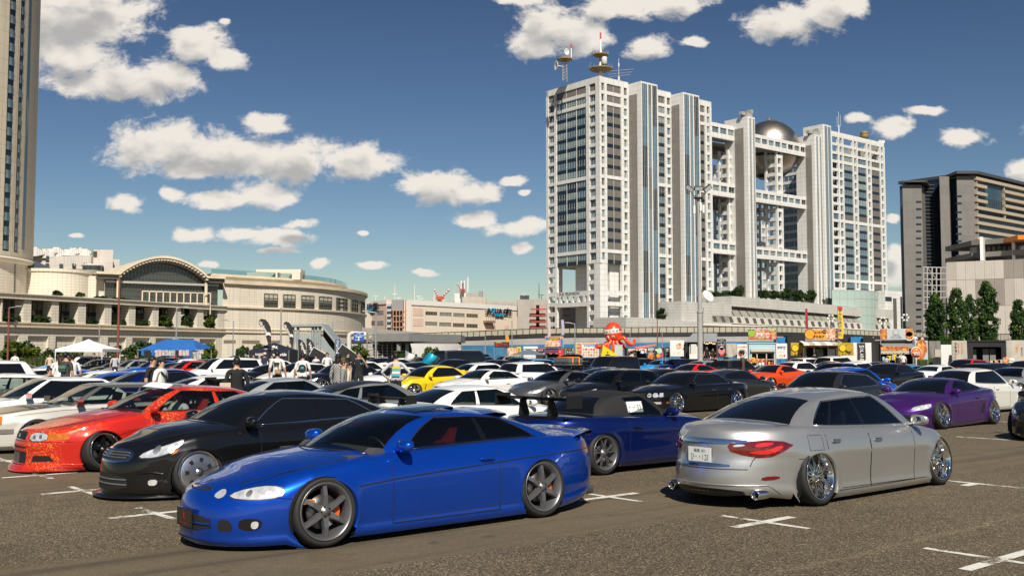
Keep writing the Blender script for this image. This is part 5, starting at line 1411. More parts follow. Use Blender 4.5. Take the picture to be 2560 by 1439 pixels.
mb.obj('lattice_window',[pmat('pane_milk',(.5,.5,.47),.3),BRZ_],ML)
for r in(800,824):
 a,b=MW.pt(1208,r+1),MW.pt(1230,r+6);mb=MB();mb.box(a.x,b.x,-2.4,0,b.z-.2,a.z,0)
 for i in range(6):x=a.x+(b.x-a.x)*i/5;mb.box(x-.1,x+.1,-2.4,-2.3,a.z,a.z+2.6,0)
 mb.obj('service_balcony',pmat('rust_balcony',(.26,.16,.11),.7),ML)
def letters(W,par,x0,x1,y0,y1,oy0,oy1,ox0,ox1):
 NAVY=pmat('letter_navy',(.02,.025,.06),.4);CY=pmat('letter_cyan',(.01,.32,.55),.4);RD=pmat('letter_red',(.6,.04,.03),.4)
 a,b=W.pt(x0,y0),W.pt(x1,y1);w=b.x-a.x;zc=(a.z+b.z)/2-0;h=abs(a.z-b.z)*.8
 pos=[(0.,.17,'A',NAVY),(.15,.33,'Q',CY),(.32,.45,'U',NAVY),(.45,.62,'A',NAVY),(.66,.77,'C',NAVY),(.775,.805,'I',NAVY),(.8,.89,'T',NAVY),(.87,1.,'Y',NAVY)]
 for f0,f1,c,m_ in pos:
  text(c,2,m_,par,frame((a.x+w*(f0+f1)/2,-1.,zc),(1,0,0),(0,0,1)),'sign_letter',fit=(w*(f1-f0)*.92,h*(1.12 if c=='Q' else 1)),extrude=.25,bold=.035)
 qb(('red_accent',RD,par),a.x+w*.8,a.x+w*.83,-1.4,-1.1,zc+h*.5,zc+h*.75)
 c,d=W.pt(ox0,oy0),W.pt(ox1,oy1);text('ODAIBA',2,CY,par,frame(((c.x+d.x)/2,-1.,(c.z+d.z)/2),(1,0,0),(0,0,1)),'sign_letter',fit=(d.x-c.x,abs(c.z-d.z)*.85),extrude=.25,bold=.04)
 mb=MB()
 for z in(zc+h*.2,zc-h*.25,c.z-1):mb.box(a.x-1,b.x+1,-.75,-.6,z-.12,z+.12)
 mb.obj('letter_rails',pmat('rail_brown',(.2,.16,.13),.6),par)
letters(MW,ML,1213,1276,768,787,782,791,1234,1257)
LW=Wall(tuple(at(905,800,524))[:2],-55);LW.n=Vector((math.sin(LW.a),-math.cos(LW.a),0))
M2=thing('mall_wing','pink left wing of the shopping mall with the smaller navy and cyan letters','building',LW.o,LW.a)
xw0,xw1=LW.x(880),LW.x(967);zt2=LW.pt(966,751).z
qb(('wing_wall',PINK2,M2),xw0,xw1,0,30,0,zt2,u=1);qb(('white_border',MATS['mall_white'],M2),xw0,xw1,-.4,0,zt2-1.6,zt2+.2)
letters(LW,M2,912,949,758,774,770,777,922,937)
for r0,r1,cc in((776.5,786,((905,918),(922,941),(944,959))),(802,812,((905,918),(922,941),(944,959)))):
 for k,(c0,c1)in enumerate(cc):
  a,b=LW.pt(c0,r0),LW.pt(c1,r1-.5);mb=MB();mb.box(a.x,b.x,-.08,.1,b.z,a.z,0)
  for i in range(6):x=a.x+(b.x-a.x)*i/5;mb.box(x-.1,x+.1,-.2,-.05,b.z,a.z,1)
  mb.obj('window',[GLZ[(k+1)%3],MATS['mall_frame']],M2)
a,b=at(967,750,498),at(1012,750,494);mb=MB();mb.box(a.x,b.x,496,520,0,a.z);CT=thing('mall_corner','corner stair tower of the mall with grey balconies and copper scaffold frame','building',(0,0,0));mb.obj('core',PINK2,CT,uv=True)
for i,y in enumerate((759,772,785,798,812)):
 p,q=at(967,y,494),at(978,y+6,494);qb(('balcony',pmat('balcony_blue',(.4,.45,.5),.5),CT),p.x,q.x,493.5,496,q.z,p.z)
mb=MB();cop=pmat('copper_frame',(.38,.2,.12),.6)
for x in(983,991,999,1007):p=at(x,775,492);mb.tube([(p.x,p.y,0),(p.x,p.y,p.z)],.35,5,0)
for y in(776,790,804,818):p,q=at(983,y,492),at(1007,y,492);mb.tube([p,q],.35,5,0)
for y in(790,804):mb.tube([at(1003,y,491.5),at(1011,y-12,491.5)],.3,5,0)
mb.obj('scaffold',cop,CT);p,q=at(979,749,493),at(1008,776,493);qb(('mesh_screen',pmat('mesh_grey',(.26,.26,.26),.7),CT),p.x,q.x,492.6,496,q.z,p.z)
p,q=at(980,776,495.5),at(1008,828,495.5);qb(('glass_back',GLZ[2],CT),p.x,q.x,495.4,496.2,q.z,p.z)
PK=thing('parking_block','grey car park block with red horizontal rails between mall and headquarters','building',(0,0,0));GREYC=tmat('grey_precast',(.42,.385,.34),5,2.6,.04,(.28,.26,.23),.06,.7,0,.2)
Y=560
for x0,x1,y0,Yb in((1294,1366,748,482),(1372,1480,752,Y),(1125,1300,757,600),(1119,1300,752,640)):
 p,q=at(x0,y0,Yb),at(x1,y0,Yb);qb(('block',GREYC,PK),p.x,q.x,Yb,Yb+(10 if Yb<500 else 40),0,p.z,u=1)
for y in(772.5,788,803.5,819):[qb(('red_rail',pmat('rail_red',(.42,.06,.035),.5),PK),at(a,y,e).x,at(b,y,e).x,e-1,e,at(a,y+1.8,e).z,at(a,y-1.5,e).z)for a,b,e in((1326,1366,480),(1372,1425,546))]
for x0,x1 in((1340.5,1348.5),):p,q=at(x0,762,481.5),at(x1,822,481.5);qb(('dark_shaft',CM['void']if 'CM' in globals()else SPD,PK),p.x,q.x,481.4,482.1,q.z,p.z)
for x0,x1,y0,y1,Yb,m_ in((1137,1166,733,757,610,'clutter_white'),(1166,1196,733,757,616,None),(1296,1323,738,748,565,'clutter_white'),(1196,1206,727,748,605,'mesh_grey'),(1155,1215,742,752,596,None)):
 p,q=at(x0,y0,Yb),at(x1,y1,Yb);qb(('plant_room',MATS[m_]if m_ else GREYC,PK),p.x,q.x,Yb,Yb+8,q.z-3,p.z,u=1)
def plamp(px,y0,y1,Y,arms=2,w=5):
 p,q=at(px,y0,Y),at(px,y1,Y);mb=MB();mb.tube([(0,0,0),(0,0,p.z-q.z)],.16*Y/500,5,0);h=p.z-q.z
 for s in((-1,1)if arms==2 else(1,)):mb.tube([(0,0,h),(s*w*Y/2560,0,h)],.1*Y/500,4,0);mb.cbox((s*w*Y/2560*.8,0,h),(w*Y/2560*.6,.3,.25*Y/500),0)
 return mb,q
for i,(x,y0,y1)in enumerate(((939.5,740,752),(987,735,749),(996.5,744,750),(1046,740,752),(1053,746,752),(1108,750,757),(1309,733,740),(1354,737,750))):
 mb,q=plamp(x,y0,y1,530);o=mb.obj('roof_lamp',MATS['clutter_white']);o.location=q;tag(o,'twin armed white lamp on the %s'%['mall wing roof above the small letters','mall corner tower, tall with a mast','mall corner tower, short one','mall roof just right of the corner','mall roof edge, short one','mall roof beside the cranes','white box on the car park roof','car park roof beside the headquarters'][i],'lamp post','roof lamps of the mall')
for x,y0,y1,Y,l in((987,709,735,540,'tall thin mast on the mall corner tower'),(1036.5,709,750,560,'tall thin mast left of the red cranes'),(1085.5,730,752,560,'short thin mast beside the red cranes'),(1135.5,714,750,640,'thin mast left of the rooftop crane'),(1347.5,706,745,570,'thin mast beside the left wall of the headquarters'),(962,738,748,540,'stub aerial on the mall wing roof')):
 p,q=at(x,y0,Y),at(x,y1,Y);o=qt(('mast',MATS['clutter_white']),[(0,0,0),(0,0,p.z-q.z)],[.28,.12],5,0);o.location=q;tag(o,l,'mast')
CRM=pmat('crane_red',(.5,.09,.06),.5);CWM=pmat('crane_white',(.7,.66,.62),.5)
for px,Y,tip0,base,l in((1099,900,(1086,723),(1097,744),'red and white tower crane leaning left over the mall'),(1103,910,(1124,723),(1103,744),'red and white tower crane leaning right over the mall'),(1152,900,(1144,708),(1156,727),'short crane jib above the car park plant')):
 t=thing('tower_crane',l,'crane',(0,0,0));a,b=at(*base,Y),at(*tip0,Y);mb=MB()
 for k in range(8):mb.tube([a.lerp(b,k/8),a.lerp(b,(k+1)/8)],.9,5,k%2)
 mb.obj('jib',[CRM,CWM],t);c=at(base[0],757,Y);mb=MB();mb.tube([a,c],1.2,5,0);mb.cbox(a,(5,3,3),0);mb.obj('tower',CRM,t)
p,q=at(1157,707,605),at(1157,742,605);t=thing('cell_mast','dark lattice cell mast with white panel aerials on the car park plant','antenna',q);h=p.z-q.z
mb=MB()
for dx in(-.5,.5):mb.tube([(dx,0,0),(dx,0,h)],.2,4,0)
for k in range(9):mb.tube([(-.5,0,k*h/9),(.5,0,(k+1)*h/9)],.15,4,0);mb.cbox((0,0,k*h/9),(1.6,.4,.2),0)
mb.obj('lattice',pmat('mast_dark',(.1,.1,.11),.5),t)
for dx in(-.9,.9,3):o=qc(('panel_aerial',MATS['clutter_white'],t),(dx,0,h-1),(.6,.5,5 if dx<2 else 9),0)
# viaduct with noise barrier
vp=[(870,207),(1000,209),(1153,210),(1300,205),(1450,202),(1600,200),(1750,200),(1900,204),(2050,212),(2200,222),(2330,236)]
VP=[];
for i in range(len(vp)-1):
 for k in range(8):f=k/8;VP.append((vp[i][0]+(vp[i+1][0]-vp[i][0])*f,vp[i][1]+(vp[i+1][1]-vp[i][1])*f))
VP.append(vp[-1])
vtop=spl([(870,836),(1000,834),(1153,829),(1400,820),(1550,818.5),(1750,817),(1900,816.5),(2050,820),(2200,827),(2330,832)])
VD=thing('viaduct','grey road viaduct with dark framed translucent noise barrier crossing the lot','viaduct',(0,0,0))
ring=[at(x,float(vtop(x)),Y)for x,Y in VP]
def vband(name,z0,z1,off,mat,deep=0.):
 mb=MB();n=len(ring);vs=[]
 for p in ring:vs+=[(p.x,p.y-off,p.z+z0),(p.x,p.y-off,p.z+z1),(p.x,p.y-off+max(deep,.3),p.z+z1),(p.x,p.y-off+max(deep,.3),p.z+z0)]
 mb.add(vs,[(i*4+k,(i+1)*4+k,(i+1)*4+(k+1)%4,i*4+(k+1)%4)for i in range(n-1)for k in range(4)],0);return mb.obj(name,mat,VD,uv=True)
vband('parapet',-1.75,-1.02,.15,pmat('parapet_black',(.025,.025,.024),.6));vband('girder',-3.2,-1.75,0,tmat('viaduct_concrete',(.42,.4,.37),12,.75,.02,(.28,.27,.25),.06,.7,0,.25),9)
L=[0]
for i in range(len(ring)-1):L.append(L[-1]+(ring[i+1]-ring[i]).length)
npan=105;pm=MB();pm.box(-.5,.5,-.03,.03,.06,.96,0);pmesh=pm.mesh('barrier_panel',pmat('barrier_cream',(.42,.385,.29),.5));fm=MB()
def vat(s):
 i=min(max(int(np.searchsorted(L,s))-1,0),len(ring)-2);f=(s-L[i])/(L[i+1]-L[i]);return ring[i].lerp(ring[i+1],f)
pw=L[-1]/npan
for i in range(npan):
 a,b=vat(i*pw),vat((i+1)*pw);m_=(a+b)/2;d=b-a;o=inst(pmesh,'barrier_panel',VD,(m_.x,m_.y-.2,m_.z-1.02),(0,-math.atan2(d.z,math.hypot(d.x,d.y)),math.atan2(d.y,d.x)),(pw*.88,1,1))
 fm.tube([(a.x,a.y-.25,a.z-1.05),(a.x,a.y-.25,a.z+.02)],.07,4,0);fm.tube([(a.x,a.y-.25,a.z),(b.x,b.y-.25,b.z)],.06,4,0)
fm.obj('barrier_frame',pmat('frame_black',(.02,.02,.02),.6),VD)
for i in range(2,len(ring),9):
 p=ring[i];qb(('pier',MATS['viaduct_concrete'],VD),p.x-1,p.x+1,p.y+1,p.y+5,0,p.z-3.,u=1)
fb_=[at(x,float(np.interp(x,[1150,1280,1700,1900,2330],[863,862,854.5,853,850])),Y-3)for x,Y in VP if 1148<x<2130]
SF=thing('site_fence','blue sheet fence running under the viaduct','fence',(0,0,0));bl=pmat('fence_blue',(.035,.19,.36),.55,var=.35,vscale=.25)
for i in range(len(fb_)-1):
 a,b=fb_[i],fb_[i+1];mb=MB();n=6
 for k in range(n):
  p,q=a.lerp(b,k/n),a.lerp(b,(k+.94)/n);mb.add([(p.x,p.y,0),(q.x,q.y,0),(q.x,q.y,q.z),(p.x,p.y,p.z)],[(0,1,2,3)],0)
 mb.obj('sheet',bl,SF)
 # station entrance with louvres
SY=130;ST=thing('station_entrance','low grey station entrance with white louvred flank and dark glazed front','building',(0,0,0));SGR=pmat('station_grey',(.26,.26,.25),.6,var=.15,vscale=.5)
def P2(x,y,Y=SY):return at(x,y,Y)
a,b,c=P2(931,832,133),P2(1022,833,SY),P2(1152,841,141);zt=b.z;zd=P2(1022,852.5).z
mb=MB();mb.prism([(a.x,a.y),(b.x,b.y),(c.x,c.y),(c.x,c.y+14),(a.x,a.y+16)],zd,zt);mb.obj('roof_slab',SGR,ST)
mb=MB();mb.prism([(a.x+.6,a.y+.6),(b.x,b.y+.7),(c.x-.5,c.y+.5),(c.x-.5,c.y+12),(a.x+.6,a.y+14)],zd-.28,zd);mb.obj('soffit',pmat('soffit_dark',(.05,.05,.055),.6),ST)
mb=MB();nsl=26
for i in range(nsl):
 f=i/nsl;z=zd-.28-(zd-.28)*f;x0=P2(1026,860,SY+.6).x+.55*f*1.6;x1=P2(1148,860,139).x-.45*f*1.6;y0,y1=SY+.6,139.5
 mb.add([(x0,y0,z),(x1,y1,z),(x1,y1,z-.11),(x0,y0,z-.11),(x0,y0+.08,z),(x1,y1+.08,z),(x1,y1+.08,z-.11),(x0,y0+.08,z-.11)],[(3,2,1,0),(0,1,5,4),(2,3,7,6)],0)
stuff(mb.obj('louvre_slats',pmat('slat_white',(.78,.76,.71),.5),ST))
x0,x1=P2(1026,860,SY+.9).x+.3,P2(1148,860,139.5).x-.2;mb=MB();mb.add([(x0,SY+1.1,0),(x1,140,0),(x1,140,zd),(x0,SY+1.1,zd)],[(0,1,2,3)],0);mb.obj('louvre_back',pmat('slat_back',(.2,.19,.18),.6),ST)
x0,x1=P2(938,870,136).x,P2(1026,870,133).x;mb=MB();mb.box(x0,x1,134,135,0,zd-.3,0)
for i in range(9):x=x0+(x1-x0)*i/8;mb.box(x-.05,x+.05,133.7,134,0,zd-.3,1)
for k in range(7):mb.box(x0,x1,133.8,134,.5+k*.35,.56+k*.35,1)
mb.obj('glazed_front',[CM['void']if 'CM' in globals()else GDK,pmat('front_slat',(.4,.37,.32),.6)],ST)
for px in(997,1018):p=P2(px,870,131.5);qb(('pillar',SGR,ST),p.x-.22,p.x+.22,131.3,131.8,0,zd-.28)
mb=MB();p,q=P2(905,895,124),P2(1012,895,124)
for i in range(40):x=p.x+(q.x-p.x)*i/39;mb.tube([(x,124,0),(x,124,1.1)],.025,4,0)
for z in(.2,1.1):mb.tube([(p.x,124,z),(q.x,124,z)],.035,4,0)
o=mb.obj('railing',pmat('rail_grey',(.4,.41,.41),.5));tag(o,'grey bar railing in front of the station entrance','railing')
BDK=thing('deck_bridge','white topped walkway deck leading from the round wing to the mall','footbridge',(0,0,0))
mb=MB();p,q=at(905,818,250),at(1075,833,215);mb.add([(p.x,p.y,p.z),(q.x,q.y,q.z),(q.x,q.y+6,q.z),(p.x,p.y+6,p.z),(p.x,p.y,p.z-1.4),(q.x,q.y,q.z-.8)],[(0,1,2,3),(4,5,1,0)],0);mb.obj('deck',MATS['clutter_white'],BDK)
mb=MB();p,q=at(918,835,150),at(945,835,150)
for k in range(5):
 z=4.4-k*.9;mb.box(p.x,q.x,150,153,z-.12,z)
 mb.tube([(p.x+(k%2)*(q.x-p.x),150,z-.9),(q.x-(k%2)*(q.x-p.x),150,z)],.07,4,0)
for x in(p.x,q.x):mb.tube([(x,150,0),(x,150,4.6)],.12,5,0)
o=mb.obj('fire_stair',SGR);tag(o,'grey open fire stair at the left end of the station','stair')
# dark office tower at the right
STONE=tmat('tower_stone',(.2,.187,.172),7.5,3.2,.035,(.12,.1,.085),.14,.55,0.,.18,.4);DGL=pmat('tower_glass',(.01,.022,.04),.06,0,.9)
DT=thing('office_tower','tall grey brown office tower with dark glass slots at the right','building',(0,0,0));Y=380
def slab(x0,x1,yt,Yf,dp,mat,name,zb=0):
 p,q=at(x0,yt,Yf),at(x1,yt,Yf);mb=MB();e=dp*.55;mb.prism([(p.x,Yf),(q.x,Yf),(q.x+e,Yf+dp),(p.x+e,Yf+dp)],zb,p.z);return mb.obj(name,mat,DT,uv=True)
slab(2256,2303.5,462,Y,50,STONE,'stone_slab');g=slab(2303,2352,457,Y+9,40,DGL,'glass_slot');slab(2348.5,2372,441,Y+2,48,STONE,'stone_slab');g2=slab(2371,2393,450,Y+10,40,DGL,'glass_slot');sr=slab(2391.5,2443,440,Y,50,STONE,'stone_slab')
for x0,x1,rows,side in((2290.5,2303.7,[504,522,543,560,577,595,612,630,647,665,686,703,721,738,756,773,791,808,826],0),(2391.3,2404.5,[490,508,530,547,566,584,602,620,639],1)):
 for y in rows:
  p,q=at(x0,y-2,Y-.15),at(x1,y+2.6,Y-.15);qb(('slot_window',DGL,DT),p.x,q.x,Y-.12,Y+.3,q.z,p.z)
mb=MB()
for x0,x1,Yf in((2303.5,2336,Y+8.8),(2372,2391,Y+9.8)):
 for y in range(462,850,9):p,q=at(x0,y,Yf),at(x1,y+1,Yf);mb.box(p.x,q.x,Yf-.15,Yf+.1,q.z,p.z)
stuff(mb.obj('floor_lines',pmat('floor_line',(.16,.13,.1),.5),DT))
TWL=Wall(tuple(at(2443,700,Y))[:2],40)
RF=thing('office_wing','banded right flank of the grey office tower with pale sun shelves','building',TWL.o,TWL.a);xe=TWL.x(2620)
zt=TWL.pt(2443,442).z;qb(('glass_wall',[pmat('wing_glass',(.05,.085,.12),.07,0,.85,var=.5,vscale=.08)],RF),0,xe,.4,30,0,zt)
for k,y in enumerate((444,461,480,498,516,535,553.5,573,592)):
 z=TWL.pt(2443,y).z;segs=((0,TWL.x(2472)),(TWL.x(2518),xe))if 0<k<4 else((0,xe),)
 for a,b in segs:qb(('sun_shelf',pmat('shelf_beige',(.42,.36,.27),.6),RF),a-.3,b,-.9,.4,z-1.15,z)
x=TWL.x(2518);qb(('fin',MATS['shelf_beige'],RF),x-.3,x+.3,-.5,.4,TWL.pt(2443,535).z,zt-2)
mb=MB();n=40
for i in range(n):x=xe*i/n;mb.box(x-.08,x+.08,.2,.4,60,TWL.pt(2443,535).z)
stuff(mb.obj('mullions',MULL,RF))
qb(('roof_overhang',pmat('roof_dark',(.06,.06,.065),.5),RF),-1,xe,-1.6,30,zt+.6,zt+1.7);p,q=at(2389,437,Y-1),at(2442,430,Y-1);qb(('roof_overhang',MATS['roof_dark'],DT),p.x,q.x,Y-2,Y+10,zt+.62,zt+1.68);qb(('attic',STONE,RF),-.5,xe,.4,28,zt,zt+.6,u=1)
p,q=at(2256,453,Y),at(2312,453,Y);mb=MB();mb.prism([(p.x-.4,Y-2),(q.x,Y-2),(q.x+16,Y+30),(p.x+16,Y+30)],at(2256,457,Y).z,p.z);mb.obj('roof_overhang',MATS['roof_dark'],DT)
t=thing('scaffold','steel scaffold standing against the dark glass slot of the office tower','scaffold',(0,0,0));mb=MB()
for x in(2309,2318,2330,2341,2352,2366):p,q=at(x,668,340),at(x,860,340);mb.tube([p,q],.25,5,0)
for y in range(668,860,15):mb.tube([at(2309,y,340),at(2366,y+1,340)],.2,5,0)
for i in range(6):mb.tube([at(2318,668+i*30,340),at(2341,698+i*30,340)],.15,4,0)
mb.obj('tubes',pmat('scaffold_steel',(.42,.4,.38),.4),t)
# building clad in pale panels
PWL=Wall(tuple(at(2370,800,302))[:2],-30);PB=thing('panel_building','windowless hall clad in pale and taupe vertical panels behind the poplars','building',PWL.o,PWL.a)
xe=PWL.x(2640);zt=PWL.pt(2370,655).z;qb(('hall_core',pmat('hall_back',(.28,.26,.24),.7),PB),0,xe,.2,60,0,zt)
cols_=[pmat('panel_pale',(.6,.545,.485),.6,var=.1,vscale=.3),pmat('panel_taupe',(.33,.295,.26),.6,var=.1,vscale=.3),pmat('panel_mid',(.5,.45,.4),.6,var=.1,vscale=.3)]
rows=[zt,zt-5.4,zt-13.2,zt-21.3,zt-28];px_w=2.55;pr=random.Random(9);nc=int(xe/px_w)
pat={0:(6,7,8,13,14,15),1:(3,4,5,16,17,18,19),2:(9,10),3:(16,17,18,19,20)}
for r in range(4):
 for c in range(nc):
  k=1 if c in pat[r]else(2 if(c*5+r*3)%11==0 else 0);mb=MB();mb.box(c*px_w+.03,(c+1)*px_w-.03,-.05-.03*((c+r)%2),.2,max(rows[r+1],0)+.06,rows[r]-.02)
  for q in(1,2,3):mb.box(c*px_w+px_w*q/4-.02,c*px_w+px_w*q/4+.02,-.1,-.05,max(rows[r+1],0)+.06,rows[r]-.02)
  mb.obj('cladding_panel',cols_[k],PB)
t=thing('car_park_deck','open car park deck with white posts and orange band above the panel hall','building',(0,0,0));Y=330
DKG=pmat('deck_grey',(.2,.185,.165),.6)
for y0,y1 in((601,613),(632,644)):p,q=at(2428,y0,Y),at(2640,y1,Y-18);mb=MB();p2=at(2640,y0,Y-18);mb.prism([(p.x,Y),(q.x,Y-18),(q.x,Y+20),(p.x,Y+20)],at(2428,y1,Y).z,p.z);mb.obj('deck_edge',DKG,t)
for x in(2428,2506,2590):p,q=at(x,597,Y-3),at(x+9,655,Y-3);mb=MB();mb.prism([(p.x,Y-9),(q.x,Y-9),(q.x+5,Y),(p.x+5,Y)],q.z,p.z);mb.obj('white_post',MATS['mall_white'],t)
p,q=at(2513,597,Y-8),at(2640,605,Y-8);qb(('orange_band',pmat('band_orange',(.75,.2,.02),.5),t),p.x,q.x,Y-16,Y-7,q.z,p.z+.3)
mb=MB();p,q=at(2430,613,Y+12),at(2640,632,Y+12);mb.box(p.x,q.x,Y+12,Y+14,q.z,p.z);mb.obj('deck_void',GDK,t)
for k in range(9):p=at(2442+k*13,622,Y+4);qb(('deck_column',MATS['mall_white'],t),p.x-.5,p.x+.5,Y+3,Y+8,at(2442,632,Y+4).z,at(2442,614,Y+4).z)
# THE CARS IN FRONT
P_BLUE=paint('metallic_blue',(.003,.062,.46),.6,.27)
P_NAVY=paint('deep_blue',(.004,.014,.115),.5,.28)
P_BLACK=paint('black',(.006,.006,.0065),0.,.25)
P_SILVER=paint('silver',(.5,.5,.49),.75,.34)
P_RED=paint('flake_red',(.62,.022,.012),.25,.3,flake=1)
P_WHITE=paint('white',(.8,.79,.76),0.,.35)
P_PURPLE=paint('purple',(.085,.022,.19),.6,.26)
P_GREY=paint('steel_grey',(.16,.165,.17),.7,.33)
P_CHAMP=paint('champagne_grey',(.17,.155,.125),.6,.36)
P_DARK=paint('charcoal',(.035,.035,.036),.5,.28)
HO,HI=TH+math.pi,TH
def spot(px,py,heading,spec_wb,track,which='f'):
 """centre of a car whose near wheel (front or rear) touches the ground at a pixel"""
 p=gnd(px,py);f=Vector((math.cos(heading),math.sin(heading),0));n=Vector((-f.y,f.x,0))
 if n.dot(V)>0:n=-n
 return p-f*(spec_wb/2)*(1 if which=='f' else-1)-n*track
def plate_obj(parent,end,cs,S,z,txt1,txt2,dark=False,tilt=0.):
 x,y,zz=cs.end_pt(end,np.array(S),np.array(z),.012);zz-=cs.dz
 sg=1 if end=='f' else-1
 mb=MB();mb.box(-.012,0.,-.165,.165,-.083,.083)
 o=mb.obj('license_plate',CM['gloss' if dark else 'plate'],parent);o.location=(x+sg*.012,y,zz);o.rotation_euler=(0,0,0 if sg>0 else math.pi)
 M=frame((.002,0,.035),(0,1,0),(0,0,1));
 if txt1:text(txt1,.06,CM['redp' if dark else 'ink'],o,frame((.002,0,.045 if not dark else.02),(0,1,0),(0,0,1)),fit=(.17 if not dark else.07,.042 if not dark else.075))
 if txt2:text(txt2,.09,CM['ink' if not dark else 'redp'],o,frame((.002,0.,-.03 if not dark else-.05),(0,1,0),(0,0,1)),fit=(.25 if not dark else.16,.075 if not dark else.014))
 return o
def exhaust(cs,add,y,z,r=.05,x=None,mat='polish',L=.22):
 mb=MB();x=-cs.xR+.06 if x is None else x
 mb.lathe([(r-.012,L),(r-.012,-0.),(r-.004,-.006),(r,-.002),(r,L)],18,0,'x',(x,y,z));mb.lathe([(0,.08),(r-.012,.08)],14,1,'x',(x,y,z))
 add.append(['exhaust_tip',mb.mesh('exhaust_tip',[CM[mat],CM['void']]),False,[],None,None])
 # royal blue coupe
SOARER,cs1=mkcar(wb=2.69,fo=.97,ro=1.28,W=.9,n=(4.2,4.2),m=(2.2,2.4),R=.325,rim=.262,tw=.245,ar=.338,flare=.016,track=.885,rr=.075,fp=[(.05,-.06),(.12,-.01),(.25,0),(.4,-.015),(.5,-.05),(.58,-.14),(.64,-.3)],rp=[(.1,-.1),(.25,-.02),(.45,0),(.62,-.015),(.78,-.07),(.9,-.14)],zb=[(-2.6,.19),(-2.2,.14),(-1.7,.1),(-1,.085),(1,.085),(1.7,.075),(2.3,.065)],zs=[(-2.6,.78),(-2.3,.85),(-1.7,.88),(-1.,.875),(0,.85),(.7,.815),(1.3,.745),(1.8,.66),(2.1,.595),(2.3,.55)],crown=[(-2.5,.01),(-2.2,.05),(-1.6,.07),(0,.06),(.8,.07),(1.4,.075),(1.9,.06),(2.3,.02)],ins=[(0,.03),(.06,.005),(.12,0.),(.15,.014),(.3,.004),(.5,0.),(.66,.004),(.8,.022),(.92,.055),(1,.07)],xA=.6,xcw=1.03,xh=.1,xhs=-.06,xrs=-.98,xrc=-1.05,xC=-1.62,xbk=-1.8,yB=.745,yBC=.7,yR=.56,yRC=.53,rz=[(-1.1,1.1),(-.8,1.155),(-.45,1.185),(-.1,1.175),(.12,1.14)],rc=.055,kf=.9,kr=.9,v0=.05,v1=.9,win=[(.085,.545),(.585,.9)],qf=.93,doors=[(.62,-.72)],wheel='six',wmat='gun',lip='gun',camber=5,steer=-3,itr=dict(seat='seatr',rhd=False,rear=False),glass='clear',gside='tint',grear='glassd',lamps=[(.5,.505),(.56,.555),(.78,.6),(.98,.595),(1.04,.555),(1.,.505),(.75,.485)],tails=[(.46,.63),(.93,.64),(.97,.78),(.46,.79)],extras=[('inner_lamp','f',[(.34,.515),(.38,.56),(.43,.57),(.465,.54),(.45,.505),(.4,.49)],'lampc',{'each':1,'rnd':1}),('grille','f',[(-.28,.545),(.28,.545),(.25,.585),(-.25,.585)],'void',{'rnd':1,'off':.002}),('grille_bar','f',[(-.27,.56),(.27,.56),(.27,.567),(-.27,.567)],'chrome',{'off':.006}),('air_intake','f',[(-.38,.2),(.38,.2),(.36,.34),(-.36,.34)],'void',{'rnd':1}),('intake_bar','f',[(-.37,.26),(.37,.26),(.37,.275),(-.37,.275)],'paint',{'off':.012}),('brake_duct','f',[(.43,.21),(.6,.21),(.56,.31),(.45,.32)],'void',{'each':1,'rnd':1}),('fog_recess','f',[(.64,.22),(.84,.22),(.86,.32),(.64,.33)],'gloss',{'each':1,'rnd':2}),('fog_lamp','f',[(.755,.235),(.815,.235),(.825,.3),(.755,.3)],'lamp',{'each':1,'rnd':2,'off':.01}),('side_marker','f',[(1.17,.43),(1.32,.435),(1.32,.475),(1.17,.475)],'amber',{'each':1,'rnd':1}),('hood_badge','f',[(-.05,.605),(.05,.605),(.06,.625),(-.06,.625)],'chrome',{}),('window_sticker','s',[(.86,.845),(.885,.845),(.885,.85),(.86,.85)],'white',{})],lines=[('body_moulding','s',[(1.,.555),(.5,.6),(-.3,.645),(-1.1,.685),(-1.9,.7),(-2.3,.7)],'void',.006),('skirt_seam','s',[(.98,.2),(0,.215),(-.98,.225)],'void',.004),('bumper_seam','s',[(1.8,.5),(1.62,.485)],'void',.004)],trim='black',dz=.02,dr=.02)
mb=MB()
for(x,z,w,h)in((-2.4,.875,.66,.03),):
 ys=LSP(-w,w,15);pa=[]
 for y in ys:
  e=(abs(y)/w)**2;xx=x+.18*e;zz=float(cs1.capz(xx,y));pa.append((xx,y,zz))
 vs=[]
 for p in pa:vs+=[(p[0]+.2,p[1],p[2]-.01),(p[0]+.06,p[1],p[2]+.03),(p[0]-.1,p[1],p[2]+.055),(p[0]-.11,p[1],p[2]+.04),(p[0]-.05,p[1],p[2]-.01)]
 n=5;mb.add(vs,[(i*n+k,(i+1)*n+k,(i+1)*n+k+1,i*n+k+1)for i in range(len(pa)-1)for k in range(n-1)],0,True)
SOARER.append(['boot_spoiler',mb.mesh('boot_spoiler',paint('placeholder',(.5,.5,.5))),True,[],None,None])
mb=MB();vs=[]
for y in LSP(-.5,.5,13):
 e=(abs(y)/.5)**2;xx=-1.03+.06*e;zz=float(cs1.f['rz'](xx))+.05*(1-e)+.005
 vs+=[(xx+.2,y,zz+.035),(xx-.02,y,zz+.045),(xx-.16,y,zz+.03),(xx-.17,y,zz+.01),(xx-.05,y,zz-.02)]
mb.add(vs,[(i*5+k,(i+1)*5+k,(i+1)*5+k+1,i*5+k+1)for i in range(12)for k in range(4)],0,True)
SOARER.append(['roof_spoiler',mb.mesh('roof_spoiler',paint('placeholder',(.5,.5,.5))),True,[],None,None])
mb=MB();vs=[]
for i,x in enumerate(LSP(0.,-.5,9)):
 for y in LSP(-.36,.36,7):
  lift=.006+.022*(i/8);vs.append((x,y,float(cs1.f['rz'](x))+.055*(1-(abs(y)/.55)**2.5)+lift))
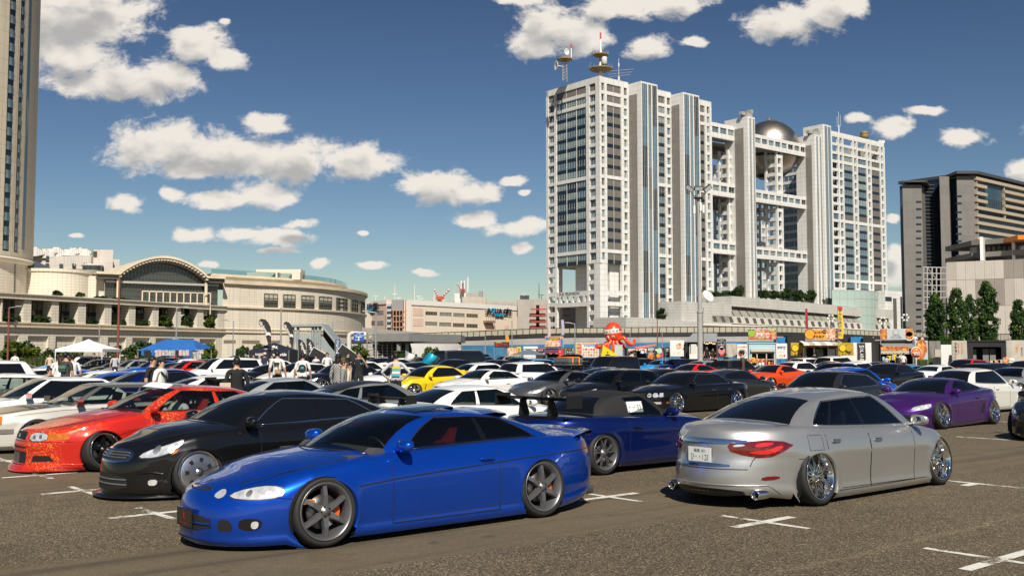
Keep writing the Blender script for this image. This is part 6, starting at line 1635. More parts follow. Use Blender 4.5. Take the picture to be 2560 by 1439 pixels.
mb.add(vs,[(i*7+k,i*7+k+1,(i+1)*7+k+1,(i+1)*7+k)for i in range(8)for k in range(6)],0,True)
for i in(8,):
 mb.add([vs[i*7],vs[i*7+6],(vs[i*7+6][0],.36,vs[i*7+6][2]-.03),(vs[i*7][0],-.36,vs[i*7][2]-.03)],[(0,1,2,3)],0)
SOARER.append(['sunroof',mb.mesh('sunroof',CM['gloss']),False,[],None,None])
exhaust(cs1,SOARER,.52,.2,.055,-2.42,'gun')
car1=putcar(SOARER,spot(806,1366,HO,2.69,.8,'f'),HO,P_BLUE,'royal blue two door coupe nearest the camera with red seats and sunroof up')
pl=plate_obj(car1,'f',cs1,0.,.3,'太S','LOWCARSMEET',dark=True)
# silver sedan seen from behind
FUGA,cs2=mkcar(dz=.06,dr=.05,wb=2.9,fo=.88,ro=1.13,W=.925,n=(4.6,4.),m=(2.2,2.15),R=.335,rim=.272,tw=.25,ar=.352,flare=.02,track=.9,rr=.085,fp=[(.1,-.06),(.25,0),(.45,0),(.6,-.05),(.72,-.16),(.8,-.3)],rp=[(.14,-.16),(.24,-.03),(.4,0),(.55,-.02),(.66,-.055),(.8,-.06),(.93,-.1),(1.,-.16)],zb=[(-2.6,.25),(-2.2,.2),(-1.75,.15),(-1.1,.12),(1.1,.12),(1.8,.13),(2.4,.13)],zs=[(-2.6,.955),(-2.2,.985),(-1.6,.985),(-1.,.955),(0,.925),(.8,.895),(1.4,.83),(1.9,.75),(2.4,.66)],crown=[(-2.6,.02),(-2.2,.05),(-1.5,.06),(0,.05),(1,.09),(1.8,.08),(2.4,.02)],ins=[(0,.05),(.06,.012),(.12,.004),(.2,.014),(.35,.01),(.5,0.),(.6,-.006),(.66,-.012),(.72,-.004),(.82,.012),(.92,.045),(1,.06)],xA=.92,xcw=1.18,xh=.38,xhs=.22,xrs=-.95,xrc=-.98,xC=-1.66,xbk=-1.86,yB=.8,yBC=.72,yR=.57,yRC=.52,rz=[(-1.05,1.29),(-.6,1.355),(-.15,1.385),(.2,1.365),(.42,1.32)],rc=.055,kf=.85,kr=.85,v0=.05,v1=.87,win=[(.09,.44),(.47,.74),(.765,.88)],doors=[(.7,-.36),(-.37,-1.28)],wheel='mesh',wmat='polish',lip='chrome',camber=7,steer=0,itr=dict(seat='seat',rhd=True),glass='tint',gside='tint',grear='glass',handle='chrome',trim='chrome',lrnd=0,tails=[(.34,.775),(.37,.715),(.52,.675),(.7,.645),(.86,.655),(1.02,.715),(1.18,.785),(1.04,.83),(.8,.845),(.55,.83),(.38,.81)],extras=[('tail_glow','r',[(.56,.705),(.78,.68),(.94,.72),(1.04,.775),(.96,.785),(.82,.735),(.66,.725)],'tailb',{'each':1,'rnd':1,'off':.008}),('tail_glow','r',[(.66,.765),(.8,.775),(.92,.81),(.8,.825),(.66,.8)],'tailb',{'each':1,'rnd':1,'off':.008}),('reverse_lamp','r',[(.4,.765),(.54,.78),(.54,.8),(.42,.795)],'lampc',{'each':1,'rnd':1,'off':.009}),('trunk_moulding','r',[(-.62,.805),(.62,.805),(.54,.855),(-.54,.855)],'chrome',{'off':.012,'rnd':1}),('plate_recess','r',[(-.5,.5),(.5,.5),(.54,.78),(-.54,.78)],'paint',{'off':-.002,'rnd':1}),('trunk_handle_bar','r',[(-.4,.545),(.4,.545),(.38,.575),(-.38,.575)],'chrome',{'off':.012,'rnd':1}),('reflector','r',[(.76,.385),(1.,.4),(1.,.44),(.78,.435)],'tail',{'each':1,'rnd':1}),('diffuser','r',[(-.6,.2),(.6,.2),(.52,.29),(-.52,.29)],'black',{'off':.002,'rnd':1}),('fuel_flap','t',[(-1.6,.71),(-1.36,.71),(-1.36,.88),(-1.6,.88)],'paint',{'off':.003,'rnd':1,'depth':.004})],lines=[('bumper_seam','r',[(1.25,.62),(1.55,.615)],'void',.004),('trunk_seam','r',[(-.62,.55),(-.64,.62),(-.7,.68)],'void',.005,(1,-1)),('trunk_seam','r',[(-.6,.515),(.6,.515)],'void',.005,(1,)),('skirt_seam','s',[(1.02,.21),(0,.225),(-1.,.235)],'void',.004),('bumper_crease','r',[(-1.,.24),(-.85,.335),(.85,.335),(1.,.24)],'paint',.01,(1,)),('flap_seam','s',[(-1.6,.71),(-1.36,.71),(-1.36,.88),(-1.6,.88),(-1.6,.71)],'void',.003,(-1,)),('drip_rail','c',[(-1.9,.6),(-1.4,.66)],'void',.004)])
for y in(-.62,.62):exhaust(cs2,FUGA,y,.235,.058,-2.33,'polish')
mb=MB()
car2=putcar(FUGA,spot(2037,1262,HI,2.9,.82,'r'),HI,P_SILVER,'silver four door sedan seen from behind with mesh wheels at the right front')
plate_obj(car2,'r',cs2,0.,.665,'福島 301','ひ・・1 23')
# black sedan beside the blue coupe
SKY,cs3=mkcar(dz=.05,dr=.09,wb=2.85,fo=.86,ro=1.05,W=.9,n=(4.4,5.),m=(2.15,2.3),R=.325,rim=.262,tw=.23,ar=.345,flare=.022,track=.875,rr=.085,fp=[(.06,-.02),(.2,0),(.36,-.01),(.5,-.03),(.6,-.08),(.7,-.2),(.76,-.34)],zb=[(-2.5,.2),(-1.8,.14),(0,.11),(1.7,.1),(2.3,.09)],zs=[(-2.5,.95),(-1.8,.975),(-.8,.945),(.2,.91),(.9,.885),(1.4,.84),(1.8,.775),(2.1,.7),(2.3,.645)],crown=[(-2.5,.02),(-1.8,.05),(0,.05),(1,.1),(1.7,.09),(2.1,.06),(2.3,.02)],xA=.88,xcw=1.14,xh=.33,xhs=.18,xrs=-.9,xrc=-.95,xC=-1.48,xbk=-1.75,yB=.775,yBC=.71,yR=.56,yRC=.52,rz=[(-1.05,1.27),(-.6,1.33),(-.15,1.36),(.2,1.34),(.4,1.3)],rc=.055,kf=.8,kr=.8,win=[(.08,.47),(.51,.8),(.825,.9)],doors=[(.62,-.4),(-.41,-1.22)],wheel='disc',wmat='silverw',lip='chrome',camber=5,glass='glass',gside='glassd',trim='chrome',handle='chrome',lamps=[(.55,.565),(.62,.64),(.82,.7),(1.1,.765),(1.16,.77),(1.1,.7),(.98,.635),(.78,.575)],extras=[('grille_frame','f',[(-.42,.5),(.42,.5),(.5,.6),(.38,.665),(-.38,.665),(-.5,.6)],'chrome',{'rnd':1,'off':.004}),('grille','f',[(-.38,.525),(.38,.525),(.44,.598),(.34,.645),(-.34,.645),(-.44,.598)],'void',{'rnd':1,'off':.009}),('grille_bar','f',[(-.4,.555),(.4,.555),(.4,.565),(-.4,.565)],'silverw',{'off':.014}),('grille_bar','f',[(-.42,.585),(.42,.585),(.42,.595),(-.42,.595)],'silverw',{'off':.014}),('grille_bar','f',[(-.4,.615),(.4,.615),(.4,.625),(-.4,.625)],'silverw',{'off':.014}),('grille_badge','f',[(-.05,.56),(.05,.56),(.065,.595),(.05,.63),(-.05,.63),(-.065,.595)],'chrome',{'off':.02,'rnd':1}),('side_marker','f',[(.98,.6),(1.05,.625),(1.09,.67),(1.04,.655)],'amber',{'each':1,'off':.008}),('air_intake','f',[(-.5,.17),(.5,.17),(.44,.37),(-.44,.37)],'void',{'rnd':1}),('intake_bar','f',[(-.47,.24),(.47,.24),(.47,.255),(-.47,.255)],'silverw',{'off':.01}),('intake_bar','f',[(-.46,.3),(.46,.3),(.46,.312),(-.46,.312)],'silverw',{'off':.01}),('fog_lamp','f',[(.74,.24),(.84,.24),(.85,.31),(.74,.31)],'lamp',{'each':1,'rnd':1})],lines=[('fog_brow','f',[(.58,.385),(.75,.4),(.92,.375),(.98,.3)],'paint',.016)])
mb=MB();vs=[]
for S in LSP(-1.15,1.15,31):
 p=cs3.end_pt('f',np.array(S),np.array(.1));d=Vector((p[0],p[1]*.6,0)).normalized()*.1*(1-(abs(S)/1.3)**4)
 vs+=[(p[0]-.05,p[1]*.97,.135),(p[0]+d.x,p[1]+d.y,.1),(p[0]+d.x,p[1]+d.y,.085),(p[0]-.05,p[1]*.97,.075)]
mb.add(vs,[(i*4+k,i*4+k+1,(i+1)*4+k+1,(i+1)*4+k)for i in range(30)for k in range(3)],0,True)
SKY.append(['front_lip',mb.mesh('front_lip',paint('placeholder',(.5,.5,.5))),True,[],None,None])
car3=putcar(SKY,spot(492,1246,HO,2.85,.8,'f'),HO,P_BLACK,'glossy black sedan with chrome lined windows right behind the royal blue coupe')
# red flake sedan
CHASER,cs4=mkcar(dz=.025,dr=.055,wb=2.73,fo=.98,ro=1.05,W=.9,n=(5.2,6),m=(2.3,2.4),R=.315,rim=.25,tw=.25,ar=.338,flare=.035,track=.915,rr=.07,fp=[(.04,.1),(.1,.08),(.16,0),(.3,-.01),(.46,0),(.5,-.03),(.6,-.06),(.68,-.16)],zb=[(-2.5,.2),(-1.8,.13),(0,.09),(1.7,.06),(2.35,.05)],zs=[(-2.5,.91),(-1.8,.93),(-.8,.9),(.4,.875),(.9,.85),(1.5,.765),(1.9,.7),(2.35,.635)],crown=[(-2.5,.02),(-1.8,.04),(0,.05),(1,.075),(1.9,.05),(2.35,.02)],xA=.72,xcw=1.02,xh=.18,xhs=.05,xrs=-.92,xrc=-.95,xC=-1.55,xbk=-1.75,yB=.775,yBC=.71,yR=.565,yRC=.53,rz=[(-1.,1.225),(-.6,1.265),(-.15,1.285),(.2,1.25)],rc=.05,kf=.6,kr=.7,win=[(.07,.53),(.575,.9)],doors=[(.58,-.46),(-.47,-1.2)],wheel='five',wmat='darkw',lip='chrome',camber=9,steer=14,itr=dict(seat='seatr',rhd=True,trim='black'),glass='clear',gside='clear',grear='clear',trim='black',blackp=False,lamps=[(.32,.5),(.66,.505),(.66,.615),(.36,.62)],extras=[('turn_signal','f',[(.67,.505),(.98,.53),(.99,.61),(.67,.615)],'amber',{'each':1}),('grille_frame','f',[(-.24,.5),(.24,.5),(.25,.635),(-.25,.635)],'chrome',{'rnd':1}),('grille','f',[(-.21,.515),(.21,.515),(.22,.62),(-.22,.62)],'void',{'off':.01}),('grille_bar','f',[(-.21,.545),(.21,.545),(.21,.553),(-.21,.553)],'darkw',{'off':.014}),('grille_bar','f',[(-.21,.58),(.21,.58),(.21,.588),(-.21,.588)],'darkw',{'off':.014}),('grille_badge','f',[(-.03,.54),(.03,.54),(.03,.59),(-.03,.59)],'chrome',{'off':.018,'rnd':1}),('air_intake','f',[(-.34,.14),(.3,.14),(.3,.34),(-.34,.34)],'void',{}),('brake_duct','f',[(.44,.2),(.8,.21),(.72,.29),(.46,.29)],'void',{'each':1}),('bumper_slot','f',[(-.3,.39),(.3,.39),(.3,.415),(-.3,.415)],'void',{}),('intercooler','f',[(-.3,.16),(.1,.16),(.1,.32),(-.3,.32)],'gun',{'off':.006})],lines=[('bumper_seam','f',[(-1.15,.49),(1.15,.49)],'void',.005,(1,)),('lower_crease','f',[(-1.2,.155),(1.2,.155)],'paint',.012,(1,))])
mb=MB()
for sg in(1,-1):
 mb.tube([(-1.35,.52*sg,.35),(-.62,.46*sg,1.16),(-.62,-0.*sg,1.2)],.022,8,0);mb.tube([(-.62,.46*sg,1.16),(-.62,.58*sg,.3)],.022,8,0)
CHASER.append(['roll_cage',mb.mesh('roll_cage',pmat('lime_yellow',(.45,.55,.03),.4)),False,[],None,None])
mb=MB();vs=[]
for k in range(9):
 q=-.86+1.72*k/8
 for v in(.8,.97):
  b=Vector((1.02-.3*q*q,.775*q,.9));t=Vector((.18-.13*q*q,.565*q,1.27+.04*(1-abs(q)**2.5)));p=b.lerp(t,v);vs.append((p.x+.045,p.y,p.z+.028))
mb.add(vs,[(2*i,2*i+2,2*i+3,2*i+1)for i in range(8)],0,True)
CHASER.append(['sun_strip',mb.mesh('sun_strip',CM['white']),False,[],None,None])
mb=MB();vs=[]
for y in LSP(-.68,.68,9):vs+=[(-2.1,y,.985),(-2.3,y,1.005),(-2.42,y,1.06),(-2.43,y,1.04),(-2.34,y,.96)]
mb.add(vs,[(i*5+k,(i+1)*5+k,(i+1)*5+k+1,i*5+k+1)for i in range(8)for k in range(4)],0,True)
CHASER.append(['boot_spoiler',mb.mesh('boot_spoiler',paint('placeholder',(.5,.5,.5))),True,[],None,None])
car4=putcar(CHASER,spot(256,1178,HO,2.73,.86,'f'),HO,P_RED,'bright red glitter painted sedan with yellow roll cage and person in the driving seat')
# THE ROWS BEHIND
def D(*ds,**kw):
 o={}
 for d in ds:o.update(d)
 o.update(kw);return o
SED=dict(wb=2.78,fo=.9,ro=1.08,W=.89,n=(4.6,5),m=(2.2,2.3),R=.325,rim=.25,ar=.348,rr=.075,fp=[(.08,-.04),(.2,0),(.45,0),(.58,-.04),(.68,-.14),(.76,-.3)],zs=[(-2.5,.93),(-1.8,.96),(-.8,.93),(.4,.89),(1,.86),(1.5,.8),(2.,.7),(2.3,.64)],crown=[(-2.5,.02),(-1.8,.05),(0,.05),(1,.09),(1.8,.07),(2.3,.02)],xA=.85,xcw=1.1,xh=.3,xhs=.16,xrs=-.92,xrc=-.96,xC=-1.5,xbk=-1.78,yB=.775,yBC=.71,yR=.56,yRC=.52,rz=[(-1.05,1.27),(-.6,1.32),(-.15,1.345),(.2,1.32),(.4,1.28)],rc=.05,kf=.75,kr=.75,win=[(.08,.48),(.52,.8),(.82,.9)],doors=[(.6,-.42),(-.43,-1.2)],lamps=[(.55,.58),(.62,.64),(.95,.7),(1.05,.72),(1.,.63),(.8,.585)],tails=[(.48,.7),(.95,.7),(1.1,.76),(.95,.82),(.48,.82)],extras=[('grille','f',[(-.4,.5),(.4,.5),(.42,.62),(-.42,.62)],'void',{}),('air_intake','f',[(-.6,.2),(.6,.2),(.5,.34),(-.5,.34)],'void',{})])
OLD=D(SED,wb=2.73,fo=.92,ro=1.06,W=.855,n=(7,7),m=(3.2,3.2),rr=.05,fp=[(.1,-.03),(.2,0),(.5,0),(.66,-.03),(.76,-.1)],zs=[(-2.5,.92),(-1.8,.94),(-.8,.92),(.9,.885),(1.5,.83),(2.,.77),(2.3,.73)],crown=[(-2.5,.02),(0,.03),(1,.04),(2.3,.015)],xA=.78,xcw=.95,xh=.22,xhs=.16,xrs=-.98,xrc=-1.,xC=-1.42,xbk=-1.55,yB=.76,yBC=.73,yR=.58,yRC=.56,rz=[(-1.05,1.27),(-.5,1.3),(0,1.3),(.3,1.265)],rc=.035,kf=.25,kr=.3,bs=.01,win=[(.05,.5),(.535,.93)],lamps=[(.4,.56),(.78,.56),(.8,.68),(.4,.68)],tails=[(.4,.66),(.8,.66),(.8,.8),(.4,.8)])
CPE=D(SED,wb=2.57,fo=.88,ro=.9,W=.89,zs=[(-2.3,.9),(-1.6,.92),(-.8,.9),(.4,.85),(1,.81),(1.4,.75),(1.8,.67),(2.2,.59)],fp=[(.06,-.03),(.2,0),(.4,0),(.52,-.05),(.6,-.14),(.68,-.32)],xA=.68,xcw=1.,xh=.12,xhs=-.02,xrs=-.8,xrc=-.86,xC=-1.42,xbk=-1.62,yB=.75,yBC=.66,yR=.54,yRC=.47,rz=[(-.95,1.14),(-.6,1.205),(-.25,1.225),(0.,1.21),(.2,1.165)],rc=.05,kf=.85,kr=.85,win=[(.09,.57),(.61,.88)],doors=[(.55,-.62)],lamps=[(.52,.5),(.6,.58),(.95,.64),(1.06,.63),(1.,.55),(.75,.5)],tails=[(.46,.62),(.9,.63),(1.02,.7),(.9,.76),(.46,.75)],extras=[('air_intake','f',[(-.5,.16),(.5,.16),(.42,.36),(-.42,.36)],'void',{'rnd':1})])
FST=D(CPE,xrs=-1.05,xrc=-1.1,xC=-1.75,xbk=-2.,rz=[(-1.2,1.06),(-.8,1.16),(-.35,1.215),(0.,1.205),(.2,1.165)],kr=.5,ro=.88)
HAT=D(SED,wb=2.58,fo=.86,ro=.72,W=.87,xrs=-1.42,xrc=-1.48,xC=-1.7,xbk=-1.86,yBC=.74,yRC=.55,rz=[(-1.6,1.34),(-1.,1.39),(-.4,1.42),(.1,1.4),(.35,1.36)],zs=[(-2.2,.95),(-1.2,.97),(.6,.9),(1.2,.86),(1.7,.77),(2.2,.68)],kr=.3,win=[(.06,.4),(.43,.7),(.73,.9)],doors=[(.6,-.3),(-.31,-1.)],rp=[(.15,-.06),(.3,0),(.8,0),(1.,-.03)],tails=[(.5,.72),(.8,.72),(.86,.92),(.6,.92)])
WAG=D(OLD,n=(4.8,7),m=(2.4,3),W=.86,ro=.98,xA=.8,xcw=1.08,xh=.26,xhs=.14,xrs=-1.78,xrc=-1.84,xC=-2.02,xbk=-2.16,yBC=.75,yRC=.57,rz=[(-1.95,1.27),(-1.2,1.345),(-.3,1.36),(.15,1.33),(.3,1.3)],kf=.6,kr=.3,win=[(.05,.37),(.4,.665),(.69,.93)],doors=[(.58,-.36),(-.37,-1.15)],lamps=SED['lamps'],rp=[(.15,-.05),(.3,0),(.9,-.02),(1.,-.05)])
SUV=D(HAT,wb=2.66,W=.9,R=.35,rim=.25,ar=.385,zb=[(-2.4,.26),(-1.9,.24),(0,.22),(1.9,.22),(2.3,.22)],zs=[(-2.3,1.12),(-1.2,1.12),(.6,1.05),(1.2,1.01),(1.7,.93),(2.2,.84)],rz=[(-1.7,1.55),(-1.,1.6),(-.4,1.62),(.1,1.6),(.35,1.55)],lamps=[(.5,.72),(.9,.74),(1.,.84),(.6,.84)],tails=[(.5,.85),(.85,.85),(.88,1.02),(.5,1.02)])
MPV=D(HAT,wb=2.84,fo=.92,ro=1.,W=.89,xA=1.15,xcw=1.5,xh=.5,xhs=.34,xrs=-1.8,xrc=-1.86,xC=-2.05,xbk=-2.2,yBC=.77,yRC=.58,rz=[(-2.,1.44),(-1.2,1.51),(-.3,1.535),(.3,1.51),(.55,1.46)],zs=[(-2.4,.97),(-1.2,.96),(.9,.9),(1.5,.86),(2.,.76),(2.3,.7)],win=[(.1,.4),(.43,.7),(.73,.93)],doors=[(.7,-.3),(-.31,-1.3)])
VAN=D(MPV,wb=2.57,fo=1.,ro=1.1,W=.85,n=(8,9),m=(4,5),xA=1.75,xcw=2.,xh=1.15,xhs=1.05,xrs=-2.3,xrc=-2.32,xC=-2.42,xbk=-2.45,yB=.8,yBC=.8,yR=.72,yRC=.7,rz=[(-2.4,1.92),(-1,1.97),(.8,1.97),(1.2,1.9)],zs=[(-2.4,1.05),(1.4,1.05),(1.9,.98),(2.3,.85)],R=.32,ar=.36,crown=[(-2.4,.01),(2.3,.02)],win=[(.05,.28),(.31,.6),(.63,.93)],lamps=[(.5,.62),(.8,.62),(.8,.8),(.5,.8)])
BOX=D(HAT,wb=2.53,fo=.72,ro=.62,W=.845,n=(6,9),m=(2.8,4.5),xA=.9,xcw=1.12,xh=.5,xhs=.42,xrs=-1.55,xrc=-1.58,xC=-1.66,xbk=-1.7,yB=.78,yBC=.77,yR=.68,yRC=.66,rz=[(-1.65,1.58),(-.6,1.61),(.2,1.6),(.55,1.56)],zs=[(-2,1.),(.7,.98),(1.2,.95),(1.6,.86),(2.,.76)],kf=.3,kr=.2,win=[(.04,.4),(.44,.68),(.72,.95)],v1=.85,lamps=[(.5,.62),(.8,.62),(.82,.76),(.5,.76)])
P={'white':P_WHITE,'black':P_BLACK,'silver':P_SILVER,'grey':P_GREY,'charcoal':P_DARK,'navy':P_NAVY,'blue':paint('bright_blue',(.01,.1,.62),.45,.3),'sky':paint('sky_blue',(.02,.33,.8),.15,.35),'red':paint('plain_red',(.6,.015,.012),.1,.32),'orange':paint('orange',(.8,.075,.008),.15,.34),'yellow':paint('yellow',(.82,.56,.01),.05,.35),'pearl':paint('pearl_white',(.74,.72,.66),.1,.3),'champ':P_CHAMP,'purple':P_PURPLE,'turq':paint('turquoise',(.02,.42,.62),.3,.3),'green':paint('dark_green',(.012,.05,.03),.4,.3),'lgrey':paint('light_grey',(.42,.43,.43),.6,.35),'violet':paint('violet_black',(.02,.008,.04),.5,.25)}
def uvpos(u,v):p=U*u+V*v;return(p.x,p.y)
def row_pos(px,u,z=1.):
 """point of a row (fixed u) that shows in the column px"""
 k=(px-CX)/FPX;c,s=math.cos(TH),math.sin(TH)
 v=u*(c-k*s)/(s+k*c);return uvpos(u,v)
def wing(w=.72,x=-2.05,z=1.22,chord=.24,base=.92,mat='black'):
 mb=MB();vs=[]
 for y in LSP(-w,w,9):
  vs+=[(x+chord*.45,y,z-.012),(x+0.,y,z+.012),(x-chord*.55,y,z+.055),(x-chord*.56,y,z+.045),(x,y,z-.006)]
 mb.add(vs,[(i*5+k,(i+1)*5+k,(i+1)*5+(k+1)%5,i*5+(k+1)%5)for i in range(8)for k in range(5)],0)
 for sg in(1,-1):
  mb.box(x-chord*.6,x+chord*.5,sg*w-.008,sg*w+.008,z-.1,z+.085);
  mb.add([(x+.12,sg*.32-.012,base),(x-.1,sg*.32-.012,base),(x-.07,sg*.32-.012,z),(x+.03,sg*.32-.012,z),(x+.12,sg*.32+.012,base),(x-.1,sg*.32+.012,base),(x-.07,sg*.32+.012,z),(x+.03,sg*.32+.012,z)],[(0,1,2,3),(7,6,5,4),(0,3,7,4),(1,5,6,2),(2,6,7,3)])
 return['rear_wing',mb.mesh('rear_wing',CM[mat]),False,[],None,None]
 # deep blue roadster with wing
S2K,cs5=mkcar(**D(CPE,dz=.03,dr=.01,wb=2.4,fo=.84,ro=.9,W=.9,R=.315,rim=.245,tw=.25,ar=.336,flare=.025,track=.9,zb=[(-2.3,.22),(-1.8,.16),(0,.12),(2.2,.12)],zs=[(-2.2,.83),(-1.7,.86),(-1.,.865),(-.2,.835),(.5,.82),(1,.78),(1.5,.69),(2.1,.57)],xA=.42,xcw=.72,xh=-.02,xhs=-.1,xrs=-.72,xrc=-.8,xC=-1.02,xbk=-1.32,yB=.74,yBC=.68,yR=.54,yRC=.46,rz=[(-.95,1.06),(-.6,1.155),(-.3,1.185),(.05,1.15)],kr=.95,win=[(.1,.6)],qr=.84,doors=[(.46,-.66)],wheel='ten',wmat='gun',lip='gun',camber=3,glass='clear',gside='clear',grear='glass',itr=dict(rear=False),handle='gloss',tails=[(.46,.6),(.92,.62),(.98,.7),(.5,.715)],extras=[],lines=[('body_crease','s',[(.9,.6),(-.4,.63),(-.8,.64)],'void',.003),('bumper_seam','r',[(.9,.6),(1.25,.56)],'void',.004),('skirt_line','s',[(.9,.2),(0,.19),(-.85,.2)],'void',.004)]))
for p in S2K:
 if p[0]=='roof':p[2]=False;p[1].materials[0]=pmat('soft_top_black',(.012,.012,.012),.6,bump=.05,bscale=200)
 if p[0]=='trunk_lid':p[2]=False;p[1].materials[0]=CM['gloss']
S2K.append(wing(.8,-1.72,1.115,.28,.88));exhaust(cs5,S2K,.45,.24,.05,-2.02)
t=putcar(S2K,spot(1504,1186,HI,2.4,.82,'r'),HI,P_NAVY,'deep blue roadster with black soft top and tall black rear wing')
mb=MB();o=mb.box(-.17,.17,-.004,.004,-.085,.085).obj('window_plate',CM['plate'],t);o.location=(-.3,-.655,.955);o.rotation_euler=(R_(-18),0,0)
text('・・33',.09,CM['ink'],o,frame((0,-.006,-.01),(1,0,0),(0,0,1)),fit=(.26,.08))
# white coupe behind the blue one
BRZ,cs6=mkcar(**D(CPE,W=.9,flare=.02,glass='clear',gside='clear',grear='glass',itr=dict(),wheel='five',camber=5,blackp=False,qr=.86))
BRZ.append(wing(.6,-1.93,1.02,.2,.9))
PL={}
putcar(BRZ,row_pos(1195,12.1),HI,P_WHITE,'white coupe with dark rear glass hidden behind the royal blue coupe roof')
FAZ,cs7=mkcar(**D(FST,wb=2.65,glass='clear',gside='clear',grear='glassd',itr=dict(),wheel='mesh',trim='black',win=[(.08,.6),(.64,.9)],blackp=False,qf=.9,zs=[(-2.3,.9),(-1.6,.9),(-.8,.875),(.4,.83),(1,.8),(1.4,.75),(1.8,.68),(2.2,.6)]))
for p in FAZ:
 if p[0]=='rear_window':p[1].materials[0]=CM['gloss']
mb=MB();vs=[]
for i,x in enumerate(LSP(0.,-1.16,12)):
 for y in LSP(-1,1,9):
  yy=y*.46;zz=float(cs7.f['rz'](x))+.05*(1-(abs(yy)/.54)**2.5)+.006;vs.append((x,yy,zz))
mb.add(vs,[(i*9+k,i*9+k+1,(i+1)*9+k+1,(i+1)*9+k)for i in range(11)for k in range(8)],0,True)
FAZ.append(['roof_wrap',mb.mesh('roof_wrap',pmat('matte_black_wrap',(.015,.015,.016),.35)),False,[],None,None])
putcar(FAZ,row_pos(938,12.1),HI,P_SILVER,'silver fastback coupe with black roof behind the glossy black sedan')
FTW,_=mkcar(**D(CPE,glass='clear',gside='clear',grear='glass',wheel='five',hi=True,itr=dict()))
FTW.append(wing(.74,-1.75,1.17,.26,.9))
putcar(FTW,row_pos(735,12.1),HI,paint('pale_silver',(.55,.57,.56),.5,.3),'pale silver coupe with black wing across its tail behind the red glitter sedan')
# the left end of the front row
LEO,cs8=mkcar(**D(OLD,dz=.06,dr=.06,hi=True,W=.86,ro=1.05,xrs=-1.55,xrc=-1.58,xC=-1.85,xbk=-1.98,rz=[(-1.7,1.24),(-.8,1.285),(0,1.285),(.3,1.25)],win=[(.04,.43),(.45,.95)],zs=[(-2.5,.88),(-.8,.89),(.9,.86),(1.5,.81),(2.,.75),(2.3,.71)],blackp=False,trim='chrome',mirror='chrome',mbox=1,wheel='mesh',camber=3,glass='clear',gside='clear',grear='clear',itr=dict(seat='tan',trim='tan',dash='tan',wheel='tan'),flare=.03,kf=.2,extras=[('turn_signal','f',[(.82,.58),(.9,.58),(.9,.72),(.82,.72)],'amber',{'each':1,'off':.006}),('grille','f',[(-.38,.58),(.38,.58),(.38,.7),(-.38,.7)],'void',{}),('bumper_strip','f',[(-1.1,.42),(1.1,.42),(1.1,.5),(-1.1,.5)],'chrome',{'off':.012,'step':.08}),('bumper_chrome','f',[(-1.1,.13),(1.1,.13),(1.1,.2),(-1.1,.2)],'silverw',{'off':.008,'step':.08})],lines=[('side_moulding','s',[(1.,.5),(-1.,.5)],'chrome',.014),('belt_line','s',[(2.1,.7),(.9,.8),(-1.6,.83)],'chrome',.005)],lamps=[(.42,.58),(.8,.58),(.8,.72),(.42,.72)]))
LEO_PAINT=paint('two_tone_ivory',(.62,.6,.54),.2,.34)
for p in LEO:
 if p[0]in('roof','hood'):p[2]=False;p[1].materials[0]=P_CHAMP
putcar(LEO,spot(88,1130,HO,2.73,.76,'f'),HO,LEO_PAINT,'older two tone sedan with grey brown roof and bonnet and chrome mirrors')
W80,_=mkcar(**D(OLD,dz=.06,hi=True,wb=2.83,blackp=True,trim='chrome',mirror='chrome',mbox=1,glass='clear',gside='glass',itr=dict(),wheel='mesh',win=[(.05,.56),(.6,.92)],extras=[('hood_vent','s',[(1.55,.7),(1.95,.66),(1.95,.71),(1.5,.74)],'gun',{'each':1})],rz=[(-1.05,1.28),(-.5,1.32),(0,1.32),(.3,1.285)]))
putcar(W80,row_pos(128,6.75),HO,P_WHITE,'boxy white hardtop with square chrome mirrors beside the two tone sedan')
M_SED,_=mkcar(**D(SED,dz=.07,dr=.05,hi=True,glass='clear',gside='clear',itr=dict(),wheel='five'))
M_SED2,_=mkcar(**D(SED,hi=True,glass='glass',gside='glassd',wheel='split',trim='chrome',handle='chrome'))
putcar(M_SED,row_pos(8,6.9),HO,P_WHITE,'white sedan at the left edge with rounded white mirrors')
SUV1,_=mkcar(**D(SUV,hi=True,glass='glass',gside='glassd',wheel='five'))
putcar(SUV1,row_pos(-85,6.9),HO,P_WHITE,'tall white car at the far left edge beyond the white sedan')
# the row across the lane
PUR,cs9=mkcar(**D(CPE,dr=.06,hi=True,W=.93,flare=.05,track=.955,R=.325,rim=.262,tw=.27,wheel='split',wmat='chrome',lip='chrome',camber=8,glass='glass',gside='tint',grear='glass',itr=dict(),zb=[(-2.3,.2),(0,.1),(2.2,.08)],m=(2.1,2.3),xrs=-.85,kr=.95,extras=[('air_intake','f',[(-.55,.18),(.55,.18),(.66,.4),(-.66,.4)],'void',{'rnd':1}),('corner_vent','f',[(.92,.24),(1.1,.3),(1.12,.4),(.96,.36)],'void',{'each':1}),('air_intake','s',[(-.62,.36),(-.78,.36),(-.86,.62),(-.74,.6)],'void',{'each':1})]))
putcar(PUR,spot(2352,1072,HO,2.57,.86,'f'),HO,P_PURPLE,'wide bodied purple coupe with chrome wheels beyond the silver sedan')
LEX,_=mkcar(**D(SED,hi=True,wb=2.8,trim='chrome',glass='glass',gside='glassd',xrs=-1.02,xC=-1.62,xbk=-1.95,kr=.7,handle='chrome',wheel='five'))
putcar(LEX,row_pos(2065,24.2),HO,P_DARK,'charcoal sedan with chrome window line behind the silver sedan roof')
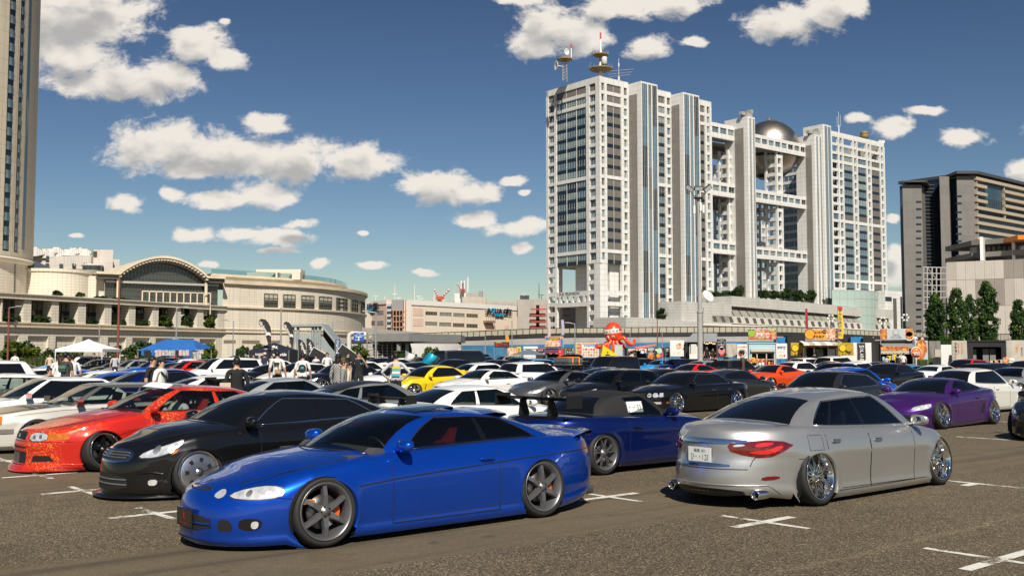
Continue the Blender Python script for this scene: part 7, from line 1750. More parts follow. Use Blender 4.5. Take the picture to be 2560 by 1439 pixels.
CED,cs10=mkcar(**D(SED,hi=True,wb=2.8,n=(5.5,6),m=(2.6,2.8),wheel='mesh',wmat='polish',lip='chrome',camber=6,track=.88,trim='chrome',glass='glass',gside='glassd',handle='chrome',R=.33,rim=.27,rz=[(-1.05,1.18),(-.6,1.235),(-.15,1.25),(.2,1.225),(.4,1.18)],zb=[(-2.5,.2),(0,.11),(2.3,.11)],zs=[(-2.5,.86),(-1.8,.88),(-.8,.87),(.4,.85),(1,.82),(1.5,.77),(2.,.7),(2.3,.65)],lamps=[(.42,.53),(.54,.53),(.54,.64),(.42,.64)],extras=[('headlight','f',[(.58,.53),(.73,.53),(.73,.655),(.58,.655)],'lampc',{'each':1,'rnd':2}),('corner_lamp','f',[(.78,.54),(.9,.55),(.9,.66),(.78,.66)],'lampc',{'each':1}),('grille','f',[(-.36,.5),(.36,.5),(.36,.645),(-.36,.645)],'void',{}),('turn_signal','f',[(.48,.33),(.85,.34),(.85,.4),(.48,.4)],'lampc',{'each':1}),('side_marker','f',[(1.02,.36),(1.1,.36),(1.1,.4),(1.02,.4)],'amber',{'each':1})]))
putcar(CED,spot(1690,1033,HO,2.8,.8,'f'),HO,P_BLACK,'black sedan with triple round headlights and deep chrome wheels across the lane')
BWG,_=mkcar(**D(HAT,hi=True,wb=2.6,W=.85,xrs=-1.3,xrc=-1.36,xC=-1.6,xbk=-1.78,rz=[(-1.5,1.22),(-.9,1.275),(-.3,1.295),(.1,1.28),(.35,1.24)],zs=[(-2.2,.9),(-1.2,.9),(.6,.86),(1.2,.81),(1.7,.73),(2.2,.64)],glass='clear',gside='clear',itr=dict(),trim='black',doors=[(.58,-.62)],win=[(.07,.5),(.54,.9)],wheel='five'))
putcar(BWG,row_pos(1535,24.),HO,P_BLACK,'black two door hatchback with clear windscreen left of the triple headlight sedan')
S15,cs11=mkcar(**D(CPE,hi=True,wb=2.525,glass='clear',gside='clear',itr=dict(),wheel='five',lip='chrome',mirror='paint',rz=[(-.95,1.12),(-.6,1.19),(-.25,1.215),(0.,1.2),(.2,1.155)]))
mb=MB()
for x in(-.05,-.62):
 mb.tube([(x,-.52,1.24),(x,-.5,1.31),(x,.5,1.31),(x,.52,1.24)],.016,6,0)
mb.box(-.8,.3,-.48,.48,1.325,1.335)
for z in(1.335,1.42):
 for y in(-.48,.48):mb.tube([(-.8,y,z),(.3,y,z)],.012,5,0)
 for x in(-.8,.3):mb.tube([(x,-.48,z),(x,.48,z)],.012,5,0)
for x in LSP(-.8,.3,6):
 for y in(-.48,.48):mb.tube([(x,y,1.335),(x,y,1.42)],.01,4,0)
t=putcar(S15,row_pos(1400,24.),HO,P_GREY,'steel grey coupe carrying a loaded black roof rack')
rk=mb.obj('roof_rack',CM['black'],t)
mb=MB();bmx=pmat('silver_case',(.33,.34,.35),.3,.7,var=.3,vscale=4)
for x0,x1,y0,y1,z1 in((-.7,-.02,-.36,.38,1.6),):mb.box(x0,x1,y0,y1,1.345,z1);mb.box(x0-.015,x1+.015,y0-.012,y1+.012,1.46,1.49)
crate=thing('cargo_case','silver ribbed cargo case strapped with orange on the grey coupe roof rack','case',tuple(t.matrix_basis@Vector((0,0,0))),HO)
mb.obj('case_shell',bmx,crate)
for x in(-.52,-.22):
 qt(('strap',pmat('orange_strap',(.85,.25,.02),.6),crate),[(x,-.385,1.35),(x,-.385,1.605),(x,.4,1.605),(x,.4,1.35)],.022,6,0)
SIL,_=mkcar(**D(CPE,hi=True,wb=2.475,W=.86,n=(6,6),m=(2.6,2.6),glass='clear',gside='clear',itr=dict(),rz=[(-.95,1.12),(-.6,1.175),(-.25,1.195),(0.,1.185),(.2,1.145)],lamps=[(.3,.555),(.8,.555),(.84,.62),(.3,.625)],fp=[(.08,-.03),(.2,0),(.5,0),(.6,-.04),(.68,-.16)],zs=[(-2.3,.86),(-1.6,.875),(-.8,.86),(.4,.83),(1,.8),(1.4,.75),(1.8,.7),(2.2,.655)],extras=[('headlight','f',[(-.3,.565),(.3,.565),(.3,.615),(-.3,.615)],'lampd',{}),('air_intake','f',[(-.5,.2),(.5,.2),(.45,.32),(-.45,.32)],'void',{})]))
putcar(SIL,row_pos(1210,24.1),HO,P_WHITE,'white slim lamped coupe parked between the yellow car and the grey roof rack coupe')
RX8,_=mkcar(**D(CPE,hi=True,wb=2.7,W=.885,xA=.78,xcw=1.06,xh=.2,xhs=.06,rz=[(-1.,1.2),(-.6,1.28),(-.2,1.305),(.1,1.28),(.25,1.24)],glass='glass',gside='glassd',wheel='five',blackp=True,win=[(.1,.54),(.57,.86)],lines=[('fender_vent','s',[(.86,.62),(.92,.42)],'void',.016)],zs=[(-2.3,.9),(-1.6,.93),(-.8,.905),(.4,.86),(1,.83),(1.4,.8),(1.8,.7),(2.2,.6)]))
RX8.append(wing(.62,-2.05,1.02,.2,.93));RX8[-1][1].materials[0]=P['yellow']
putcar(RX8,row_pos(1078,24.),HO,P['yellow'],'bright yellow sports coupe with low rear wing')
CRW,_=mkcar(**D(SED,dr=.04,hi=True,wb=2.85,wheel='split',wmat='gun',lip='gun',camber=4,glass='glass',gside='glass',trim='black',mirror='paint',rz=[(-1.05,1.28),(-.6,1.34),(-.15,1.36),(.2,1.34),(.4,1.29)]))
putcar(CRW,spot(2548,1026,HI,2.85,.78,'f'),HI,P['pearl'],'cream white sedan with dark wheels beyond the purple coupe')
putcar(M_SED2,spot(2750,1106,HO,2.78,.8,'f'),HO,P_BLACK,'black sedan whose nose enters at the right edge of the lot')
# lighter shapes for everything further back
LO={}
for k,d in(('sedan',SED),('old',OLD),('coupe',CPE),('fastback',FST),('hatch',HAT),('wagon',WAG),('suv',SUV),('mpv',MPV),('van',VAN),('box',BOX)):
 LO[k]=mkcar(**D(d,hi=False,glass='glassd',wheel='plain',extras=[e for e in d.get('extras',[])[:1]],lines=[]))[0]
LO['sedan_clear']=mkcar(**D(SED,hi=False,glass='clear',gside='clear',grear='clear',wheel='plain',itr=dict(rear=False),extras=[],lines=[]))[0]
LO['coupe_clear']=mkcar(**D(CPE,hi=False,glass='clear',gside='clear',grear='clear',wheel='plain',itr=dict(rear=False),extras=[],lines=[]))[0]
LO['mpv_clear']=mkcar(**D(MPV,hi=False,glass='glass',gside='glass',trim='chrome',wheel='plain',extras=[],lines=[]))[0]
LO['sedan_chrome']=mkcar(**D(SED,hi=False,glass='glassd',trim='chrome',wheel='plain',extras=[],lines=[]))[0]
KIND={'sedan':'sedan','old':'square edged sedan','coupe':'coupe','fastback':'fastback coupe','hatch':'hatchback','wagon':'estate car','suv':'tall car','mpv':'people carrier','van':'van','box':'boxy car','sedan_clear':'sedan','coupe_clear':'coupe','mpv_clear':'people carrier','sedan_chrome':'sedan'}
CNAME={'sky':'sky blue','turq':'turquoise','pearl':'cream white','champ':'grey brown','lgrey':'light grey','violet':'violet black','green':'dark green','blue':'bright blue','navy':'navy blue'}
LAND=[(-900,40,'at the far left edge'),(40,120,'below the round bush by the tower'),(120,175,'left of the white canopy'),(175,230,'below the left half of the white canopy'),(230,285,'below the right half of the white canopy'),(285,330,'below the tall red mast'),(330,375,'left of the blue market tent'),(375,440,'in front of the left half of the blue market tent'),(440,510,'in front of the right half of the blue market tent'),(510,570,'right of the blue market tent'),(570,640,'in front of the bushes between the tents'),(640,735,'in front of the dark tent'),(735,800,'below the twin dark pennants'),(800,870,'in front of the steel stairway'),(870,945,'below the blue road sign'),(945,1010,'in front of the dark station entrance'),(1010,1080,'in front of the station louvres'),(1080,1150,'right of the station louvres'),(1150,1235,'in front of the blue strip of the viaduct'),(1235,1310,'below the black and red stall sign'),(1310,1400,'in front of the kebab stalls'),(1400,1470,'below the cheese kebab poster'),(1470,1530,'below the white menu wall'),(1530,1590,'in front of the yellow tent end'),(1590,1670,'in front of the beef stalls'),(1670,1740,'below the floodlight mast'),(1740,1800,'right of the floodlight mast'),(1800,1870,'near the man in the dark cap'),(1870,1950,'in front of the pale blue seafood hut'),(1950,2010,'right of the pale blue seafood hut'),(2010,2080,'in front of the orange chicken stall'),(2080,2150,'in front of the gold curtain stall'),(2150,2220,'below the dark vertical flag'),(2220,2290,'left of the round garlic sign'),(2290,2350,'below the round garlic sign'),(2350,2420,'below the white gap between the stalls'),(2420,2490,'in front of the black container stall'),(2490,2560,'in front of the pale curtain at the right'),(2560,9999,'at the right edge of the lot')]
ROWN={12.1:'second row',24.2:'third row',30.2:'fourth row',41.8:'fifth row',47.8:'sixth row',59.4:'seventh row',65.4:'eighth row',77:'ninth row',83:'tenth row',94.6:'last row',100.6:'last row'}
USED=set()
def rowcar(px,u,kind,col,out=None,lab=None,du=0.):
 out=(u in(6.8,24.2,41.8,59.4,77,94.6))if out is None else out
 pos=row_pos(px,u+du);where=next(w for a,b,w in LAND if a<=px<b)
 l=lab or '%s %s in the %s %s'%(CNAME.get(col,col),KIND[kind],ROWN[u],where)
 while l in USED:l='second '+l if not l.startswith('second')else 'another '+l
 w_=l.split()
 if len(w_)>16:l=' '.join(w for w in w_ if w not in('the','half','tall'))
 USED.add(l)
 return putcar(LO[kind],pos,(HO if out else HI)+random.uniform(-.02,.02),P[col],l)
ROWS={12.1:[(565,'coupe','white'),(432,'sedan_chrome','navy'),(330,'fastback','blue'),(285,'coupe','white'),(215,'coupe','blue'),(118,'fastback','white'),(55,'sedan','charcoal'),(-5,'sedan','white')],24.2:[(985,'coupe','white'),(855,'sedan','black'),(752,'sedan','pearl'),(672,'coupe','black'),(560,'mpv','white'),(478,'sedan_clear','red'),(432,'coupe','charcoal'),(392,'sedan_clear','blue'),(338,'sedan_clear','lgrey'),(292,'coupe','charcoal'),(250,'sedan_clear','black'),(205,'mpv','white'),(160,'coupe','sky')],30.2:[(2120,'sedan','blue'),(1830,'fastback','charcoal'),(1655,'fastback','charcoal'),(1525,'coupe','navy'),(1340,'hatch','white'),(1215,'sedan_clear','white'),(1060,'sedan','black'),(915,'sedan','white'),(830,'sedan','charcoal'),(700,'sedan','white'),(640,'sedan','navy'),(530,'sedan','black'),(480,'sedan','white'),(430,'hatch','black'),(380,'sedan','silver'),(95,'coupe','black')],41.8:[(2525,'coupe_clear','lgrey'),(2215,'sedan_chrome','black'),(2085,'sedan_clear','navy'),(1930,'coupe','orange'),(1725,'coupe','red'),(1525,'box','black'),(1430,'sedan_clear','black'),(1325,'hatch','sky'),(1130,'sedan','black'),(1235,'sedan','charcoal')],47.8:[(2480,'wagon','black'),(2345,'coupe','white'),(2270,'fastback','turq'),(2140,'sedan','white'),(1995,'sedan','white'),(1840,'hatch','charcoal'),(1770,'sedan','lgrey'),(1160,'van','charcoal'),(1010,'sedan','white'),(960,'sedan','black'),(880,'sedan','lgrey'),(790,'suv','black')],59.4:[(2560,'sedan','black'),(2410,'hatch','red'),(2195,'coupe','violet'),(2070,'coupe','yellow'),(1690,'sedan','navy'),(1645,'coupe','sky'),(1600,'sedan','black'),(1380,'sedan','navy'),(1290,'sedan','black'),(1090,'sedan','charcoal'),(1040,'sedan','silver'),(730,'sedan','charcoal'),(660,'sedan','silver')],65.4:[(2095,'mpv','white'),(2020,'hatch','white'),(1590,'coupe','charcoal'),(1480,'sedan','charcoal'),(1215,'sedan','grey'),(1330,'coupe','white'),(930,'sedan','pearl'),(850,'hatch','white'),(600,'sedan','white')],77:[(1560,'sedan','grey'),(1420,'suv','black'),(1260,'sedan','lgrey'),(1190,'suv','charcoal'),(1110,'mpv','black'),(1000,'sedan','silver'),(900,'sedan','black'),(770,'sedan','white'),(700,'hatch','navy')],}
for u_,lst in ROWS.items():
 for px_,kd,cl in lst:rowcar(px_,u_,kd,cl)
rowcar(372,47.8,'van','white',True,'white high roofed van beside the blue market tent')
# TREES AND SHRUBS
def leaf_mat(name,c1,c2,c3):
 if name in MATS:return MATS[name]
 m,nt,b=mnew(name);tc=nd(nt,'ShaderNodeTexCoord');n=nd(nt,'ShaderNodeTexNoise');iv(n,'Scale',2.2);iv(n,'Detail',5);lk(nt,tc.outputs['Object'],n.inputs['Vector'])
 at_=nd(nt,'ShaderNodeAttribute');at_.attribute_name='leaf_tone'
 ad=nd(nt,'ShaderNodeMath',operation='ADD');lk(nt,n.outputs['Fac'],ad.inputs[0]);lk(nt,at_.outputs['Fac'],ad.inputs[1])
 cr=nd(nt,'ShaderNodeValToRGB');e=cr.color_ramp.elements;e[0].position=.35;e[0].color=c4(c1);e[1].position=1.25/1.6;e[1].color=c4(c2);x=e.new(.98);x.color=c4(c3)
 lk(nt,ad.outputs[0],cr.inputs[0]);lk(nt,cr.outputs[0],b.inputs['Base Color']);iv(b,'Roughness',.55);iv(b,'Specular IOR Level',.35)
 tr=nd(nt,'ShaderNodeBsdfTranslucent');lk(nt,cr.outputs[0],tr.inputs['Color']);mx=nd(nt,'ShaderNodeMixShader');iv(mx,0,.25)
 out=[k for k in nt.nodes if k.type=='OUTPUT_MATERIAL'][0];lk(nt,b.outputs[0],mx.inputs[1]);lk(nt,tr.outputs[0],mx.inputs[2]);lk(nt,mx.outputs[0],out.inputs['Surface'])
 MATS[name]=m;return m
LF_Y=leaf_mat('leaves_yellow_green',(.022,.05,.006),(.1,.145,.01),(.23,.235,.02));LF_D=leaf_mat('leaves_dark_green',(.01,.028,.006),(.035,.075,.012),(.085,.13,.02));LF_P=leaf_mat('leaves_poplar',(.014,.042,.008),(.06,.125,.018),(.15,.215,.035))
BARK=pmat('bark',(.1,.075,.05),.85,var=.4,vscale=8)
def crmsh(shape,n,leaf,seed,clumps=26,spread=1.):
 """leaf quads gathered in clumps through a unit crown; shape: function (unit direction, radius fraction) -> point"""
 r=np.random.default_rng(seed);vs=[];fs=[];tone=[]
 cl=[]
 for k in range(clumps):
  d=r.normal(size=3);d/=np.linalg.norm(d);rad=r.uniform(.45,.92);c=np.array(shape(d,rad));cl.append((c,r.uniform(.18,.34)*spread,r.uniform(-.12,.22)))
 for i in range(n):
  c,s,t=cl[i%clumps];d=r.normal(size=3);d/=np.linalg.norm(d);p=c+d*s*r.uniform(.5,1.05)*np.array([1,1,.8])
  nrm=d*.7+r.normal(size=3)*.6+np.array([0,0,.35]);nrm/=np.linalg.norm(nrm);a=np.cross(nrm,r.normal(size=3));a/=np.linalg.norm(a);b=np.cross(nrm,a);L=leaf*r.uniform(.6,1.25);W=L*.55;o=len(vs)
  vs+=[p-a*L,p+b*W-a*.1*L,p+a*L,p-b*W-a*.1*L];fs.append((o,o+1,o+2,o+3));tone.append(t+r.uniform(-.1,.22))
 me=bpy.data.meshes.new('crown');me.from_pydata([tuple(v)for v in vs],[],fs)
 at_=me.attributes.new('leaf_tone','FLOAT','FACE');at_.data.foreach_set('value',tone);return me
ball=lambda d,r:(d[0]*r,d[1]*r,d[2]*r*.78+.05)
def poplar(d,r):
 h=d[2]*.5+.5;w=.24*(math.sin(math.pi*min(1,h*.86+.12))**.75+.05);a=math.atan2(d[1],d[0]);return(math.cos(a)*w*r,math.sin(a)*w*r,h)
BUSH=[crmsh(ball,3000,.1,s,34)for s in(1,2,3)];BUSHY=[m.copy()for m in BUSH]
for m in BUSH:m.materials.append(LF_D)
for m in BUSHY:m.materials.append(LF_Y)
POP=[crmsh(poplar,9000,.026,s,110,.3)for s in(5,6,7)]
for m in POP:m.materials.append(LF_P)
def trunk(h,r,limbs,seed,spread):
 rr=random.Random(seed);mb=MB();mb.tube([(0,0,-.05),(.02*h,.01*h,h*.5),(0,0,h)],[r,r*.8,r*.55],7,0)
 for k in range(limbs):
  a=2*math.pi*k/limbs+rr.random();z=h*rr.uniform(.5,.95);mb.tube([(0,0,z),(spread*.5*math.cos(a),spread*.5*math.sin(a),z+spread*.35),(spread*.9*math.cos(a),spread*.9*math.sin(a),z+spread*.75)],[r*.5,r*.35,r*.15],5,0)
 return mb.mesh('trunk',BARK)
def shrub(px,ytop,wpx,Y,kind,label,name='bush',cat='bush',zb=0.,ybot=None,group=None,rz=None):
 """round crown on a short trunk; ytop / wpx in picture units at depth Y"""
 top=at(px,ytop,Y);w=wpx*Y/FPX/2;z0=zb if ybot is None else at(px,ybot,Y).z
 h=top.z-z0;t=thing(name,label,cat,(top.x,Y,z0),random.uniform(0,6),group)
 me=(BUSH if kind=='d' else BUSHY)[len(label)%3];rz_=h*.58
 o=inst(me,'crown',t,(0,0,h-rz_*.93),(0,0,random.uniform(0,6)),(w*1.08,w*1.08,rz_));
 inst(trunk(max(h*.5,.2),max(.05,w*.07),4,int(px),w*.6),'trunk',t)
 return t
for x,y,w,k,l,Y in((52,845,100,'y','big round yellow green bush at the left edge below the hotel tower',104),(130,864,48,'d','small dark bush right of the big round one',106),(180,858,50,'y','yellow green bush behind the left corner of the white canopy',106),(292,858,56,'d','dark bush behind the right corner of the white canopy',106),(352,849,76,'d','broad dark bush between the white canopy and the blue tent',104),(522,851,54,'y','yellow green bush at the right end of the blue tent',106),(606,861,40,'d','small dark bush left of the dark tent',106),(650,854,52,'y','yellow green bush behind the left of the dark tent',104),(718,862,30,'d','narrow bush between the pennants and the steel stairway',108),(886,852,74,'y','bright round bush under the blue road sign',96),(1000,872,50,'d','bush in front of the dark station entrance',112),(1082,862,48,'y','feathery bush in front of the station louvres',112),(1185,872,46,'d','dark bush in front of the blue fence',112)):
 shrub(x,y,w,Y,k,l,group='round bushes along the lot edge')
for i,(x,y,w,k,l)in enumerate(((12,789,50,'d','clipped bush in the first colonnade bay at the left edge'),(48,786,16,'d','small clipped bush beside it in the first bay of the colonnade'),(90,786,34,'d','clipped bush at the left of the second colonnade bay'),(112,787,30,'d','clipped bush at the right of the second colonnade bay'),(174,794,26,'d','single clipped bush in the third colonnade bay'),(219,796,20,'d','clipped bush left in the fourth colonnade bay'),(235,798,22,'d','clipped bush right in the fourth colonnade bay'),(283,797,20,'d','clipped bush left in the fifth colonnade bay'),(308,797,18,'d','clipped bush right in the fifth colonnade bay'),(341,798,16,'d','clipped bush left in the sixth colonnade bay'),(364,796,22,'d','clipped bush right in the sixth colonnade bay'),(408,784,36,'y','loose feathery shrub in the seventh colonnade bay'),(415,802,40,'d','low clipped hedge in the seventh colonnade bay'),(467,782,30,'d','tall dark shrub in the eighth colonnade bay'),(522,784,32,'y','feathery reddish shrub in the ninth colonnade bay'),(520,804,30,'d','clipped bush in the ninth colonnade bay'),(570,813,26,'d','clipped bush in the gap beside the round wing'))):
 s_=HW.x(x);w_=HW.o+HW.d*s_-HW.n*2.2;Y=w_.y;t=shrub(x,y,w,Y,k,l,zb=7.35,group='bushes in the hotel colonnade');
for x,y,w,l in((142,724,26,'low plants on the hotel terrace below the round hall'),(200,728,22,'small conifers on the terrace right of the round hall'),(250,738,36,'low green edge planting in front of the arched hall at its left'),(300,742,50,'low green edge planting in front of the arched hall')):
 s_=HW.x(x,-6);w_=HW.o+HW.d*s_-HW.n*6;shrub(x,y,w,w_.y,'d',l,zb=12.9,group='terrace planting')
for x,y,w,yb,p,l in((1795,727,50,758,-2,'hedge on the terrace beside the white dish'),(1825,724,36,756,-2,'hedge between the white dish and the tall shrub on the terrace'),(1850,712,34,742,3,'tall shrub on the terrace against the third tower'),(1868,720,18,742,3,'small shrub beside the tall one on the terrace'),(1905,722,34,748,3,'shrub right of the third tower on the terrace'),(1935,724,34,750,3,'shrub under the left of the sphere on the terrace'),(1970,716,36,752,3,'shrub under the middle of the sphere on the terrace'),(1998,722,34,753,3,'shrub under the right of the sphere on the terrace'),(2028,722,36,756,3,'shrub left of the fourth tower on the terrace'),(2062,740,18,760,3,'small shrub between the two right towers'),(2098,736,34,765,10,'shrub in front of the curved glass hall'),(1672,766,50,800,10,'clipped green block at the foot of the first stair towers'),(1655,768,30,800,11,'loose shrub left of the clipped green block')):
 v=fa(x,yb,p);w_=FO+FA*v.x+FN*p;t=shrub(x,y,w,w_.y,'d',l,zb=v.z,group='shrubs on the headquarters terrace')
for i,(x,yt,w)in enumerate(((2338,738,62),(2390,722,56),(2425,740,46),(2466,708,66),(2545,750,48))):
 Y=128;top=at(x,yt,Y);h=top.z-2.
 t=thing('poplar_tree',['leftmost slender poplar with thin lower crown before the office tower','second poplar from the left at the corner of the panel hall','slim poplar between its two larger neighbours before the panel hall','tallest poplar in front of the panel hall','poplar standing alone at the right edge'][i],'tree',(top.x,Y,2.),i,'poplars on the grass bank')
 s=w*Y/FPX/2/.3;inst(POP[i%3],'crown',t,(0,0,h*.1),(0,0,i*1.3),(s,s,h*.9));inst(trunk(h*.6,.16,5,i,s*.25),'trunk',t)
mb=MB();P_=[(2190,867,104),(2300,862,100),(2420,861,98),(2660,858,92)];nb=0
for(x,y,Y)in P_:
 a=at(x,y,Y);mb.v+=[(a.x,a.y,0),(a.x,a.y+.2,a.z),(a.x+5,a.y+40,a.z+.35),(a.x+30,a.y+140,a.z+.5)];mb.sm+=[]
for i in range(3):
 for k in range(3):mb.f.append((i*4+k,(i+1)*4+k,(i+1)*4+k+1,i*4+k+1));mb.m.append(0);mb.sm.append(False)
struct(mb.obj('grass_bank',pmat('bank_grass',(.055,.095,.018),.9,var=.55,vscale=1.2)))
r=np.random.default_rng(3);mb=MB()
for i in range(5200):
 x=r.uniform(2195,2600);f=r.uniform(0,1)**2;Y=np.interp(x,[2190,2660],[104,92])+.3+f*22;p=at(x,870,Y);z=at(x,float(np.interp(x,[p_[0]for p_ in P_],[p_[1]for p_ in P_])),float(np.interp(x,[2190,2660],[104,92]))).z+0.+f*.2
 h=r.uniform(.15,.5);a=r.uniform(0,6.28);dx,dy=.05*math.cos(a),.05*math.sin(a);lx,ly=r.normal(0,.12,2)
 mb.add([(p.x-dx,Y-dy,z),(p.x+dx,Y+dy,z),(p.x+lx,Y+ly,z+h)],[(0,1,2)],0)
o=mb.obj('grass',LF_P);stuff(o);o['label']='rough green grass on the bank behind the stalls';o['category']='grass'
mb=MB()
for i in range(5200):
 x=r.uniform(60,480);Y=r.uniform(92,99);p=at(x,880,Y);h=r.uniform(.5,1.6)*(1 if r.random()<.7 else.5);a=r.uniform(0,6.28);dx,dy=.05*math.cos(a),.05*math.sin(a);lx,ly=r.normal(0,.25,2)
 mb.add([(p.x-dx,Y-dy,0),(p.x+dx,Y+dy,0),(p.x+lx,Y+ly,h)],[(0,1,2)],0)
o=mb.obj('weeds',leaf_mat('weed_leaves',(.05,.07,.012),(.13,.15,.03),(.26,.25,.08)));stuff(o);o['label']='tall yellow green weeds along the wall at the left';o['category']='weeds'
for i,(x,y,w,l)in enumerate(((2370,842,44,'low bushy growth at the foot of the second poplar'),(2330,848,30,'small shrub at the foot of the first poplar'),(2425,846,36,'shrub under the slim poplar'),(2505,846,60,'wide brownish shrub on the bank between the poplars'),(2475,838,36,'shrub under the tallest poplar'))):shrub(x,y,w,124,'y' if i in(0,3)else 'd',l,zb=1.9,group='shrubs on the grass bank')
mb=MB();a,b=at(2365,848,140),at(2600,846,140)
for i in range(70):x=a.x+(b.x-a.x)*i/69;mb.tube([(x,140,2),(x,140,4.2)],.035,4,0)
mb.tube([(a.x,140,4.2),(b.x,140,4.2)],.05,4,0)
o=mb.obj('bank_fence',pmat('fence_dark',(.06,.06,.06),.6));tag(o,'dark bar fence along the grass bank before the panel hall','fence')
mb=MB();p=at(2388,853,122);mb.box(-2.6,2.6,-.4,.4,0,.9);o=mb.obj('stone_block',CREAMP);o.location=(p.x,122,1.9);tag(o,'pale stone block at the foot of the second poplar','stone')
# STALLS, TENTS, FLAGS, POLES
def SYs(px):return float(np.interp(px,[1200,1500,1800,2100,2350,2600],[122,118,108,101,95,90]))
def food_mat(name,cols,scale=9.):
 if name in MATS:return MATS[name]
 m,nt,b=mnew(name);tc=nd(nt,'ShaderNodeTexCoord');vo=nd(nt,'ShaderNodeTexVoronoi');iv(vo,'Scale',scale);lk(nt,tc.outputs['Object'],vo.inputs['Vector'])
 sc=nd(nt,'ShaderNodeSeparateColor');lk(nt,vo.outputs['Color'],sc.inputs[0]);cr=nd(nt,'ShaderNodeValToRGB');cr.color_ramp.interpolation='LINEAR';e=cr.color_ramp.elements
 e[0].position=0;e[0].color=c4(cols[0]);e[1].position=1;e[1].color=c4(cols[-1])
 for i,c in enumerate(cols[1:-1]):x=e.new((i+1)/(len(cols)-1));x.color=c4(c)
 lk(nt,sc.outputs[0],cr.inputs[0]);lk(nt,cr.outputs[0],b.inputs['Base Color']);iv(b,'Roughness',.6)
 MATS[name]=m;return m
FOOD=food_mat('print_shrimp',[(.2,.03,.01),(.55,.13,.02),(.7,.32,.05),(.35,.05,.015),(.75,.45,.12)],5)
FOOD2=food_mat('print_meat',[(.45,.12,.08),(.7,.42,.28),(.75,.62,.45),(.35,.1,.05),(.72,.5,.3)],6)
FOOD3=food_mat('print_seafood',[(.5,.03,.02),(.65,.15,.06),(.7,.4,.25),(.2,.35,.05),(.55,.05,.05)],5)
BK,WT,RDc,YLc=pmat('cloth_black',(.014,.014,.015),.7),pmat('cloth_white',(.72,.7,.66),.7),pmat('print_red',(.58,.025,.015),.6),pmat('print_yellow',(.78,.5,.02),.6)
ORc,NVc,BLc,GOLD=pmat('print_orange',(.78,.3,.02),.6),pmat('print_navy',(.03,.08,.22),.6),pmat('print_blue',(.04,.16,.5),.6),pmat('cloth_gold',(.55,.36,.02),.65,var=.4,vscale=2)
LINEN=pmat('cloth_linen',(.5,.455,.38),.8,var=.25,vscale=1.5);GREYT=pmat('cloth_grey',(.2,.19,.175),.75);POLE=pmat('pole_steel',(.42,.43,.43),.45,.5);PKc=pmat('print_pink',(.55,.05,.22),.6)
TURQ=pmat('tarp_blue',(.02,.22,.5),.55,var=.3,vscale=1.5);WALLW=pmat('van_white',(.74,.73,.7),.45)
class Sheet:
 """a flat hanging panel facing the lot at its own place; x, y helpers in its own metres"""
 def __init__(s,name,label,cat,x0,x1,y0,y1,mat,group=None,Y=None,dy=0.,wave=0.,parent=None,frame_=False,posts=False,bend=0.):
  Y=(SYs((x0+x1)/2)if Y is None else Y)+dy;a,b=at(x0,y0,Y),at(x1,y1,Y);s.w,s.h=b.x-a.x,a.z-b.z;s.Y=Y
  if parent is None:s.o=thing(name,label,cat,((a.x+b.x)/2,Y,b.z),0,group)
  else:s.o=parent
  s.off=Vector((0,0,0))if parent is None else Vector(((a.x+b.x)/2,Y,b.z))-parent.location
  mb=MB();nx,ny=(10,8)if(wave or bend)else(1,1);vs=[]
  for j in range(ny+1):
   for i in range(nx+1):
    fx,fz=i/nx-.5,j/ny;yy=wave*math.sin(fx*9+fz*2.2)*(1.05-fz)+wave*.5*math.sin(fx*23+1);xx=fx*s.w+bend*s.w*math.sin((1-fz)*3.1)*(1-fz)
    vs.append((xx,yy,fz*s.h))
  fs=[(j*(nx+1)+i,j*(nx+1)+i+1,(j+1)*(nx+1)+i+1,(j+1)*(nx+1)+i)for j in range(ny)for i in range(nx)]
  mb.add(vs,fs,0,nx>1);mb.add([(v[0],v[1]+.03,v[2])for v in vs],[f[::-1]for f in fs],0,nx>1)
  if nx==1:mb.add(vs+[(v[0],v[1]+.03,v[2])for v in vs],[(0,2,6,4),(1,5,7,3),(2,3,7,6),(0,4,5,1)],0)
  s.c=mb.obj('cloth' if(wave or bend)else 'panel',mat,s.o);s.c.location=s.off
  if frame_ or posts:
   m2=MB();z0=-b.z if posts else 0
   for x in(-s.w/2,s.w/2):m2.tube([(x,.05,z0),(x,.05,s.h)],.035,6,0)
   if frame_:m2.tube([(-s.w/2,.05,s.h),(s.w/2,.05,s.h)],.035,6,0);m2.tube([(-s.w/2,.05,0),(s.w/2,.05,0)],.035,6,0)
   f=m2.obj('frame',POLE,s.o);f.location=s.off
 def t(s,txt,fx,fz,w,h,mat,**kw):
  text(txt,1,mat,s.o,frame((s.off.x+(fx-.5)*s.w,s.off.y-.035-kw.pop('lift',0),s.off.z+fz*s.h),(1,0,0),(0,0,1)),'lettering',fit=(w*s.w,h*s.h),**kw)
 def v(s,txt,fx,f0,f1,w,mat):
  n=len(txt)
  for i,c in enumerate(txt):s.t(c,fx,f0+(f1-f0)*(i+.5)/n,w,abs(f1-f0)/n*.85,mat,bold=.012)
 def rect(s,fx0,fx1,fz0,fz1,mat,lift=.012,name='print'):
  mb=MB();x0,x1,z0,z1=(fx0-.5)*s.w,(fx1-.5)*s.w,fz0*s.h,fz1*s.h;mb.box(x0,x1,-lift-.004,-.002,z0,z1);o=mb.obj(name,mat,s.o);o.location=s.off
 def disc(s,fx,fz,r,mat,sx=1.,lift=.014,name='print'):
  o=ql((name,mat,s.o),[(0,-lift-.004),(r,-lift-.004),(r,0)],20,0,'y',((fx-.5)*s.w,0,fz*s.h),False);o.location=s.off;o.scale=(1,1,1)
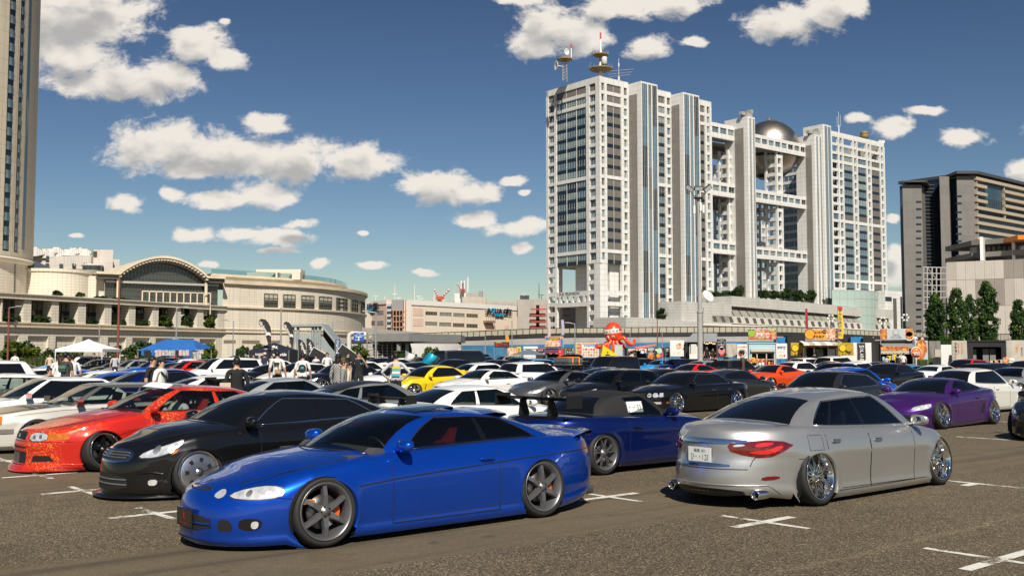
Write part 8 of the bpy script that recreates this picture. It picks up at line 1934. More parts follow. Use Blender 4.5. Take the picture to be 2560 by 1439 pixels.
def vflag(label,x0,x1,y0,y1,mat,cat='banner flag',txt=None,tcol=WT,Y=None,lean=0.,bend=.06,yb=905,group='upright banner flags'):
 s=Sheet('banner_flag',label,cat,x0,x1,y0,y1,mat,group,Y,0,.03,None,False,False,bend)
 mb=MB();h0=-s.o.location.z;mb.tube([(-s.w/2-.02,.02,h0),(-s.w/2-.02,.02,s.h+.05)],.022,6,0);mb.tube([(-s.w/2,.02,s.h+.03),(s.w/2,.02,s.h+.03)],.015,5,0);mb.obj('pole',POLE,s.o)
 if txt:s.v(txt,.5,.95,.06,.62,tcol)
 return s
G_='food stall banners'
s=Sheet('sign_board','black sign board with red lettering at the left end of the stalls','sign',1236,1273,854.5,868,BK,G_,dy=-.5,posts=True);s.t('BロでナL',.5,.52,.84,.6,RDc,bold=.03);s.rect(.1,.5,.86,.96,YLc)
vflag('orange flag leaning over the black sign board',1264,1271.5,838.5,870,ORc,bend=.5)
s=Sheet('food_banner','pink meat picture banner right of the black sign board','banner',1269,1291,869,889.5,FOOD2,G_,dy=-1.5,wave=.04,posts=True);s.t('BEST',.5,.3,.6,.2,WT)
s=Sheet('food_banner','yellow banner with upright lettering beside the pink meat banner','banner',1291.5,1302,866.5,890,YLc,G_,dy=-1.4,wave=.03,posts=True);s.v('もちもち',.5,.92,.3,.55,BK);s.rect(.05,.95,.04,.25,ORc)
def truck(label,x0,x1,y0,col,hatch=(.1,.9,.35,.75),cat='food truck',Y=None,dep=2.,roofcol=None,rounded=False):
 Y=SYs((x0+x1)/2)if Y is None else Y;a,b=at(x0,y0,Y),at(x1,y0,Y);w,h=b.x-a.x,a.z;t=thing('food_truck',label,cat,((a.x+b.x)/2,Y,0),0,'food trucks in the stall row')
 hx0,hx1,hz0,hz1=(hatch[0]-.5)*w,(hatch[1]-.5)*w,hatch[2]*h,hatch[3]*h;mb=MB();z0=.35
 mb.box(-w/2,w/2,0,.06,z0,hz0);mb.box(-w/2,w/2,0,.06,hz1,h-.1);mb.box(-w/2,hx0,0,.06,hz0,hz1);mb.box(hx1,w/2,0,.06,hz0,hz1)
 mb.box(-w/2,-w/2+.06,.06,dep,z0,h-.1);mb.box(w/2-.06,w/2,.06,dep,z0,h-.1);mb.box(-w/2,w/2,dep,dep+.06,z0,h-.1);mb.box(-w/2+.06,w/2-.06,.06,dep,z0,z0+.08);mb.obj('body',col,t)
 mb=MB();
 if rounded:mb.lathe([(dep/2+.1,-w/2),(dep/2+.1,w/2)],14,0,'x',(0,dep/2,h-.9),True,0,2*math.pi)
 mb.box(-w/2-.05,w/2+.05,-.08,dep+.1,h-.1,h);mb.obj('roof',roofcol or col,t)
 qb(('counter',POLE,t),hx0-.1,hx1+.1,-.45,.06,hz0-.06,hz0)
 qb(('kitchen_back',pmat('kitchen_dark',(.05,.045,.04),.7,var=.6,vscale=3),t),hx0,hx1,dep-.3,dep-.25,hz0,hz1)
 for x in(-w*.32,w*.32):
  ql(('wheel',CM['tyre'],t),[(.14,-.08),(.3,-.09),(.31,.08),(.14,.08)],16,0,'y',(x,.12,.31))
 return t,w,h
def awning(t,x0,x1,z,dep,drop,mat,stripe=None):
 mb=MB();n=7
 for i in range(n):
  a,b=x0+(x1-x0)*i/n,x0+(x1-x0)*(i+1)/n;mb.add([(a,0,z),(b,0,z),(b,-dep,z-drop),(a,-dep,z-drop),(a,-dep,z-drop-.16),(b,-dep,z-drop-.16),(a,.03,z-.04),(b,.03,z-.04),(b,-dep+.03,z-drop-.05),(a,-dep+.03,z-drop-.05)],[(3,2,1,0),(3,4,5,2),(6,7,8,9)],(i%2)if stripe else 0)
 return mb.obj('awning',[mat,stripe or mat],t)
def goods(t,x0,x1,y,z,n,seed,mats,size=.16):
 r=random.Random(seed);x=x0
 for i in range(n):
  w=size*r.uniform(.6,1.3);x=x0+(x1-x0)*(i+.5)/n;qb(('menu_card',r.choice(mats),t),x-w/2,x+w/2,y-.05,y+.05,z,z+size*r.uniform(.7,1.6))
def bulbs(t,x0,x1,y,z,n):
 mb=MB();m=pmat('bulb_glow',(.8,.6,.25),.4)
 if 'emit' not in m:
  b=m.node_tree.nodes['Principled BSDF'];iv(b,'Emission Color',(1,.72,.3,1));iv(b,'Emission Strength',1.6);m['emit']=1
 for i in range(n):x=x0+(x1-x0)*(i+.5)/n;mb.ball((x,y,z-.1*math.sin(math.pi*(i%4)/3)),.07,0,6,4)
 mb.tube([(x0,y,z+.1),(x1,y,z+.1)],.01,4,0);stuff(mb.obj('string_bulbs',m,t))
t,w,h=truck('white kitchen truck with rounded roof left of the kebab stall',1309,1344,869,WALLW,(.15,.85,.35,.72),rounded=True)
mb=MB();p=at(1322,890,117);o=thing('canopy','slate grey canopy top in front of the white kitchen truck','tent',(p.x,117,0))
mb.add([(-2,-1.2,1.45),(2,-1.2,1.45),(2,1.2,1.45),(-2,1.2,1.45),(0,0,2.15)],[(0,1,4),(1,2,4),(2,3,4),(3,0,4)],0)
for q in((-2,-1.2),(2,-1.2),(2,1.2),(-2,1.2)):mb.tube([(q[0],q[1],0),(q[0],q[1],1.45)],.03,5,1)
mb.obj('roof',[pmat('canvas_slate',(.1,.13,.16),.7),POLE],o)
t,w,h=truck('dark kebab truck with maroon awning',1342,1410,871,pmat('truck_maroon',(.06,.015,.015),.5),(.28,.94,.3,.92))
awning(t,-w*.22,w*.48,h-.05,1.3,.35,pmat('awning_maroon',(.12,.03,.06),.7));bulbs(t,-w*.1,w*.45,-.3,h-.45,10);goods(t,-w*.15,w*.4,-.3,h*.3,6,1,[RDc,YLc,WT])
s=Sheet('food_banner','dark banner reading kebab sandwich left of the maroon awning','banner',1341.5,1362,870.5,888,BK,G_,dy=-2.2,posts=True);s.t('ケバブ',.45,.75,.7,.28,WT,bold=.03);s.t('サンド',.6,.25,.75,.3,WT,bold=.03);s.rect(0.,1,.92,1,RDc)
s=Sheet('sign_board','tall picture sign with yellow lettering above the kebab truck','sign',1362.5,1408,841,867.5,FOOD2,G_,dy=-.3,frame_=True,posts=True);s.rect(.22,.84,.7,.98,BK);s.t('GIGANT',.53,.84,.58,.22,YLc,bold=.03);s.rect(.02,.2,.72,.95,BLc);s.rect(.86,.98,.1,.8,BLc);s.rect(.2,.55,.02,.12,YLc);s.rect(.02,.98,0.,.05,BK)
s=Sheet('flag','red flag with white crescent hanging at the kebab truck','flag',1395,1407,872,892,RDc,None,dy=-3,wave=.08,bend=.15);s.disc(.5,.5,.2,WT);s.disc(.58,.5,.16,RDc,lift=.02)
s=Sheet('food_banner','black banner reading cheese grilled kebab right of the kebab truck','banner',1411,1437,869,893,BK,G_,dy=-2,posts=True);s.t('チーズ',.35,.84,.6,.22,YLc,bold=.03);s.t('炙りケバブ',.5,.55,.95,.24,WT,bold=.025);s.rect(0,1,0.,.36,LINEN);s.disc(.6,.18,.25,FOOD2);s.t('超',.85,.84,.2,.25,WT)
s=Sheet('menu_wall','large white menu wall covered with dish photos left of the octopus','menu board',1439.5,1497,857,892,WT,G_,dy=-1.5,posts=True)
s.rect(.02,.26,.22,.96,FOOD3);s.t('からあげ工場',.62,.82,.55,.17,BLc,bold=.03);s.rect(.28,.84,.9,.98,ORc);s.disc(.92,.78,.3,RDc)
for j in range(3):
 for i in range(6):s.rect(.29+i*.115,.38+i*.115,.08+j*.2,.22+j*.2,[FOOD,FOOD2,FOOD3][(i+j)%3])
s.rect(.02,.26,.03,.16,RDc)
OC=pmat('inflatable_orange',(.72,.06,.015),.35,coat=.3);Yo=116;c=at(1533,840,Yo);S_=Yo/FPX
oc=thing('inflatable_octopus','giant orange red inflatable octopus with white headband above the stalls','inflatable',(c.x,Yo,0));hz=c.z
hd=ql(('head',OC,oc),[(0,-22),(10,-20.5),(17.5,-14),(21.5,-5),(22.5,4),(21,13),(17,21.5),(10,28),(0,31)],28,0);hd.scale=(S_,S_,S_);hd.location=(0,0,hz+5*S_)
bd=ql(('headband',WT,oc),[(22.6,3),(23,4),(21.8,13),(21.2,14),(20.8,13)],28,0);bd.scale=(S_,S_,S_);bd.location=(0,0,hz+4*S_);bd.rotation_euler=(0,R_(-7),0)
for i,ch in enumerate('たこ焼はち'):
 a=R_(-90-44+22*i);text(ch,1,BK,bd,frame((23.1*math.cos(a),23.1*math.sin(a),8.3),(-math.sin(a),math.cos(a),0),(0,0,1)),'lettering',fit=(6,6),bold=.02)
sn=ql(('snout',OC,oc),[(0,7),(2.2,6.5),(3.4,3),(3.2,0),(2.5,-1)],14,0,'y');sn.scale=(S_,-S_,S_);sn.location=(-10*S_,-18.5*S_,hz-8*S_);sn.rotation_euler=(0,0,R_(-28))
for x,z in((-15,-3),(-2,-1.5)):
 e=MB();e.lathe([(0,1.2),(2.,1.),(3.2,0),(3.2,-1)],14,0,'y');e.lathe([(0,1.6),(1.5,1.4),(2.,.9)],12,1,'y');eo=e.obj('eye',[WT,BK],oc);eo.scale=(S_,-S_,S_);r_=math.atan2(x,17);eo.location=(x*S_,-math.sqrt(22**2-x*x)*S_*.98,hz+(z)*S_);eo.rotation_euler=(0,0,r_)
for pts in(((-8,-12,-12),(-18,-16,-20),(-28,-18,-25),(-38,-16,-27)),((-7,-16,-12),(-15,-22,-24),(-20,-24,-42)),((-1,-18,-13),(-3,-24,-28),(-6,-25,-44)),((6,-16,-13),(11,-22,-28),(10,-22,-44)),((12,-10,-8),(24,-16,-4),(33,-18,-15),(41,-16,-21),(49,-14,-18),(52,-14,-9)),((9,4,-13),(22,6,-18),(30,6,-30)),((-8,4,-13),(-20,6,-20),(-30,6,-34)),((0,10,-14),(2,16,-26),(2,16,-42))):
 P0=[Vector(p)for p in pts];dn=[]
 for i in range(len(P0)-1):
  a,b,c_,d=P0[max(i-1,0)],P0[i],P0[i+1],P0[min(i+2,len(P0)-1)]
  for k in range(5):f=k/5;dn.append(.5*((2*b)+(c_-a)*f+(2*a-5*b+4*c_-d)*f*f+(3*b-a-3*c_+d)*f**3))
 dn.append(P0[-1]);n=len(dn);mb=MB();mb.tube(dn,[5.2-2.2*i/n for i in range(n)],12,0);mb.ball(dn[-1],3.,0,10,6);a=mb.obj('arm',OC,oc);a.scale=(S_,S_,S_);a.location=(0,0,hz)
mb=MB();mb.ball((-37,-14,-26),(5,5,6),0,10,7);mb.ball((20,-14,-33),(5,4,5),0,10,7);k=mb.obj('arm',OC,oc);k.scale=(S_,S_,S_);k.location=(0,0,hz)
bs_=thing('inflatable_wedge','yellow wedge shaped inflatable base under the octopus','inflatable',(at(1520,880,Yo-2).x,Yo-2.5,0));a,b=at(1497.5,862,Yo-2.5),at(1541,886,Yo-2.5);x0,x1=a.x-bs_.location.x,b.x-bs_.location.x;mb=MB()
mb.add([(x0,-.6,.3),(x1,-.6,.3),(x1,-.6,b.z),(x0+.4,-.6,a.z),(x0,2,.3),(x1,2,.3),(x1,2,b.z),(x0+.4,2,a.z)],[(0,1,2,3),(7,6,5,4),(0,3,7,4),(1,5,6,2),(3,2,6,7),(0,4,5,1)],0);mb.obj('bag',pmat('inflatable_yellow',(.8,.55,.01),.4),bs_)
mb=MB();a,b=at(1536,862,115),at(1555.5,892,115);mb.box(-.45,.45,-.3,.4,0,a.z);mb.box(-.47,.47,-.32,.42,a.z,a.z+.05);o=mb.obj('equipment_box',pmat('box_mint',(.42,.48,.46),.5));o.location=((a.x+b.x)/2,115,0);tag(o,'pale grey box right of the yellow inflatable base','box')
t,w,h=truck('dark beef stall with pink red slanted awning',1566,1646,869,BK,(.18,.84,.25,.85))
mb=MB();mb.add([(-w*.45,-1.6,h-.35),(w*.42,-.4,h+.35),(w*.46,.6,h+.45),(-w*.2,1.2,h+.1),(-w*.45,-1.6,h-.42),(w*.42,-.4,h+.28)],[(0,1,2,3),(4,5,1,0)],0);mb.obj('awning',pmat('awning_red',(.62,.2,.15),.7),t);bulbs(t,-w*.45,w*.45,-.5,h-.25,12)
s=Sheet('food_banner','left black BEEF banner of the beef stall','banner',1569,1590,869,895,BK,G_,dy=-2,posts=True);s.t('BEEF',.5,.8,.82,.25,WT,bold=.03);s.t('HOT SAND',.5,.56,.72,.14,WT);s.disc(.45,.2,.32,FOOD2)
s=Sheet('food_banner','right black BEEF banner of the beef stall with burger picture','banner',1618,1637,869,895,BK,G_,dy=-2.2,posts=True);s.t('BEEF',.5,.86,.8,.22,WT,bold=.03);s.t('HOT',.5,.64,.5,.14,WT);s.t('SAND',.5,.48,.8,.14,WT);s.disc(.5,.18,.34,FOOD)
s=Sheet('flag','white blue flag with red bear shape between the BEEF banners','flag',1600,1617,871,883,WT,None,dy=-2.6,wave=.06,bend=.2);s.rect(.2,.75,.35,.85,RDc);s.rect(0,1,0,.22,BLc)
s=Sheet('food_banner','black banner with pale round emblem and pink strip right of the beef stall','banner',1643,1662,869,893,BK,G_,dy=-1.8,posts=True);s.disc(.3,.7,.3,pmat('print_mint',(.45,.6,.45),.6));s.rect(.45,.8,.05,.62,PKc);s.disc(.15,.2,.22,ORc)
s=Sheet('food_banner','narrow black banner with white upright lettering near the white burger curtain','banner',1663,1674,867,893,BK,G_,dy=-1.6,posts=True);s.v('肉巻き',.45,.9,.2,.5,WT)
s=Sheet('stall_curtain','white curtain with a burger picture left of the grey gabled booth','curtain',1675,1711,851,890,WT,G_,dy=-2,wave=.03,frame_=True,posts=True);s.disc(.62,.66,.3,FOOD2);s.rect(.45,.75,.48,.56,YLc);s.t('バーガー',.5,.14,.55,.06,GREYT);s.t('ほくほく',.5,.26,.5,.05,GREYT)
Yb=SYs(1750)+.5;a,b=at(1709,858,Yb),at(1795,858,Yb);w=b.x-a.x;zr=at(1780,832,Yb).z;ze=at(1715,853,Yb-1.2).z
BO=thing('gabled_booth','grey gabled booth with vendors inside its dark open front','stall',((a.x+b.x)/2,Yb,0));RG=pmat('booth_roof_grey',(.24,.25,.255),.5);mb=MB()
mb.add([(-w*.52,-1.4,ze),(w*.4,-1.4,ze),(w*.5,.4,zr),(-w*.2,.4,zr),(-w*.52,-1.4,ze-.08),(w*.4,-1.4,ze-.08),(w*.5,.4,zr-.08),(-w*.2,.4,zr-.08)],[(0,1,2,3),(7,6,5,4),(0,4,5,1)],0)
mb.add([(w*.4,-1.4,ze),(w*.6,2.2,ze),(w*.5,.4,zr)],[(0,1,2)],1);mb.add([(-w*.2,.4,zr),(w*.5,.4,zr),(w*.6,2.2,ze),(-w*.3,2.2,ze)],[(0,1,2,3)],0);mb.obj('roof',[RG,WALLW],BO)
mb=MB()
for x in(-w*.5,-w*.42,w*.08,w*.4):mb.tube([(x,-.9,0),(x,-.9,ze)],.05,6,0)
mb.box(-w*.5,w*.42,2.1,2.16,0,ze);mb.box(-w*.5,-w*.48,-.9,2.1,0,ze);mb.box(w*.42,w*.44,-.9,2.1,0,ze);mb.box(-w*.5,w*.42,-.9,-.84,0,1.05);mb.obj('walls',BK,BO)
qb(('white_flap',WALLW,BO),-w*.38,-w*.06,-1.,-.92,1.05,ze-.3);qb(('counter',POLE,BO),w*.02,w*.42,-1.25,-.7,1.02,1.1);bulbs(BO,w*.05,w*.4,-.6,ze-.15,7);goods(BO,w*.05,w*.4,-1.1,1.1,5,3,[WT,RDc,WT],.14)
s=Sheet('food_banner','black banner with strawberry shaved ice picture right of the gabled booth','banner',1793,1815,847,893,BK,G_,dy=-2.2,posts=True);s.t('〜北海道〜',.5,.93,.7,.05,WT);s.t('あじけずり',.5,.84,.8,.07,WT,bold=.02);s.t('いちご',.5,.7,.78,.13,WT,bold=.02);s.disc(.5,.36,.36,pmat('print_ice',(.62,.2,.2),.6));s.rect(.3,.7,.08,.22,RDc);s.disc(.5,.5,.2,WT)
s=Sheet('stall_curtain','plain beige curtain right of the strawberry banner','curtain',1815,1842,858,892,LINEN,G_,dy=-1,wave=.1)
s=Sheet('food_banner','white banner with red lettering left of the pale blue hut','banner',1843,1869,859.5,895,WT,G_,dy=-1.5,posts=True);s.t('さくらの海鮮丼',.5,.8,.9,.11,RDc,bold=.03);s.disc(.5,.36,.42,BK);s.disc(.5,.36,.37,WT,lift=.02);s.rect(.1,.45,.2,.45,RDc,lift=.026)
PB_=pmat('hut_pale_blue',(.38,.56,.62),.5);t,w,h=truck('pale blue seafood hut with window front',1868,1942,856,PB_,(.13,.92,.1,.62),cat='stall')
qb(('shutter_box',pmat('shutter_cream',(.55,.48,.36),.5),t),-w*.4,w*.42,-.28,-.02,h*.66,h*.76);mb=MB()
for x in(-w*.37,-w*.18,w*.14,w*.41):mb.box(x-.05,x+.05,-.06,.02,h*.1,h*.62)
mb.box(-w*.37,w*.41,-.06,.02,h*.6,h*.64);mb.box(-w*.18,w*.41,-.06,.02,h*.36,h*.385);mb.obj('window_frame',pmat('hut_frame',(.55,.53,.46),.5),t)
goods(t,-w*.35,-w*.2,-.1,h*.25,2,4,[YLc,ORc,WT],.4);goods(t,-w*.15,w*.38,-.12,h*.16,5,5,[ORc,RDc,WT],.25)
s=Sheet('sign_board','red picture sign reading seafood bowl above the pale blue hut','sign',1871.5,1941,823,847.5,FOOD3,G_,dy=-.2,frame_=True,posts=True);s.t('海鮮丼',.5,.42,.52,.52,WT,bold=.035);s.t('さくらの',.42,.82,.2,.14,WT);s.disc(.1,.6,.35,pmat('print_green',(.25,.45,.03),.6));s.rect(0,.2,.85,1,BK)
s=Sheet('food_banner','red strip of dish photos standing before the pale blue hut','banner',1868,1916,896,905,FOOD3,G_,dy=-3,posts=True)
for i in range(5):s.disc(.1+.2*i,.45,.14,FOOD)
s=Sheet('food_banner','white banner with blue lettering and a drawn dog right of the pale blue hut','banner',1940,1968,858,896,WT,G_,dy=-2,wave=.02,posts=True);s.t('海鮮丼',.5,.72,.8,.2,NVc,bold=.035);s.t('ご自由にどうぞ',.5,.47,.55,.05,GREYT);s.disc(.42,.15,.18,ORc);s.disc(.42,.13,.12,WT,lift=.02);s.disc(.75,.2,.1,PKc)
t,w,h=truck('orange and white chicken stall with white awning',2003,2096,853,pmat('truck_rust',(.36,.12,.03),.5),(.06,.94,.28,.78));awning(t,-w*.55,w*.52,h+.05,1.5,.3,WALLW,LINEN)
mb=MB()
for x in(-w*.44,-w*.16,w*.22,w*.44):mb.box(x-.06,x+.06,-.05,.02,h*.28,h*.78)
mb.box(w*.22,w*.4,-.04,0.,h*.42,h*.74);mb.obj('window_frame',WALLW,t);goods(t,-w*.45,w*.2,-.2,h*.8,5,6,[FOOD,FOOD2,FOOD3],.42);qb(('painted_board',pmat('board_ink',(.35,.35,.33),.6,var=.9,vscale=2.5),t),-w*.1,w*.12,.4,.45,h*.45,h*.74)
s=Sheet('sign_board','orange sign with peanut drawing and fried chicken photo','sign',2014,2093,823,847,ORc,G_,dy=-.5,frame_=True,posts=True);s.t('ふじせの',.4,.7,.25,.25,BK,bold=.03);s.t('からあげ',.41,.25,.36,.3,BK,bold=.035);s.disc(.13,.5,.55,BK);s.disc(.13,.5,.48,ORc,lift=.02);s.disc(.6,.76,.22,BK);s.t('国産',.6,.76,.08,.2,ORc,lift=.02);s.disc(.84,.5,.62,FOOD2,lift=.018)
for x0,x1,l in((1977,2013,'left gold curtain with peanut drawing of the chicken stall'),(2095,2134,'right gold curtain with peanut drawing of the chicken stall')):
 s=Sheet('stall_curtain',l,'curtain',x0,x1,856,888,GOLD,G_,dy=-1.2,wave=.07);s.disc(.28,.58,.36,pmat('print_gold_dark',(.3,.18,.02),.6),lift=.1);s.disc(.28,.58,.3,YLc,lift=.11);s.disc(.72,.6,.4,MATS['print_gold_dark'],lift=.1);s.disc(.72,.6,.34,GOLD,lift=.11);s.t('ふじせ',.48,.1,.62,.2,BK,bold=.03,lift=.1)
vflag('tall dark red banner flag above the orange sign',2013.5,2020,771,846,pmat('flag_darkred',(.3,.02,.02),.6),bend=.25,group='tall flags over the chicken stall')
s=vflag('tall yellow banner flag with dark upright lettering above the chicken stall',2094,2107,766,846,YLc,txt='鳥からあげ亭れ',tcol=NVc,bend=.35,group='tall flags over the chicken stall');s.rect(-.02,1.02,.89,1.,RDc);
s=vflag('dark grey vertical flag with pale lettering before the white wall',2143,2164,857,900,pmat('flag_graphite',(.035,.033,.035),.6),bend=.05);
for i,ch in enumerate('SOLARE'):text(ch,1,WT,s.o,frame((0,-.1,s.h*(.92-.155*i)-.2),(0,0,-1),(1,0,0)),'lettering',fit=(s.h*.13,s.w*(.6 if i==0 else.42)),bold=.02)
mb=MB();a,b=at(2106,856,102),at(2200,856,102);mb.box(-(b.x-a.x)/2,(b.x-a.x)/2,0,.1,0,a.z);o=mb.obj('white_wall',WALLW);o.location=((a.x+b.x)/2,102.6,0);tag(o,'plain white wall panels between the gold curtain and the taco stall','wall')
for x0,x1,y0,y1,m_,l in((1943,1968,842.5,853,TURQ,'blue tarp bundle right of the red seafood sign'),(1950,2005,852,857,TURQ,'low blue tarp roof behind the dog banner'),(2127,2158,841,854,TURQ,'blue tarp box right of the yellow flag'),(1968,2013,838,850,BK,'black tarp heap between seafood and chicken signs'),(2098,2128,845,853,BK,'black tarp bundle beside the tall yellow flag'),(2158,2187,844,853,BK,'black tarp bundle right of the blue tarp box')):
 Y=SYs(x0)+4;a,b=at(x0,y0,Y),at(x1,y1,Y);mb=MB();w=(b.x-a.x)/2;n=8;vs=[]
 for i in range(n+1):
  f=i/n;z=a.z-(.12 if m_ is TURQ else.35*abs(f-.6)*2)*((i*7)%3)/2*.6;vs+=[(-w+2*w*f,0,0),(-w+2*w*f,0,z),(-w+2*w*f,1.5,z-.1),(-w+2*w*f,1.5,0)]
 mb.add(vs,[(i*4+k,(i+1)*4+k,(i+1)*4+k+1,i*4+k+1)for i in range(n)for k in range(3)]+[(0,1,2,3),(n*4,n*4+3,n*4+2,n*4+1)],0);o=mb.obj('tarp_bundle',m_);o.location=((a.x+b.x)/2,Y,0);tag(o,l,'tarp','tarps on the stall roofs')
t,w,h=truck('dark grey green taco stall with pale awning and photo menu',2197,2291,851,pmat('truck_slate',(.045,.05,.05),.5),(.05,.88,.22,.72));awning(t,-w*.5,w*.36,h-.25,1.4,.35,RG)
qb(('price_strip',LINEN,t),-w*.6,w*.14,-1.5,-1.45,h*.56,h*.66);qb(('photo_menu',FOOD,t),-w*.6,w*.14,-1.5,-1.45,h*.665,h*.8)
for i in range(8):ql(('price_dot',YLc,t),[(0,-.03),(.07,-.02),(.07,0)],10,0,'y',(-w*.56+i*w*.095,-1.5,h*.61))
goods(t,-w*.55,w*0.,-1.4,h*.36,8,8,[BLc,YLc,WT,PB_],.38)
s=Sheet('sign_board','silver sign reading TACOS with food photos at both ends','sign',2201,2283,822,848,pmat('sign_silver',(.46,.48,.49),.5),G_,dy=-.4,frame_=True,posts=True);s.rect(0,.2,0,1,FOOD);s.rect(.78,1,0,1,FOOD);s.t('TACOS',.47,.38,.26,.13,GREYT);s.t('GARLIC SHRIMP',.47,.2,.36,.11,GREYT,bold=.02);s.disc(.47,.72,.3,GREYT);s.disc(.47,.72,.26,MATS['sign_silver'],lift=.02)
for q in(.3,.6):s.disc(.88,q,.42,WT,lift=.02);s.disc(.88,q+.06,.38,FOOD,lift=.03)
s=Sheet('food_banner','large shrimp photo banner behind the round garlic sign','banner',2287,2320,851,898,pmat('print_paleblue',(.42,.5,.62),.6),G_,dy=-2,posts=True);s.disc(.42,.5,.62,FOOD);s.disc(.5,.75,.5,FOOD,lift=.016);s.disc(.4,.22,.42,FOOD,lift=.018)
p=at(2290.5,880,SYs(2290)-4);t=thing('round_sign','round orange red GARLIC Shrimp sign on a post','sign',(p.x,SYs(2290)-4,0));r=13*SYs(2290)/FPX
for rr,y,m_ in((r,0,WT),(r*.9,-.02,pmat('sign_orange_red',(.7,.12,.02),.45))):ql(('disc',m_,t),[(0,y-.02),(rr,y-.015),(rr,.04)],30,0,'y',(0,0,p.z))
text('GARLIC',1,WT,t,frame((0,-.06,p.z-.02),(1,0,0),(0,0,1)),'lettering',fit=(r*1.45,r*.36),bold=.04);text('Shrimp',1,WT,t,frame((.05,-.06,p.z-r*.42),(1,0,0),(0,0,1)),'lettering',fit=(r*1.1,r*.4),shear=.3,bold=.02);mb=MB();mb.ball((0,-.05,p.z+r*.45),(r*.3,.02,r*.2),0,10,6);mb.obj('emblem',YLc,t)
qt(('post',WT,t),[(0,.02,0),(0,.02,p.z-r)],.04,6,0)
s=Sheet('stall_curtain','sagging grey tarp right of the shrimp banner','curtain',2322,2352,852,894,GREYT,G_,dy=-.5,wave=.12);s.rect(.45,.95,.05,.5,LINEN,lift=.13)
mb=MB();a,b=at(2352,861,96),at(2381,861,96);mb.box(-(b.x-a.x)/2,(b.x-a.x)/2,0,2,0.,a.z);o=mb.obj('white_container',WALLW);o.location=((a.x+b.x)/2,96,0);tag(o,'bright white container between the grey tarp and the lettered curtain','container')
s=Sheet('stall_curtain','off white curtain with black upright lettering left of the black container','curtain',2380,2418,851,900,LINEN,G_,dy=-1.5,wave=.06,posts=True);s.v('うま塩から',.22,.92,.05,.2,BK);s.v('とり皮手羽先',.42,.88,.3,.1,RDc);s.v('名物からあげ',.68,.9,.35,.12,ORc)
t,w,h=truck('black container stall with wide serving window at the right',2418,2516,851,BK,(.14,.86,.14,.8),cat='stall');mb=MB()
for x in(-w*.34,-w*.02,w*.16):mb.box(x,x+w*.15,.7,.75,h*.3,h*.74)
mb.obj('grey_shutters',GREYT,t);goods(t,-w*.32,w*.32,-.5,h*.14,6,11,[FOOD2,YLc,WT,LINEN],.55);qb(('red_strip',RDc,t),-w*.42,w*.2,-1.6,-1.5,h*.02,h*.13)
s=Sheet('food_banner','low white picture board before the black container stall','banner',2508,2537,894,906,WT,G_,dy=-3,posts=True);s.disc(.25,.55,.3,FOOD3);s.t('からあげ',.68,.4,.5,.3,BK)
s=Sheet('stall_curtain','pale curtain with upright lettering at the far right','curtain',2516,2600,850,905,LINEN,G_,dy=-1.5,wave=.09,posts=True);s.v('あなたに',.46,.68,.28,.07,BK);s.v('う塩',.12,.72,.4,.07,RDc);s.v('名物',.3,.75,.42,.07,ORc)
# left side tents and flags
Y=74;c=at(221,878,Y);w=58*Y/FPX;CT_=thing('canopy_tent','white pop up canopy at the left','tent',(c.x,Y,0));zt,ze,zv=at(220,847,Y).z,at(220,872,Y).z,at(220,879,Y).z;mb=MB();k=6;vs=[]
cor=[(-w,-w),(w,-w),(w,w),(-w,w)]
for i in range(4):
 a,b=cor[i],cor[(i+1)%4]
 for j in range(k):
  f0,f1=j/k,(j+1)/k;z0,z1=zt-(zt-ze)*(f0**.8),zt-(zt-ze)*(f1**.8);q=[(a[0]*f0,a[1]*f0,z0),(b[0]*f0,b[1]*f0,z0),(b[0]*f1,b[1]*f1,z1),(a[0]*f1,a[1]*f1,z1)];mb.add(q,[(0,3,2,1)],0)
 mb.add([(a[0],a[1],zv),(b[0],b[1],zv),(b[0],b[1],ze),(a[0],a[1],ze)],[(0,1,2,3)],0)
mb.obj('roof',pmat('canvas_white',(.8,.8,.81),.7),CT_)
for a in cor:qt(('leg',WT,CT_),[(a[0]*.98,a[1]*.98,0),(a[0]*.98,a[1]*.98,ze)],.04,6,0)
Y=80;a,b=at(366,870,Y),at(512,870,Y);w=(b.x-a.x)/2;BT=thing('market_tent','long blue market tent hung with shirts and towels','tent',((a.x+b.x)/2,Y,0));zt,ze=at(440,847,Y).z,at(440,868,Y).z;BLT=pmat('canvas_blue',(.02,.13,.42),.65,var=.2,vscale=.8);mb=MB()
mb.add([(-w,-2,ze-.25),(w,-2,ze-.25),(w,2,ze),(-w,2,ze),(-w*.32,0,zt),(w*.6,0,zt-.05)],[(0,1,5,4),(1,2,5),(2,3,4,5),(3,0,4)],0);mb.obj('roof',BLT,BT)
for x in(-w,-w*.3,w*.35,w):
 for y in(-1.9,1.9):qt(('leg',POLE,BT),[(x*.98,y,0),(x*.98,y,ze-.1)],.035,6,0)
qb(('table',pmat('table_dark',(.05,.05,.055),.7),BT),-w*.96,w*.75,-1.2,-.6,0,.95)
PT_=pmat('towel_print',(.62,.61,.58),.8,var=.75,vscale=7)
rr=random.Random(5)
for i in range(15):x=-w*.85+i*w*.115;qb(('towel',[PT_,PT_,BK,pmat('towel_pink',(.62,.4,.38),.8),BLT][rr.randrange(5)],BT),x,x+w*.1,-2.06-.003*i,-2.03,ze-.62-.1*(i%3),ze-.22+.02*(i%2))
